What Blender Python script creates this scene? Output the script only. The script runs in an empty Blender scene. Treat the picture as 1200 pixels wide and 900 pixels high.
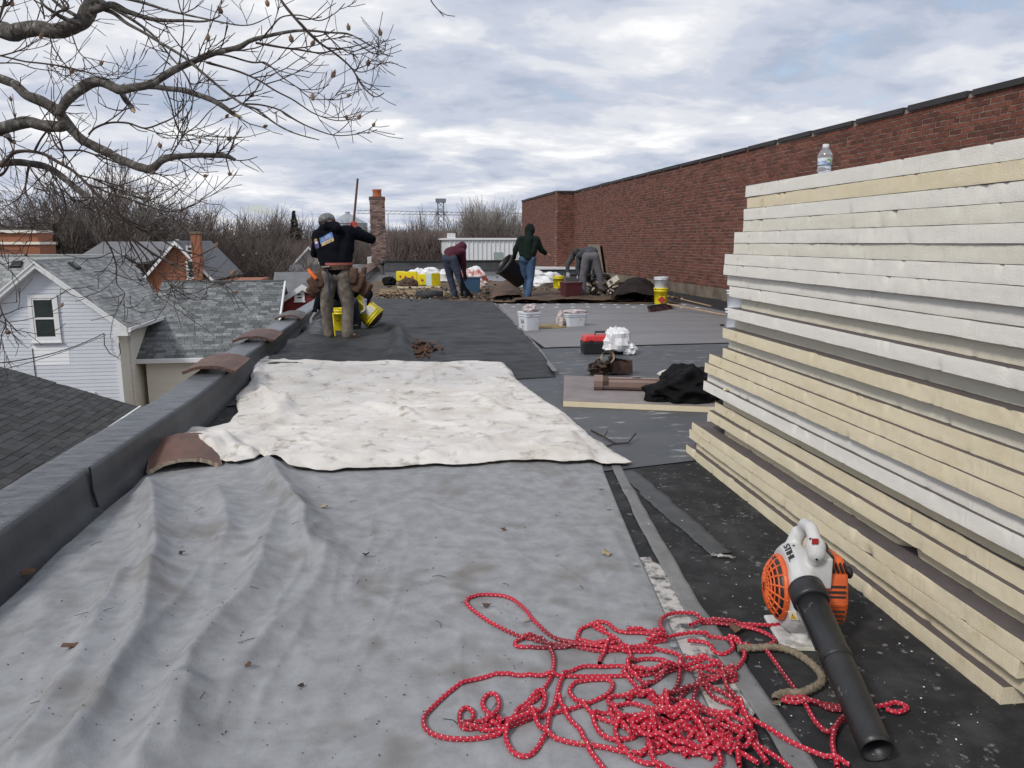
import bpy, math, random
import numpy as np
from math import radians as R, pi, sin, cos
from mathutils import Vector as V, Matrix, Quaternion, Euler, noise as mn
random.seed(7); rng = np.random.default_rng(7)
sc = bpy.context.scene; COL = sc.collection

# ------------------------------------------------------------------ camera
F, H, HY, VX = 900., 1.3, 284., 452.
PITCH = math.atan((450-HY)/F)
YAW = math.atan((600-VX)/(F*cos(PITCH)+(450-HY)*sin(PITCH)))
CY, SY = cos(YAW), sin(YAW)
cd = bpy.data.cameras.new('camera'); cam = bpy.data.objects.new('camera', cd); COL.objects.link(cam)
cd.sensor_width = 36; cd.lens = F/1200*36; cd.clip_start = .05; cd.clip_end = 5000
cam.location = (0, 0, H); cam.rotation_euler = (pi/2-PITCH, 0, -YAW); sc.camera = cam

# ------------------------------------------------------------------ sky, sun, exposure
SUN_EL, SUN_AZ = R(42), R(232)      # azimuth clockwise from +Y: behind the camera, a little to its left
w = bpy.data.worlds.new('World'); sc.world = w; w.use_nodes = True
nt = w.node_tree; N = nt.nodes; L = nt.links; N.clear()
def nd(t, **k):
    n = N.new(t)
    for a, b in k.items(): setattr(n, a, b)
    return n
out = nd('ShaderNodeOutputWorld'); bg = nd('ShaderNodeBackground'); bg.inputs[1].default_value = .1
sky = nd('ShaderNodeTexSky', sky_type='NISHITA', sun_disc=False, sun_elevation=SUN_EL, sun_rotation=SUN_AZ, air_density=1.0, dust_density=1.5)
tc = nd('ShaderNodeTexCoord'); sx = nd('ShaderNodeSeparateXYZ'); L.new(tc.outputs['Generated'], sx.inputs[0])
def mth(op, a, b=None, c=None, clamp=False):
    n = nd('ShaderNodeMath', operation=op, use_clamp=clamp)
    for i, q in enumerate((a, b, c)):
        if q is None: continue
        if isinstance(q, (int, float)): n.inputs[i].default_value = q
        else: L.new(q, n.inputs[i])
    return n.outputs[0]
den = mth('ADD', mth('MAXIMUM', sx.outputs[2], 0.0), .16)
cx = nd('ShaderNodeCombineXYZ'); L.new(mth('DIVIDE', sx.outputs[0], den), cx.inputs[0]); L.new(mth('DIVIDE', sx.outputs[1], den), cx.inputs[1])
mp = nd('ShaderNodeMapping'); L.new(cx.outputs[0], mp.inputs[0]); mp.inputs['Rotation'].default_value = (0, 0, R(-20)); mp.inputs['Scale'].default_value = (.72, .82, 1); mp.inputs['Location'].default_value = (1.3, .4, 0)
def nz(scale, detail, rough, dist=0, src=None):
    n = nd('ShaderNodeTexNoise'); n.inputs['Scale'].default_value = scale; n.inputs['Detail'].default_value = detail
    n.inputs['Roughness'].default_value = rough; n.inputs['Distortion'].default_value = dist; L.new(src or mp.outputs[0], n.inputs['Vector']); return n.outputs[0]
def ramp(src, stops):
    r = nd('ShaderNodeValToRGB'); L.new(src, r.inputs[0]); e = r.color_ramp.elements
    while len(e) < len(stops): e.new(.5)
    for q, (p, c) in zip(e, stops): q.position = p; q.color = (*c, 1)
    r.color_ramp.interpolation = 'EASE'; return r.outputs[0]
n1 = nz(1.9, 7, .55, .25); n2 = nz(5.2, 5, .55, .3); n3 = nz(.7, 3, .5)
shade = mth('ADD', mth('MULTIPLY', n1, .62), mth('ADD', mth('MULTIPLY', n2, .2), mth('MULTIPLY', n3, .18)))
cc = ramp(shade, [(.40, (3.9, 4.5, 5.7)), (.48, (5.4, 5.8, 6.8)), (.54, (7.0, 7.2, 7.7)), (.61, (9.2, 9.2, 9.3))])
gap = ramp(n1, [(.30, (1, 1, 1)), (.40, (0, 0, 0))])
mx = nd('ShaderNodeMix', data_type='RGBA'); L.new(mth('MULTIPLY', gap, .55), mx.inputs['Factor']); L.new(cc, mx.inputs[6])
sk2 = nd('ShaderNodeMix', data_type='RGBA', blend_type='MULTIPLY'); sk2.inputs['Factor'].default_value = 1; L.new(sky.outputs[0], sk2.inputs[6]); sk2.inputs[7].default_value = (1.6, 1.5, 1.4, 1)
L.new(sk2.outputs[2], mx.inputs[7])
L.new(mx.outputs[2], bg.inputs[0]); L.new(bg.outputs[0], out.inputs[0])
sd = bpy.data.lights.new('sun', 'SUN'); sun = bpy.data.objects.new('sun', sd); COL.objects.link(sun)
sd.energy = 2.0; sd.angle = R(10); sd.color = (1, .95, .88)
dv = V((sin(SUN_AZ)*cos(SUN_EL), cos(SUN_AZ)*cos(SUN_EL), sin(SUN_EL)))
sun.rotation_euler = dv.to_track_quat('Z', 'Y').to_euler()
sc.view_settings.view_transform = 'Standard'; sc.view_settings.look = 'None'; sc.view_settings.exposure = 0.14; sc.view_settings.gamma = 1

# ------------------------------------------------------------------ measuring helpers (photo pixel -> place)
def ray(x, y):
    rx, up = x-600, 450-y
    f = F*cos(PITCH)+up*sin(PITCH); z = -F*sin(PITCH)+up*cos(PITCH)
    return V((rx*CY+f*SY, -rx*SY+f*CY, z))
CAM = V((0, 0, H))
def at(x, y, z=0.): r = ray(x, y); return CAM+r*((z-H)/r.z)
def onY(x, y, Y): r = ray(x, y); return CAM+r*(Y/r.y)
def onX(x, y, X): r = ray(x, y); return CAM+r*(X/r.x)
def far(x, y, d): return CAM+ray(x, y)*(d/F)
def proj(P):
    X, Y, Z = P[0], P[1], P[2]-H
    rt = X*CY-Y*SY; f = X*SY+Y*CY; dep = f*cos(PITCH)-Z*sin(PITCH); up = f*sin(PITCH)+Z*cos(PITCH)
    return 600+F*rt/dep, 450-F*up/dep, dep

# ------------------------------------------------------------------ materials
MATS = {}
def M(name, col, rough=.75, var=.2, scale=6., bump=0., bscale=60., col2=None, rnd=0., metal=0., spec=.5, detail=5., tint=False,
      c3=None, s3=30., t3=(.62, .68), coord='Object', sq=(1, 1, 1), trans=0., sheen=0., lo=.35, hi=.65, emit=0, wr=0., wrs=7., wrq=(1, 1, 1)):
    if name in MATS: return MATS[name]
    m = bpy.data.materials.new(name); m.use_nodes = True; n = m.node_tree.nodes; l = m.node_tree.links
    b = n['Principled BSDF']; b.inputs['Roughness'].default_value = rough; b.inputs['Metallic'].default_value = metal
    b.inputs['Specular IOR Level'].default_value = spec
    if trans: b.inputs['Transmission Weight'].default_value = trans
    if sheen: b.inputs['Sheen Weight'].default_value = sheen
    t = n.new('ShaderNodeTexCoord'); mpn = n.new('ShaderNodeMapping'); mpn.inputs['Scale'].default_value = sq; l.new(t.outputs[coord], mpn.inputs[0])
    def noise(s, d=detail):
        q = n.new('ShaderNodeTexNoise'); q.inputs['Scale'].default_value = s; q.inputs['Detail'].default_value = d; q.inputs['Roughness'].default_value = .6
        l.new(mpn.outputs[0], q.inputs['Vector']); return q.outputs[0]
    def mr(src, a, bb, c, d):
        q = n.new('ShaderNodeMapRange'); l.new(src, q.inputs[0])
        for i, vv in enumerate((a, bb, c, d)): q.inputs[i+1].default_value = vv
        return q.outputs[0]
    def mix(fac, A, B, bt='MIX'):
        q = n.new('ShaderNodeMix'); q.data_type = 'RGBA'; q.blend_type = bt
        for s, idx in ((fac, 0), (A, 6), (B, 7)):
            if isinstance(s, tuple): q.inputs[idx].default_value = (*s, 1)[:4]
            elif isinstance(s, (int, float)): q.inputs[idx].default_value = s
            else: l.new(s, q.inputs[idx])
        return q.outputs[2]
    c2 = col2 or tuple(v*(1-var) for v in col)
    c = mix(mr(noise(scale), lo, hi, 0, 1), col, c2)
    if c3: c = mix(mr(noise(s3, 3), t3[0], t3[1], 0, 1), c, c3)
    if rnd or tint:
        oi = n.new('ShaderNodeObjectInfo'); src = oi.outputs['Random']
        if tint:
            a = n.new('ShaderNodeAttribute'); a.attribute_name = 'tint'
            ad = n.new('ShaderNodeMath'); ad.operation = 'ADD'; l.new(src, ad.inputs[0]); l.new(a.outputs['Fac'], ad.inputs[1])
            fr = n.new('ShaderNodeMath'); fr.operation = 'FRACT'; l.new(ad.outputs[0], fr.inputs[0]); src = fr.outputs[0]
        g = mr(src, 0, 1, 1-rnd, 1+rnd)
        cb = n.new('ShaderNodeCombineColor'); [l.new(g, cb.inputs[i]) for i in range(3)]
        c = mix(1., c, cb.outputs[0], 'MULTIPLY')
    l.new(c, b.inputs['Base Color'])
    if bump:
        bp = n.new('ShaderNodeBump'); bp.inputs['Strength'].default_value = min(1, bump); bp.inputs['Distance'].default_value = .01
        l.new(noise(bscale), bp.inputs['Height']); l.new(bp.outputs[0], b.inputs['Normal'])
        if wr:   # creases: ridged noise as a second, coarser relief
            m2 = n.new('ShaderNodeMapping'); m2.inputs['Scale'].default_value = wrq; l.new(t.outputs[coord], m2.inputs[0])
            q = n.new('ShaderNodeTexNoise'); q.noise_type = 'RIDGED_MULTIFRACTAL'; q.inputs['Scale'].default_value = wrs; q.inputs['Detail'].default_value = 4; q.inputs['Roughness'].default_value = .5; q.inputs['Distortion'].default_value = .6; l.new(m2.outputs[0], q.inputs['Vector'])
            b2 = n.new('ShaderNodeBump'); b2.inputs['Strength'].default_value = 1; b2.inputs['Distance'].default_value = wr; l.new(q.outputs[0], b2.inputs['Height']); l.new(bp.outputs[0], b2.inputs['Normal']); l.new(b2.outputs[0], b.inputs['Normal'])
    if emit: b.inputs['Emission Strength'].default_value = emit; l.new(c, b.inputs['Emission Color'])
    MATS[name] = m; return m

# ------------------------------------------------------------------ mesh helpers
def tag(o, label=None, cat=None, group=None, kind=None):
    if label: o['label'] = label
    if cat: o['category'] = cat
    if group: o['group'] = group
    if kind: o['kind'] = kind
    return o
def empty(name, loc, rz=0., label=None, cat=None, group=None, kind=None):
    o = bpy.data.objects.new(name, None); COL.objects.link(o); o.location = loc; o.rotation_euler = (0, 0, rz); o.empty_display_size = .1
    return tag(o, label, cat, group, kind)
class MB:
    def __init__(s): s.v = []; s.f = []; s.t = []; s.m = []; s.cur = 0; s.uv = None
    def add(s, vs, fs, tint=0.):
        b = len(s.v); s.v += [tuple(p) for p in vs]; s.f += [tuple(i+b for i in q) for q in fs]; s.t += [tint]*len(vs); s.m += [s.cur]*len(fs); return s
    def box(s, c, size, rot=None, tint=0., taper=1., jit=0.):
        hx, hy, hz = size[0]/2, size[1]/2, size[2]/2; vs = []
        for z in (-1, 1):
            k = taper if z > 0 else 1
            for x, y in ((-1, -1), (1, -1), (1, 1), (-1, 1)): vs.append(V((x*hx*k+random.uniform(-jit, jit), y*hy*k+random.uniform(-jit, jit), z*hz+random.uniform(-jit, jit))))
        if rot is not None: vs = [rot @ p for p in vs]
        return s.add([p+V(c) for p in vs], [(3, 2, 1, 0), (4, 5, 6, 7), (0, 1, 5, 4), (1, 2, 6, 5), (2, 3, 7, 6), (3, 0, 4, 7)], tint)
    def tube(s, pts, rad, n=8, cap=True, tint=0.):
        pts = [V(p) for p in pts]; rad = [rad]*len(pts) if isinstance(rad, (int, float)) else list(rad); vs = []; up = None
        for i, p in enumerate(pts):
            d = (pts[min(i+1, len(pts)-1)]-pts[max(i-1, 0)])
            d = d.normalized() if d.length > 1e-9 else V((0, 0, 1))
            if up is None: up = d.orthogonal().normalized()
            else:
                up = up-d*up.dot(d); up = up.normalized() if up.length > 1e-6 else d.orthogonal().normalized()
            sd = d.cross(up)
            for k in range(n): a = 2*pi*k/n; vs.append(p+(up*cos(a)+sd*sin(a))*rad[i])
        fs = [(i*n+k, i*n+(k+1) % n, (i+1)*n+(k+1) % n, (i+1)*n+k) for i in range(len(pts)-1) for k in range(n)]
        if cap: fs += [tuple(range(n))[::-1], tuple((len(pts)-1)*n+k for k in range(n))]
        return s.add(vs, fs, tint)
    def lathe(s, prof, n=24, c=(0, 0, 0), mat=None, cap0=True, cap1=True):
        c = V(c); vs = []
        for r, z in prof:
            for k in range(n): a = 2*pi*k/n; p = V((r*cos(a), r*sin(a), z)); vs.append((mat @ p if mat else p)+c)
        m = len(prof); fs = [(i*n+k, i*n+(k+1) % n, (i+1)*n+(k+1) % n, (i+1)*n+k) for i in range(m-1) for k in range(n)]
        if cap0: fs.append(tuple(range(n))[::-1])
        if cap1: fs.append(tuple((m-1)*n+k for k in range(n)))
        return s.add(vs, fs)
    def ball(s, c, r, n=10, sc3=(1, 1, 1), rot=None):
        c = V(c); prof = [(max(1e-4, sin(pi*i/n)), -cos(pi*i/n)) for i in range(n+1)]; vs = []; m = 2*n
        for rr, z in prof:
            for k in range(m):
                a = 2*pi*k/m; p = V((rr*cos(a)*r*sc3[0], rr*sin(a)*r*sc3[1], z*r*sc3[2])); vs.append((rot @ p if rot else p)+c)
        return s.add(vs, [(i*m+k, i*m+(k+1) % m, (i+1)*m+(k+1) % m, (i+1)*m+k) for i in range(n) for k in range(m)])
    def cap(s, a, ra, b, rb, n=7):
        s.tube([a, b], [ra, rb], 12); s.ball(a, ra, n); s.ball(b, rb, n); return s
    def prism(s, poly, d, mat=None):      # polygon (list of V), extruded by vector d
        n = len(poly); d = V(d); return s.add([V(p) for p in poly]+[V(p)+d for p in poly], [tuple(range(n))[::-1], tuple(range(n, 2*n))]+[(i, (i+1) % n, n+(i+1) % n, n+i) for i in range(n)])
    def build(s, name, mats, parent=None, smooth=False, center=True, label=None, cat=None, group=None, kind=None, mods=None):
        if not isinstance(mats, (list, tuple)): mats = [mats]
        me = bpy.data.meshes.new(name); off = V((0, 0, 0)); vs = s.v
        if center and parent is None and vs:
            a = np.array(vs); lo, hi = a.min(0), a.max(0); off = V(((lo[0]+hi[0])/2, (lo[1]+hi[1])/2, lo[2])); vs = (a-np.array(off)).tolist()
        me.from_pydata(vs, [], s.f)
        for m in mats: me.materials.append(m)
        if any(s.m): me.polygons.foreach_set('material_index', s.m)
        if any(s.t): at_ = me.attributes.new('tint', 'FLOAT', 'POINT'); at_.data.foreach_set('value', s.t)
        if smooth: me.polygons.foreach_set('use_smooth', [True]*len(me.polygons))
        me.update()
        o = bpy.data.objects.new(name, me); COL.objects.link(o); o.location = off
        if parent: o.parent = parent
        tag(o, label, cat, group, kind)
        return o
def bevel(o, wd=.004, seg=2):
    m = o.modifiers.new('bevel', 'BEVEL'); m.width = wd; m.segments = seg; m.limit_method = 'ANGLE'; return o
def copy_tree(o, parent=None):
    c = o.copy(); COL.objects.link(c); c.parent = parent
    for ch in list(o.children): copy_tree(ch, c)
    return c
def fuse(mb, name, mats, parent, vox=.01, smooth=3, disp=0., dscale=.08, **k):   # unite overlapping solids into one continuous surface
    o = mb.build(name, mats, parent, smooth=True, **k)
    r = o.modifiers.new('r', 'REMESH'); r.mode = 'VOXEL'; r.voxel_size = vox; r.use_smooth_shade = True
    q = o.modifiers.new('s', 'SMOOTH'); q.iterations = smooth; q.factor = .5
    if disp:
        t = bpy.data.textures.new(name, 'CLOUDS'); t.noise_scale = dscale; t.noise_depth = 2
        d = o.modifiers.new('d', 'DISPLACE'); d.texture = t; d.strength = disp; d.mid_level = .5; d.texture_coords = 'LOCAL'
    dg = bpy.context.evaluated_depsgraph_get(); me = bpy.data.meshes.new_from_object(o.evaluated_get(dg)); o.modifiers.clear(); o.data = me
    if not me.materials:
        me.materials.append(mats)
    return o
def text(s, size, mat, name='lettering', parent=None, loc=(0, 0, 0), rot=None, ext=.0006, label=None):
    c = bpy.data.curves.new(name, 'FONT'); c.body = s; c.size = size; c.align_x = 'CENTER'; c.align_y = 'CENTER'; c.extrude = ext
    t = bpy.data.objects.new(name, c); COL.objects.link(t); dg = bpy.context.evaluated_depsgraph_get()
    me = bpy.data.meshes.new_from_object(t.evaluated_get(dg)); bpy.data.objects.remove(t); me.materials.clear(); me.materials.append(mat)
    o = bpy.data.objects.new(name, me); COL.objects.link(o); o.parent = parent; o.matrix_local = Matrix.Translation(loc) @ (rot.to_4x4() if rot else Matrix())
    return o
def frame(nrm, up=V((0, 0, 1))):    # rotation whose Z is nrm, Y near up
    z = V(nrm).normalized(); x = V(up).cross(z).normalized(); y = z.cross(x); return Matrix((x, y, z)).transposed()

# numpy noise
_P = rng.random((256, 256))
def vn(x, y, s=0):
    x = np.asarray(x, float)+s*17.3; y = np.asarray(y, float)+s*9.7; xi = np.floor(x).astype(int); yi = np.floor(y).astype(int); fx = x-xi; fy = y-yi
    fx = fx*fx*(3-2*fx); fy = fy*fy*(3-2*fy); g = lambda a, b: _P[a % 256, b % 256]
    return (g(xi, yi)*(1-fx)+g(xi+1, yi)*fx)*(1-fy)+(g(xi, yi+1)*(1-fx)+g(xi+1, yi+1)*fx)*fy
def fbm(x, y, o=4, s=0): return sum(vn(x*2**i, y*2**i, s+i)*.5**i for i in range(o))/sum(.5**i for i in range(o))
def ridged(x, y, o=3, s=0): return sum((1-abs(2*vn(x*2**i, y*2**i, s+i)-1))*.5**i for i in range(o))/sum(.5**i for i in range(o))
def crump(X, Y, seed, freq=1., k=7, aniso=(1., 1.), ang=0., spread=3.14):   # stiff creases: folded flat facets
    r = random.Random(seed); h = 0*X
    for i in range(k):
        a = ang+r.uniform(-spread/2, spread/2); f = freq*r.uniform(.6, 1.8); wv = .35*(fbm(X*.9*freq, Y*.9*freq, 3, seed+i)-.5)*2; t = (X*aniso[0]*cos(a)+Y*aniso[1]*sin(a))*f+wv+r.random()*9; tri = np.abs((t % 1)-.5)*2
        h = h+tri*np.clip((fbm(X*.8*freq, Y*.8*freq, 2, seed+20+i)-.38)*4, 0, 1)/f
    return h/k
def resample(pl, n):
    p = np.array([list(q)[:2] for q in pl], float); d = np.r_[0, np.cumsum(np.linalg.norm(np.diff(p, axis=0), axis=1))]; t = np.linspace(0, d[-1], n)
    return np.c_[np.interp(t, d, p[:, 0]), np.interp(t, d, p[:, 1])]
def pix(pl, z=0.): return [tuple(at(x, y, z)) for x, y in pl]
def coons(top, right, bottom, left, nu, nv):   # top: left->right, bottom: left->right, left/right: top->bottom
    T, B = resample(top, nu), resample(bottom, nu); Lf, Rt = resample(left, nv), resample(right, nv)
    u = np.linspace(0, 1, nu)[None, :, None]; v = np.linspace(0, 1, nv)[:, None, None]
    return (1-v)*T[None]+v*B[None]+(1-u)*Lf[:, None]+u*Rt[:, None]-((1-u)*(1-v)*T[0]+u*(1-v)*T[-1]+(1-u)*v*B[0]+u*v*B[-1])
def sheet(name, G, h, mats, thick=.0025, **k):    # G (nv,nu,2), h same grid
    nv, nu = G.shape[:2]; b = MB(); b.v = np.c_[G.reshape(-1, 2), h.reshape(-1)].tolist(); b.t = [0.]*len(b.v)
    i = np.arange(nv-1)[:, None]*nu+np.arange(nu-1)[None]; i = i.reshape(-1)
    b.f = np.c_[i, i+nu, i+nu+1, i+1].tolist(); b.m = [0]*len(b.f)
    o = b.build(name, mats, smooth=True, **k)
    if thick: m = o.modifiers.new('thick', 'SOLIDIFY'); m.thickness = thick; m.offset = 1
    return o
def polydist(X, Y, pl):      # distance to polyline, param 0..1 along it, signed side
    p = np.array([list(q)[:2] for q in pl]); best = np.full(X.shape, 1e9); tt = np.zeros(X.shape); sg = np.zeros(X.shape)
    sl = np.linalg.norm(np.diff(p, axis=0), axis=1); cum = np.r_[0, np.cumsum(sl)]; tot = cum[-1]
    for i in range(len(p)-1):
        a, b_ = p[i], p[i+1]; d = b_-a; l2 = (d**2).sum(); t = np.clip(((X-a[0])*d[0]+(Y-a[1])*d[1])/l2, 0, 1)
        ex = X-a[0]-t*d[0]; ey = Y-a[1]-t*d[1]; q = np.hypot(ex, ey); m = q < best
        best = np.where(m, q, best); tt = np.where(m, (cum[i]+t*sl[i])/tot, tt); sg = np.where(m, np.sign(d[0]*ey-d[1]*ex), sg)
    return best, tt, sg

# ================================================================== SETTING
GZ = -5.6
m_ground = M('dormant_grass', (.13, .115, .07), .95, .4, .25, 0, col2=(.17, .15, .12))
m_deck = M('roof_membrane_black', (.024, .0245, .026), .8, .3, 7., .5, 200., c3=(.21, .21, .205), s3=30., t3=(.62, .73), col2=(.060, .061, .063), spec=.22, detail=12, lo=.45, hi=.75)
m_deck2 = M('weathered_membrane', (.062, .067, .074), .6, .3, 2.0, .3, 120., c3=(.34, .35, .35), s3=7., t3=(.60, .74), detail=9, col2=(.085, .09, .098), sq=(.5, 1.6, 1))
m_grey = M('grey_membrane', (.205, .198, .20), .6, .15, 1.5, .12, 60., col2=(.15, .148, .152), sq=(.35, 1.4, 1))
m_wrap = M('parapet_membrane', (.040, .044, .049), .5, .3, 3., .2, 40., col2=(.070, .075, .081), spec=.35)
m_wraptop = M('parapet_membrane_top', (.12, .125, .135), .30, .3, 9., .7, 22., col2=(.04, .044, .05), c3=(.42, .43, .44), s3=90., t3=(.64, .7), sq=(.6, 2.2, 1), wr=.006, wrs=3.5, wrq=(.8, 3., 1))  # highlight of the top painted in: paler than the side, with flecks
m_tarp = M('grey_tarp_cloth', (.292, .300, .312), .85, .2, 13.0, .22, 160., lo=.36, hi=.68, col2=(.205, .211, .220), c3=(.165, .153, .142), s3=3.4, t3=(.54, .74), detail=12, wr=.004, wrs=3.2, wrq=(1.3, .8, 1))
m_canvas = M('canvas', (.67, .645, .61), .9, .12, 3., .4, 180., col2=(.57, .53, .48), lo=.44, hi=.66, c3=(.26, .225, .19), s3=8., t3=(.56, .76), detail=12, wr=.010, wrs=2.6, wrq=(.8, 1.8, 1))
m_felt = M('black_underlayment', (.050, .053, .057), .62, .3, 5., .5, 40., col2=(.024, .025, .027), spec=.22, wr=.022, wrs=2.2, wrq=(.45, 2.6, 1))
m_brick = M('brick', (.178, .058, .033), .9, .4, 22., .4, 150., col2=(.092, .034, .026), rnd=.36, tint=True, lo=.3, hi=.7)
m_mortar = M('mortar', (.31, .25, .21), .95, .35, 14., .3, 100.)
m_conc = M('concrete', (.20, .165, .125), .95, .45, 3., .4, 60., col2=(.10, .08, .06))
m_coping = M('coping_metal', (.035, .03, .03), .6, .3, 3.)
m_white = M('white_paint', (.74, .75, .77), .6, .06, 3.)
m_flat = M('white_metal', (.70, .72, .74), .5, .05, 2.)
m_tar = M('tar', (.012, .012, .013), .7, .5, 8., .8, 30.)
m_clay = M('clay_tile', (.155, .078, .056), .6, .35, 9., .5, 60., col2=(.10, .055, .042), rnd=.15)
m_claycut = M('clay_broken', (.42, .34, .27), .95, .3, 40., .6, 90.)
m_dark = M('black_plastic', (.016, .016, .017), .42, .2, 6., .1)
m_glass = M('window_glass', (.03, .045, .045), .08, .3, 2.)
m_siding = M('pale_siding', (.60, .635, .70), .65, .06, 1.5, .05, 20., rnd=.03)  # blue cast paints the front gable's shade into the white boards
m_cream = M('cream_siding', (.80, .76, .68), .65, .06, 1.5, 0, rnd=.03)
m_patch = M('new_siding', (.80, .82, .86), .6, .04, 2.)
m_trim = M('weathered_trim', (.72, .74, .76), .7, .2, 10., 0, col2=(.42, .42, .42), lo=.5, hi=.8)
m_shd = M('dark_shingle', (.062, .062, .064), .95, .3, 26., .5, 200., rnd=.32, tint=True, c3=(.13, .13, .125), s3=2.2, t3=(.6, .75))
m_shl = M('grey_shingle', (.33, .345, .34), .95, .25, 18., .4, 200., rnd=.30, tint=True, col2=(.22, .23, .23))
m_shm = M('slate_grey_shingle', (.17, .18, .185), .95, .25, 18., .4, 200., rnd=.42, tint=True, col2=(.11, .12, .125), c3=(.22, .23, .225), s3=2.5, t3=(.55, .7))
m_bark = M('bark', (.11, .10, .09), .95, .5, 30., .8, 60., col2=(.05, .043, .038), c3=(.25, .25, .235), s3=14., t3=(.55, .7))
m_twig = M('twig_bark', (.052, .036, .030), .9, .3, 20.)
m_bud = M('dry_pod', (.23, .15, .105), .9, .3, 60., rnd=.3)
m_wood = M('raw_wood', (.42, .30, .18), .8, .25, 9., .2, 60.)

# ground to the horizon
g = MB(); g.add([(-1500, -300, GZ), (1500, -300, GZ), (1500, 2500, GZ), (-1500, 2500, GZ)], [(0, 1, 2, 3)])
g.build('ground', m_ground, kind='structure')
rd = MB(); rd.add([(-60, 62, GZ+.004), (60, 62, GZ+.004), (60, 69, GZ+.004), (-60, 69, GZ+.004)], [(0, 1, 2, 3)])
rd.build('road', M('asphalt', (.06, .06, .062), .85, .2, 1.), kind='structure')

# our building under the roof
PB = [(-1.62, -2.0)]+[tuple(at(x, y))[:2] for x, y in [(0, 698), (108, 602), (160, 559), (233, 501), (269, 466)]]+[(-1.36, 7.6), (-1.30, 9.7), (-1.17, 14.2), (-.98, 20.), (-.55, 34.5)]
YE = 35.0      # far parapet
WX, WT, WC = 6.9, 3.03, .36
deck = MB()
dx = [(x, y) for x, y in PB]
poly = [(x-.2, y) for x, y in PB]+[(-.75, YE+.3), (8., YE+.3), (8., -2.)]
deck.add([(x, y, 0) for x, y in poly]+[(x, y, -.35) for x, y in poly], [tuple(range(len(poly)))[::-1]]+[(i, (i+1) % len(poly), len(poly)+(i+1) % len(poly), len(poly)+i) for i in range(len(poly))])
deck.build('roof_deck', m_deck, kind='structure')
bd = empty('low_building', (2, 15, GZ), 0, 'long low brick building carrying the flat roof the crew works on', 'building')
bm_ = MB(); pl2 = [(x-.16, y) for x, y in PB]+[(-.7, YE+.25), (7.9, YE+.25), (7.9, -1.9)]
bm_.prism([V((x-2, y-15, 0)) for x, y in pl2], (0, 0, -GZ-.352)); bm_.build('wall', m_conc, bd)

# parapet on the left: membrane wrapped kerb, two lengths that meet in a lapped seam
par = empty('parapet', (-1.5, 5, 0), 0, 'low black membrane-wrapped parapet running along the left roof edge', 'parapet')
def path_at(pl, y):
    for a, b in zip(pl, pl[1:]):
        if y <= b[1]: t = (y-a[1])/(b[1]-a[1]); return a[0]+(b[0]-a[0])*t
    return pl[-1][0]
def parapet_len(y0, y1, lift=0.):
    ys = list(np.arange(y0, y1, .045))+[y1]; prof = 15; vs = []; top = MB(); side = MB()
    for y in ys:
        x = path_at(PB, y); yy = y; wdt = .245; h = .222+.006*mn.noise(V((0, y*.8, 1)))+lift; bump = 0
        if 7.0 < y < 8.3: bump = .05*sin((y-7.0)/1.3*pi)
        row = [(x+.06+bump, .004), (x+.014+bump, .045), (x+.004+bump*.8, .12), (x-.001, h-.02), (x-.012, h)]
        for k in range(1, 9): row.append((x-.012-wdt*k/8, h+.003*mn.noise(V((k*.25, y*7, 5)))+.002*mn.noise(V((k*1.2, y*16, 2)))))
        row += [(x-wdt-.022, h-.02), (x-wdt-.024, -.12)]
        vs.append([(a+.002*mn.noise(V((a*3, yy*2.5, b*4)))+lift-( -1.5), yy-5, b) for a, b in row])
    for mb_, (i0, i1) in ((side, (0, 4)), (top, (4, 14))):
        n = i1-i0+1
        for r in vs: mb_.v += r[i0:i1+1]; mb_.t += [0]*n
        mb_.f = [(i*n+k, (i+1)*n+k, (i+1)*n+k+1, i*n+k+1) for i in range(len(vs)-1) for k in range(n-1)]; mb_.m = [0]*len(mb_.f)
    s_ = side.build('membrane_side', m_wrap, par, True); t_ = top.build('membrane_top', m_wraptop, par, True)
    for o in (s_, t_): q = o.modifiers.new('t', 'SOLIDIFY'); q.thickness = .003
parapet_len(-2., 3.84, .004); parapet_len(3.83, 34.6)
sm = MB(); xs = path_at(PB, 3.84)
sm.tube([(xs+1.5+.011, 3.842-5, .235), (xs+1.5+.014, 3.842-5, .12), (xs+1.5+.03, 3.846-5, .03)], .006, 6); sm.build('seam', m_tar, par)

# far parapet
fp = empty('far_parapet', (3, YE, 0), 0, 'black membrane parapet closing the far end of the roof', 'parapet')
b = MB(); nx = 60
for i in range(nx+1):
    x = -3.3+i*(6.55)/nx; q = .05*mn.noise(V((x*.9, 3, 0)))+.02*mn.noise(V((x*3, 1, 0)))
    for (dy, z) in ((-.55, .006), (-.22+q, .06), (-.12+q, .25+q*.4), (-.1, .44)): b.v.append((x, dy, z)); b.t.append(0)
b.f = [(i*4+k, i*4+4+k, i*4+5+k, i*4+k+1) for i in range(nx) for k in range(3)]; b.m = [0]*len(b.f)
b.build('membrane_face', M('drooping_membrane', (.045, .048, .052), .5, .4, 2., .4, 10.), fp, True)
b = MB().box((0, .08, .47), (6.7, .42, .07)); b.build('coping', m_tar, fp)
b = MB().box((0, .1, .2), (6.6, .3, .45)); b.build('kerb', m_conc, fp)

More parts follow.
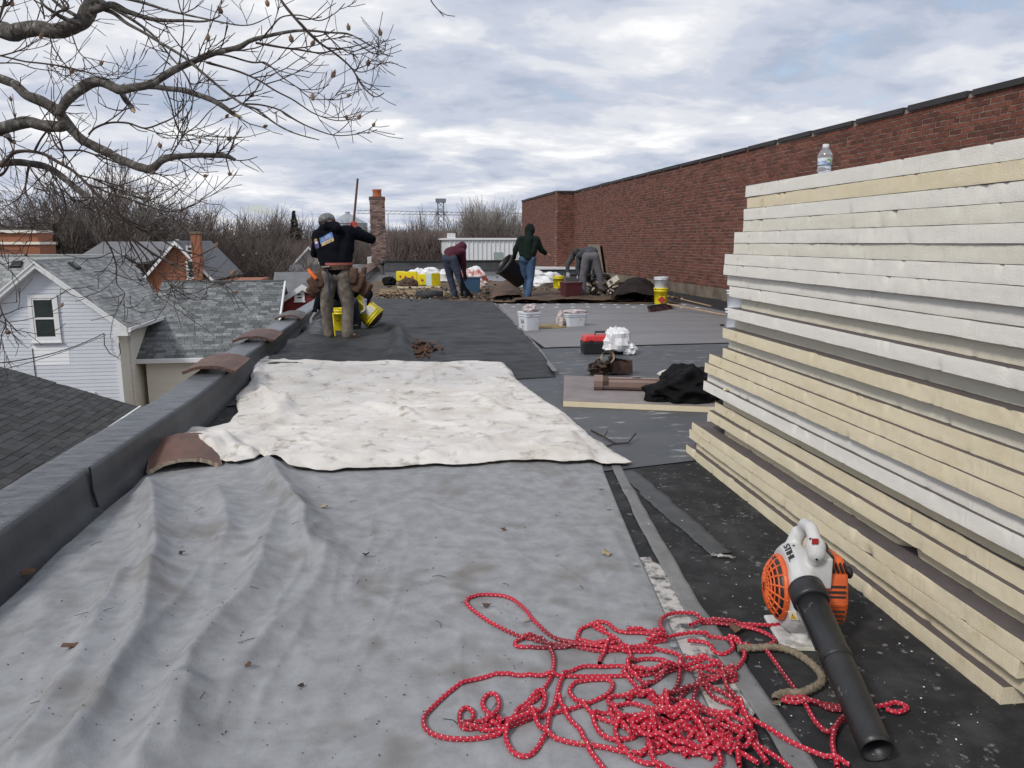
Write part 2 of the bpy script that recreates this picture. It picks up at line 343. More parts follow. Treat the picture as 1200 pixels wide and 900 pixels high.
# red brick wall on the right, rising from the roof: every brick is built
bw = empty('brick_wall', (WX, 15, 0), 0, 'long red brick wall of the taller wing behind the foam stack', 'wall')
Yc = 28.3; X2 = onY(652, 300, Yc).x; Y2 = onX(611.5, 300, X2).y
BL, BH = .2083, .0677
def wtop(y): return WT+.10*(y-8)/20.
runs = [((WX, 4.0), (WX, Yc), (-1, 0)), ((WX, Yc), (X2, Yc), (0, -1)), ((X2, Yc), (X2, Y2), (-1, 0))]
big = []; rest = MB()
def wallbox(p0, p1, nrm, z0, z1, dep, off, name, mat, z1b=None):
    d = V((p1[0]-p0[0], p1[1]-p0[1], 0)); n = V((*nrm, 0)); a = V((p0[0]-WX, p0[1]-15, 0)); z1b = z1b or z1
    q = [a+n*off, a+d+n*off]; p = [a-n*dep, a+d-n*dep]
    mb = MB(); mb.add([q[0]+V((0, 0, z0)), q[1]+V((0, 0, z0)), p[1]+V((0, 0, z0)), p[0]+V((0, 0, z0)), q[0]+V((0, 0, z1)), q[1]+V((0, 0, z1b)), p[1]+V((0, 0, z1b)), p[0]+V((0, 0, z1))],
        [(3, 2, 1, 0), (4, 5, 6, 7), (0, 1, 5, 4), (1, 2, 6, 5), (2, 3, 7, 6), (3, 0, 4, 7)]); return mb.build(name, mat, bw)
for i, (p0, p1, nrm) in enumerate(runs):
    dep = (.3, .25, .28)[i]
    wallbox((p0[0], p0[1]+(.05 if i == 2 else 0)), p1, nrm, WC, wtop(p0[1]), dep, -.004, 'mortar_bed', m_mortar, wtop(p1[1]))
    d = V((p1[0]-p0[0], p1[1]-p0[1], 0)); Ln = d.length; d.normalize(); n = V((*nrm, 0)); rows = int((wtop(p1[1])-WC)/BH)+1
    for r in range(rows):
        hdr = r % 6 == 5; bl = .1065 if hdr else BL; z = WC+r*BH+.0285; s = -(r % 2)*bl/2
        while s < Ln:
            a0, a1 = max(s, 0), min(s+bl-.013, Ln); s += bl
            if a1-a0 < .03: continue
            P = V((*p0, 0))+d*((a0+a1)/2)
            if z+.03 > wtop(P.y): continue
            pr = random.uniform(-.0005, .005); sz = [abs(d.x)*(a1-a0)+abs(n.x)*.03, abs(d.y)*(a1-a0)+abs(n.y)*.03, .0545]
            c = P+n*(pr-.015)+V((0, 0, z)); X_, Y_, dep_ = proj(c)
            vis = i == 0 and X_ < 1208 and Y_ < 158+(1200-X_)*.2-6 and (a1-a0) > .15
            if vis: big.append((dep_, c, sz))
            else: rest.box(c-V((WX, 15, 0)), sz, None, random.random(), jit=.0015)
big.sort(key=lambda q: q[0])
for k, (dep_, c, sz) in enumerate(big):
    if k < 300:
        if k < 8: protos = globals().setdefault('_bp', []); o = MB().box((0, 0, 0), sz, None, 0, jit=.002).build('brick', m_brick, bw); protos.append(o.data)
        else: o = bpy.data.objects.new('brick', _bp[k % 8]); COL.objects.link(o); o.parent = bw
        o.location = c-V((WX, 15, 0))
    else: rest.box(c-V((WX, 15, 0)), sz, None, random.random(), jit=.0015)
rest.build('brickwork', m_brick, bw, kind='stuff')
for i, (p0, p1, nrm) in enumerate(runs):
    wallbox((p0[0], p0[1]+(.05 if i == 2 else 0)), p1, nrm, -.1, WC-.004, (.26, .22, .24)[i], .012, 'concrete_footing', m_conc)
def coping(p0, p1, nrm, ext):
    d = V((p1[0]-p0[0], p1[1]-p0[1], 0)); k = int(d.length/1.2)+1; n = V((*nrm, 0))
    for j in range(k):
        a = V((p0[0]-WX, p0[1]-15, wtop(p0[1]+d.y*j/k)))+d*(j/k); e = V((p0[0]-WX, p0[1]-15, wtop(p0[1]+d.y*(j+1)/k)))+d*((j+1)/k-.004)
        o_ = n*.035; i_ = n*-.35; mb = MB(); dz = V((0, 0, .012*random.random()))
        mb.prism([a+o_+V((0, 0, -.035)), a+o_+V((0, 0, .028))+dz, a+i_+V((0, 0, .045))+dz, a+i_+V((0, 0, -.01))], e-a); mb.build('coping_piece', m_coping, bw)
coping(runs[0][0], (WX, Yc-.03), (-1, 0), 0); coping((WX, Yc-.02), (X2, Yc-.02), (0, -1), 0); coping((X2, Yc+.36), (X2, Y2), (-1, 0), 0)
mb = MB().box((5, 15, -1.3), (9.3, 40, 8.5)); tb = mb.build('taller_wing', m_conc, label='taller wing standing behind the red brick wall', cat='building'); tb.location.x = WX+.31+4.65; tb.location.y = 16.5; tb.location.z = GZ
# tarred flashing at the foot of the brick wall
G = coons([(5.9, Yc-.3), (6.9, Yc-.3)], [(6.9, Yc-.3), (6.9, 8)], [(6.3, 8), (6.9, 8)], [(5.9, Yc-.3), (6.25, 18.6), (6.38, 15), (6.3, 8)], 14, 260)
u = (G[..., 0]-G[:, :1, 0])/(G[:, -1:, 0]-G[:, :1, 0]+1e-6); G[:, 0, 0] += .12*(fbm(G[:, 0, 1]*2, G[:, 0, 1]*0, 3)-.5)
h = .006+.15*np.clip(u-.35, 0, 1)**1.2+.035*fbm(G[..., 0]*6, G[..., 1]*3, 3, 4)*(u > .02)
sheet('tar_flashing', G, h, m_tar, .004, label='rough black tar flashing along the foot of the brick wall', cat='flashing')

# sheets lying on the deck
def flat_sheet(name, px, z, mat, thick=.003, nu=50, nv=40, amp=0., **k):
    tl, tr, br, bl = [tuple(at(*q))[:2] if len(q) == 2 else q[:2] for q in px]
    G = coons([tl, tr], [tr, br], [bl, br], [tl, bl], nu, nv); h = z+amp*(fbm(G[..., 0]*1.2, G[..., 1]*2.5, 4, 3))
    return sheet(name, G, h, mat, thick, **k)
flat_sheet('far_deck_area', [(430, 317.5), (6.2, 34, 0), (6.0, 17.5, 0), (420, 344)], .006, M('dusty_far_deck', (.115, .115, .112), .8, .3, 1.2, .3, 60., col2=(.065, .064, .062), c3=(.20, .18, .15), s3=2.2, t3=(.55, .7), sq=(.4, 1.3, 1), detail=9), .0, kind='structure')
flat_sheet('weathered_deck_area', [(585, 411), (6.3, 9.6, 0), (6.3, 5.2, 0), (652, 560)], .0045, m_deck2, .0, amp=.004, kind='structure')
o = flat_sheet('grey_roofing_sheet', [(583, 357), (6.34, 15.9, 0), (6.32, 12.2, 0), (606, 385)], .010, m_grey, .004, amp=.004, label='smooth grey roofing sheet, farther lane beside the torn-off area', cat='roofing sheet', group='grey roofing sheets laid side by side')
o = flat_sheet('grey_roofing_sheet', [(603, 384.2), (6.34, 12.35, 0), (6.32, 9.4, 0), (638, 409)], .015, m_grey, .004, amp=.004, label='smooth grey roofing sheet in front, under the white buckets', cat='roofing sheet', group='grey roofing sheets laid side by side')
# strip patches beside the tarp
def strip(name, pts, wds, z, mat, label, cat, jit=.006):
    P = resample(pix(pts), 70); W_ = np.interp(np.linspace(0, 1, 70), np.linspace(0, 1, len(wds)), wds); d = np.gradient(P, axis=0); d /= np.linalg.norm(d, axis=1)[:, None]; n = np.c_[-d[:, 1], d[:, 0]]
    e = (fbm(np.arange(70)*.35, np.zeros(70), 3, len(name))-.5)*jit*4; e2 = (fbm(np.arange(70)*.4, np.ones(70), 3, 5)-.5)*jit*4
    A = P+n*(W_/2+e)[:, None]; B_ = P-n*(W_/2+e2)[:, None]; t = np.linspace(0, 1, 7)[None, :, None]; G = B_[:, None]*(1-t)+A[:, None]*t
    return sheet(name, G, z+.002*fbm(G[..., 0]*20, G[..., 1]*9, 3, 2), mat, .002, label=label, cat=cat)
m_tape = M('grey_seam_tape', (.20, .20, .20), .7, .3, 7., .3, 60., col2=(.13, .13, .13))
m_dust = M('dusty_patch', (.46, .44, .42), .95, .5, 16., .3, 80., col2=(.07, .07, .072), detail=12, lo=.46, hi=.60)
strip('seam_tape', [(716, 535), (728, 560), (762, 625), (812, 715), (855, 775), (900, 838), (958, 930)], [.05, .06, .07, .07, .07, .07], .007, m_tape, 'worn grey seam tape running between the tarp and the black deck', 'seam tape', .003)
strip('dusty_adhesive_patch', [(748, 655), (772, 690), (796, 722), (815, 752), (838, 800), (862, 850)], [.10, .16, .19, .19, .16, .1], .0045, m_dust, 'white dusty adhesive residue between tarp and seam tape', 'residue', .02)
strip('grey_patch_strip', [(735, 553), (775, 590), (820, 628), (845, 650)], [.09, .12, .12, .09], .0045, M('smooth_patch', (.045, .047, .050), .6, .4, 9., col2=(.072, .074, .077)), 'smooth grey patch strip on the black deck right of the seam tape', 'roof patch', .006)
strip('white_scrape_mark', [(832, 652), (845, 654), (860, 656)], [.02, .03, .015], .009, m_dust, 'short white scrape at the end of the grey patch strip', 'scrape mark', .006)

# ------------------------------------------------------------------ big tarp
FOLDS = [  # ridge in photo pixels, height, width
 ([(300, 548), (318, 560), (334, 583), (347, 607), (356, 630), (362, 660)], .080, .052),
 ([(330, 605), (320, 640), (306, 680), (290, 715), (262, 748), (225, 808), (190, 870), (160, 930)], .075, .06),
 ([(172, 563), (180, 600), (184, 640), (181, 690), (165, 752), (140, 812), (100, 880), (70, 930)], .075, .05),
 ([(252, 572), (262, 600), (268, 640), (262, 670)], .040, .05),
 ([(150, 680), (132, 715), (112, 760), (82, 812), (52, 868), (20, 920)], .055, .05),
 ([(392, 640), (378, 680), (352, 720), (310, 762), (280, 800), (262, 850)], .034, .05),
 ([(232, 820), (215, 860), (200, 920)], .035, .05),
 ([(60, 700), (45, 760), (20, 800)], .02, .06), ([(660, 625), (690, 660), (715, 690)], .012, .05), ([(345, 560), (400, 575), (470, 572), (560, 566)], .012, .05)]
FG = [([tuple(at(*q))[:2] for q in f], a, w_) for f, a, w_ in FOLDS]
CG = []; _r = random.Random(31)
for _k in range(26):   # long thin creases fanning from under the canvas toward the near left
    _x, _y = _r.uniform(60, 640), _r.uniform(570, 780); _a = _r.uniform(-.5, .25)-(640-_x)/900.; _l = _r.uniform(60, 190); _pl = [(_x+_a*_l*t+_r.uniform(-5, 5), _y+_l*t) for t in (0, .33, .66, 1)]
    CG.append(([tuple(at(*q))[:2] for q in _pl], _r.uniform(.004, .012)*(1 if _x < 420 else .55), _r.uniform(.010, .022)))
for _k in range(10):
    _x, _y = _r.uniform(380, 640), _r.uniform(575, 740); _pl = [(_x, _y), (_x+_r.uniform(30, 60), _y+_r.uniform(2, 18)), (_x+_r.uniform(70, 110), _y+_r.uniform(5, 45))]; CG.append(([tuple(at(*q))[:2] for q in _pl], .0045, .014))
def tarp_h(X, Y):
    X = np.asarray(X, float); Y = np.asarray(Y, float); h = .012+np.zeros(X.shape)
    left = np.clip((-.05-X)/.8, 0, 1)
    wx = X+.05*(fbm(X*4, Y*3, 3, 8)-.5); wy = Y
    for pl, a, w_ in FG:
        d, t, s = polydist(wx, wy, pl); env = np.clip(np.minimum(t, 1-t)*6, 0, 1) if a < .045 else np.clip(t*7+.15, 0, 1); wd = w_*(1+.25*s)
        h = h+a*env*(.78*np.exp(-(np.abs(d)/wd)**1.35)+.32*np.exp(-(d/(wd*2.4))**2))
    for pl, a, w_ in CG:
        d, t, s = polydist(wx, wy, pl); h = h+a*np.clip(np.minimum(t, 1-t)*5, 0, 1)*np.exp(-(np.abs(d)/w_)**1.2)
    h += .010*left*(ridged(X*2.4+Y*.7, Y*1.1, 3, 3)-.35)+.003*(fbm(X*5, Y*3.5, 4, 1)-.5)+(.030+.05*left)*(crump(X, Y, 5, 2.2)-.08)+.035*crump(X, Y, 61, 5.)+.010*ridged(X*3+Y*1.2, Y*2.5-X, 4, 12)**2+.003*ridged(X*11, Y*7, 3, 33)
    return h
tl, tr = (165, 548), (703, 532)
right = pix([(703, 532), (708, 555), (722, 590), (745, 645), (770, 700), (796, 760), (830, 830), (880, 930)])+[(.85, 1.0)]
left = [(-1.36, 4.75)]+[(path_at(PB, y)+.045+.02*sin(y*5), y) for y in (4.5, 4.2, 3.8, 3.4, 3.0, 2.6, 2.2, 1.8)]+[(-1.56, 1.0)]
G = coons([left[0], tuple(at(440, 528))[:2], tuple(at(703, 532))[:2]], right, [left[-1], (.85, 1.0)], left, 270, 330)
TARPG = G; h = tarp_h(G[..., 0], G[..., 1]); edge = np.minimum(np.arange(270)[None, :], 269-np.arange(270)[None, :])/8.; h = np.where(edge < 1, .006+(h-.006)*np.clip(edge, .0, 1), h)
sheet('grey_tarp', G, h, m_tarp, .002, label='large wrinkled grey tarp spread over the near roof beside the parapet', cat='tarp')

# ------------------------------------------------------------------ far black underlayment and its wrinkles
FB = [([(398, 352), (412, 372), (440, 384), (466, 396), (470, 412), (455, 428)], .07, .10), ([(330, 408), (360, 415), (400, 412), (440, 420)], .03, .12), ([(300, 430), (350, 425), (420, 432)], .03, .1), ([(460, 380), (470, 402), (475, 425)], .05, .1)]
FBG = [([tuple(at(*q))[:2] for q in f], a, w_) for f, a, w_ in FB]
G = coons(pix([(424, 352), (500, 354), (577, 357)]), pix([(577, 357), (603, 383), (628, 412), (651, 443)]), pix([(262, 478), (420, 462), (600, 446), (651, 443)]), pix([(424, 352), (385, 374), (345, 404), (305, 440), (262, 478)]), 150, 170)
h = .016+.030*ridged(G[..., 0]*.5, G[..., 1]*1.6, 4, 6)+.012*ridged(G[..., 0]*2, G[..., 1]*3, 3, 16)
lw = np.clip((.3-G[..., 0])/1.2, 0, 1); h += lw*.05*fbm(G[..., 0]*2.6, G[..., 1]*1.6, 4, 2)
for pl, a, w_ in FBG: d, t, s = polydist(G[..., 0], G[..., 1], pl); h += a*np.exp(-(d/w_)**2)
h += .14*crump(G[..., 0], G[..., 1], 91, 1.6, 8, (.5, 1.6), 1.5, 1.0)
_e = np.clip((G[..., 1]-7.25)/.7, 0, 1); h = .010+(h-.010)*_e
sheet('black_underlayment', G, h, m_felt, .003, label='wide wrinkled black underlayment sheet behind the white canvas', cat='roofing sheet')
# pale cut edge of that sheet
strip('pale_selvage_strip', [(579, 358), (604, 383), (629, 412), (651, 441)], [.05, .06, .06, .05], .05, m_tape, 'pale selvage strip along the right edge of the black underlayment', 'edge strip')
# ------------------------------------------------------------------ white canvas drop cloth
ctop = [(311, 423), (330, 427), (345, 430.5), (373, 432), (431, 432), (455, 430), (509, 432), (557, 431), (591, 434)]
crt = [(591, 434), (610, 452.5), (644, 477), (663, 489), (692, 515), (740, 547)]
cbot = [(208, 526), (228, 535), (248, 544), (277, 553), (298, 547), (306, 540), (318, 551), (340, 560), (388, 561), (430, 558), (480, 553), (547, 552), (586, 547), (639, 548), (697, 548), (740, 547)]
clf = [(311, 423), (298, 432), (294, 452), (277, 467), (279, 486), (267, 501), (240, 506), (219, 505), (207, 513), (208, 526)]
G = coons(pix(ctop), pix(crt), pix(cbot), pix(clf), 260, 190)
X, Y = G[..., 0], G[..., 1]; th = tarp_h(X, Y); inside = np.clip((4.9-Y)/.15, 0, 1)*np.clip((1.22-X)/.06, 0, 1)*np.clip((X+1.45)/.08, 0, 1)
h = .018+.045*np.clip((Y-7.0)/.4, 0, 1)+inside*th
CF = [([(290, 478), (312, 470), (335, 478), (330, 492)], .06, .07), ([(252, 540), (290, 515), (330, 500), (400, 480)], .028, .05), ([(425, 480), (460, 487), (490, 498)], .035, .045), ([(330, 440), (420, 450), (520, 445)], .02, .07), ([(480, 552), (540, 540), (575, 527), (610, 520)], .030, .05),
      ([(560, 470), (590, 490), (640, 500)], .02, .05), ([(300, 430), (305, 460), (330, 500)], .03, .05), ([(540, 455), (575, 450), (620, 462)], .018, .05), ([(215, 515), (250, 520), (280, 535), (300, 545)], .03, .04), ([(620, 540), (650, 520), (680, 520)], .02, .04), ([(345, 432), (400, 436), (480, 434)], .02, .05), ([(360, 555), (400, 530), (480, 520)], .015, .05)]
for f, a, w_ in CF: d, t, s = polydist(X+.04*(fbm(X*5, Y*5, 3, 2)-.5), Y+.04*(fbm(X*5, Y*5, 3, 9)-.5), [tuple(at(*q))[:2] for q in f]); h += a*np.clip(np.minimum(t, 1-t)*8+.1, 0, 1)*np.exp(-(d/w_)**2)
_r = random.Random(8)
for _k in range(120):
    _x, _y = _r.uniform(-1.0, 1.15), _r.uniform(4.2, 7.1); _a = _r.gauss(.12, .45); _l = _r.uniform(.25, .9); _pl = [(_x+_l*t*cos(_a)-_l/2*cos(_a), _y+_l*t*sin(_a)+_r.uniform(-.03, .03)) for t in (0, .3, .6, 1)]
    d, t, s = polydist(X, Y, _pl); h += _r.uniform(.007, .022)*np.clip(np.minimum(t, 1-t)*4, 0, 1)*np.exp(-(d/_r.uniform(.009, .020))**1.2)
h += .008*ridged(X*1.1+.3*fbm(X, Y, 2), Y*3.2, 4, 5)**2+.08*(crump(X, Y, 15, 1.8, 8, (.6, 1.3), 1.4, 1.6))+.09*crump(X, Y, 71, 5., 6, (.7, 1.3), 1.4, 2.2)+.006*ridged(X*3.2+.4*fbm(X*2,Y*2,2,3), Y*6, 3, 25)**2+.010*np.clip(X-.2,0,1)*ridged(X*5, Y*9, 3, 27)+.004*fbm(X*14, Y*14, 3, 31)
# lies over the loose tile near its lower left corner
tc_ = at(214, 541); h += .085*np.exp(-(((X-tc_.x-.04)/.19)**2+((Y-tc_.y-.12)/.24)**2)**2)
ew = np.minimum(np.minimum(np.arange(190)[:, None], 189-np.arange(190)[:, None]), np.minimum(np.arange(260)[None], 259-np.arange(260)[None]))/5.
sc_ = .012+inside*th+.035*np.clip((Y-7.0)/.4, 0, 1)*np.clip((1.5-X)/.3, 0, 1); h = np.where(ew < 1, sc_+(h-sc_)*(.35+.65*np.clip(ew, 0, 1)), h)
G2 = G.copy(); G2[..., 0] += .012*(fbm(X*9, Y*9, 3, 40)-.5)*2; G2[..., 1] += .03*(fbm(X*9, Y*9, 3, 41)-.5)*2
sheet('canvas_drop_cloth', G2, h, m_canvas, .0025, label='crumpled off-white canvas drop cloth lying across the tarp and the black sheet', cat='drop cloth')

# ================================================================== FOAM BOARD STACK
m_fy = M('yellowed_foam', (.70, .625, .455), .9, .12, 9., .25, 160., col2=(.66, .575, .40), c3=(.50, .40, .26), s3=9., t3=(.68, .80), detail=9, wr=.0016, wrs=26., wrq=(1.6, 1, .35))
m_fc = M('cream_foam', (.715, .67, .55), .9, .12, 9., .25, 160., col2=(.68, .64, .52), c3=(.56, .48, .36), s3=9., t3=(.68, .78), detail=9, wr=.0016, wrs=26., wrq=(1.6, 1, .35))
m_fw = M('pale_foam', (.74, .72, .66), .9, .1, 9., .25, 160., col2=(.72, .695, .64), c3=(.58, .54, .47), s3=9., t3=(.69, .78), detail=9, wr=.0016, wrs=26., wrq=(1.6, 1, .35))
m_fg = M('greyish_foam', (.70, .675, .59), .9, .1, 9., .25, 160., col2=(.66, .63, .54), c3=(.55, .50, .41), s3=9., t3=(.66, .78), detail=9, wr=.0016, wrs=26., wrq=(1.6, 1, .35))
m_face = M('facer_felt', (.125, .105, .104), .95, .2, 12., .2, 200.)
SB0 = at(804, 531); SB1 = at(1174, 828); SD = (SB1-SB0); SLEN = SD.length; SD.normalize(); SN = V((-SD.y, SD.x, 0))  # SD toward the camera, SN away to the right
if SN.x < 0: SN = -SN
TT = .0564
BOARDS = [(874.2, 0, 'w'), (875.9, .006, 'y'), (872, 0, 'w'), (871.2, .004, 'g'), (861, 0, 'w'), (860.3, .003, 'g'), (849.5, 0, 'w'), (848.4, .004, 'w'), (853, .03, 'w'), (855, .012, 'w'),
          (870, .045, 'c'), (853.4, .0, 'w'), (861.4, .05, 'c'), (847.3, .0, 'y'), (854.8, .04, 'c'), (847.3, .01, 'y'), (831.3, 0, 'y'), (826, -.01, 'y'), (829.4, .02, 'w'), (824.6, 0, 'w'),
          (848, .055, 'y'), (838, .05, 'y'), (830, .02, 'y'), (850, .07, 'y'), (811.3, -.005, 'y'), (808, .0, 'y'), (816.7, .03, 'y'), (803.9, 0, 'y')]
DESC = {0: 'top board of the foam stack, pale, carrying the water bottle', 1: 'yellow stained board just under the pale top board', 2: 'clean white board third from the top of the stack', 3: 'cream board fourth from the top, between two white ones',
 4: 'white board fifth from the top, its end jutting past the four above', 5: 'greyish cream board sixth from the top', 6: 'white board seventh from the top, far end sticking out left', 7: 'white board at camera height, eighth from the top, jutting left',
 8: 'dull white board ninth from the top, set slightly back', 9: 'white board tenth from the top with a small stain', 10: 'shaded recessed board eleventh from the top', 11: 'lowest of the bright white upper boards, twelfth from the top',
 12: 'recessed cream board under the last bright white upper board', 13: 'yellow board whose end hides part of the white pails behind', 14: 'recessed shaded board fifteenth from the top', 15: 'cream-yellow board sixteenth from the top',
 16: 'yellow board seventeenth from the top with a step out to the left', 17: 'yellow board just above the two white lower boards', 18: 'upper of the two white boards low in the stack', 19: 'lower of the two white boards low in the stack, far corner beside black cloth',
 20: 'recessed yellow board directly under the two white lower boards', 21: 'deeply recessed yellow board, twenty-second from the top', 22: 'yellow board with ledge of dark facing, sixth from the bottom', 23: 'broken recessed board with chipped torn edge, fifth from the bottom',
 24: 'yellow board with broad dark top showing, fourth from the bottom', 25: 'yellow board third from the bottom', 26: 'recessed board second from the bottom', 27: 'bottom board of the foam stack resting on the black deck'}
BTOP = {}
for i, (xp, rec, col) in enumerate(BOARDS):
    z1 = (28-i)*TT; z0 = z1-TT; base = SB0+SN*(rec)
    # far end: slide along the stack direction until it projects on the measured pixel
    lo, hi = -1.2, 2.2
    for _ in range(40):
        mid = (lo+hi)/2; q = base+SD*mid
        if proj((q.x, q.y, z1))[0] < xp: lo = mid
        else: hi = mid
    s0 = (lo+hi)/2; rnd = random.Random(i); yaw = rnd.uniform(-.003, .003); dep = 1.2+rnd.uniform(-.01, .01); ln = SLEN if i != 23 else SLEN-.1
    root = empty('foam_board', base+SD*s0+V((0, 0, z0)), math.atan2(SD.y, SD.x)+yaw, DESC[i], 'insulation board', 'foam insulation boards in the stack'); BTOP[i] = (base+SD*s0, z1)
    # local x runs along the board toward the camera, local y toward its right side in plan (sign sy)
    sy = 1 if SN.dot(V((-SD.y, SD.x, 0))) > 0 else -1
    th = TT-.0022; nxs = 200; core = MB(); rows = [0, .12, .35, .65, .88, 1]
    chips = [(rnd.uniform(.1, ln-.1), rnd.uniform(.004, .014), rnd.uniform(.002, .010), rnd.choice((0, 1, 1))) for _ in range(13)]
    if i == 23: chips += [(s+0, .05, .055, 1) for s in (1.52, 1.57, 1.63)]+[(1.68, .03, .08, 0), (1.75, .02, .04, 1)]
    if i == 24: chips += [(1.9, .02, .015, 0)]
    def edge_off(s, r): 
        o_ = .0022*mn.noise(V((s*5, i*3.1, r)))+.0016*mn.noise(V((s*70, i*3.1, r*3)))+.0012*mn.noise(V((s*34, i*3.1, r*4)))+(.0004 if 0 < r < 1 else 0)
        for cpos, cw, cdp, tb_ in chips:
            k = math.exp(-((s-cpos)/cw)**2)*cdp*(max(0, 1-abs(r-tb_)*1.5)); o_ -= k
        return o_
    for j in range(nxs+1):
        s = ln*j/nxs
        for r in rows: core.v.append((s, -sy*edge_off(s, r), r*th+.0012*mn.noise(V((s*6, i, r)))))
    nr = len(rows)
    for j in range(nxs+1):
        for r in (1, 0): core.v.append((ln*j/nxs, sy*dep, r*th))
    for j in range(nxs):
        for k in range(nr-1): core.f.append((j*nr+k, (j+1)*nr+k, (j+1)*nr+k+1, j*nr+k+1))
        q = (nxs+1)*nr; core.f.append((j*nr+nr-1, (j+1)*nr+nr-1, q+(j+1)*2, q+j*2)); core.f.append((q+j*2, q+(j+1)*2, q+(j+1)*2+1, q+j*2+1)); core.f.append((q+j*2+1, q+(j+1)*2+1, (j+1)*nr, j*nr))
    core.f += [tuple(range(nr))+((nxs+1)*nr, (nxs+1)*nr+1), tuple(nxs*nr+k for k in range(nr))[::-1]+((nxs+1)*nr+2*nxs+1, (nxs+1)*nr+2*nxs)]
    core.t = [0.]*len(core.v); core.m = [0]*len(core.f); co_ = core.build('foam_core', {'w': m_fw, 'c': m_fc, 'y': m_fy, 'g': m_fg}[col], root, True); co_.data.set_sharp_from_angle(angle=R(35))
    for zz, nm in ((th, 'top_facer'), (-.0008, 'bottom_facer')):
        f = MB(); n_ = 60
        for j in range(n_+1):
            s = ln*j/n_; e = max(0, -edge_off(s, 1 if zz > 0 else 0))+.0015
            f.v += [(s, sy*e, zz), (s, sy*dep, zz), (s, sy*e, zz+.0011), (s, sy*dep, zz+.0011)]
        for j in range(n_): a = j*4; b_ = a+4; f.f += [(a, b_, b_+2, a+2), (a+2, b_+2, b_+3, a+3), (a+1, a+3, b_+3, b_+1), (a, a+1, b_+1, b_)]
        f.f += [(0, 2, 3, 1), (n_*4, n_*4+1, n_*4+3, n_*4+2)]; f.t = [0.]*len(f.v); f.m = [0]*len(f.f); f.build(nm, m_face, root)

# water bottle on the top board
P0, zt = BTOP[0]; bx = None
best = min(((abs(proj(P0+SN*.07+SD*s+V((0, 0, zt)))[0]-965), s) for s in np.linspace(0, 2.6, 300)))[1]
q = P0+SN*.07+SD*best
wb = empty('water_bottle', (q.x, q.y, zt+.001), 0, 'small clear plastic water bottle standing on the top foam board', 'bottle')
m_pet = M('clear_plastic', (.93, .95, .97), .08, .02, 3., trans=.85)
KB = .64
def bl_(pr, wk=.98): return [(r*wk*.92, z*KB) for r, z in pr]
MB().lathe(bl_([(.026, 0), (.031, .006), (.0315, .03), (.029, .04), (.0315, .05), (.0315, .118), (.030, .128), (.0225, .150), (.013, .168), (.0125, .178)]), 28).build('body', m_pet, wb, True)
MB().lathe(bl_([(.0145, .170), (.0145, .190), (.0135, .192)]), 20).build('cap', m_white, wb, False)
m_lab = M('label_blue', (.05, .16, .42), .5, .5, 60., col2=(.62, .72, .82)); MB().lathe(bl_([(.0319, .060), (.0319, .104)]), 28, cap0=False, cap1=False).build('label', m_lab, wb, True)
MB().lathe(bl_([(.0322, .084), (.0322, .103)]), 28, cap0=False, cap1=False).build('label_band', M('label_pale', (.72, .80, .84), .5, .2, 40.), wb, True)
lp = MB()
for k in range(-3, 4):
    a = -pi/2+YAW+k*.12-.1; lp.v += [(.0298*cos(a), .0298*sin(a), .072*KB), (.0298*cos(a), .0298*sin(a), .098*KB)]
lp.f = [(2*k, 2*k+2, 2*k+3, 2*k+1) for k in range(6)]; lp.t = [0]*14; lp.m = [0]*6; lp.build('label_picture', M('label_green', (.12, .30, .10), .5, .5, 90., col2=(.75, .78, .60)), wb)
MB().lathe(bl_([(.027, .003), (.0295, .02), (.0275, .04), (.0295, .06), (.0285, .075)]), 24).build('water', M('water', (.9, .95, 1), .02, .02, 2., trans=1.), wb, True)
# loose foam crumb lying on a ledge of the stack
fcb = BTOP[19]; q = fcb[0]+SD*.33-SN*.0
cr = MB().box((0, 0, .006), (.035, .02, .012), jit=.003).build('foam_crumb', m_fy, label='small loose foam crumb on the white board ledge of the stack', cat='foam crumb'); cr.location = (q.x+.012, q.y, fcb[1]+.0)

# ================================================================== LEAF BLOWER
m_org = M('orange_plastic', (.72, .125, .025), .45, .25, 20., .1, 90., c3=(.40, .08, .03), s3=12.)
m_wpl = M('white_plastic', (.58, .58, .57), .42, .12, 8., .08, 60., c3=(.30, .28, .25), s3=14., t3=(.58, .74), detail=8)
m_tube = M('scuffed_tube', (.022, .022, .023), .40, .3, 12., .15, 80., c3=(.20, .19, .17), s3=16., t3=(.66, .76), sq=(1, 1, 1), detail=9)
c0 = at(931, 742); noz = at(1028, 880, .042); col = at(950, 697, .20)
fw = V((noz.x-col.x, noz.y-col.y, 0)); flen = fw.length; fw.normalize(); rz = math.atan2(fw.y, fw.x)   # local +x = toward nozzle, local +y = left of that
lb = empty('leaf_blower', (col.x-fw.x*.13, col.y-fw.y*.13, 0), rz, 'orange and white petrol leaf blower with long black tube beside the foam stack', 'leaf blower')
side = V((-fw.y, fw.x, 0)); ls = -1 if side.x > 0 else 1    # ls*local y points to camera-left (the fan side)
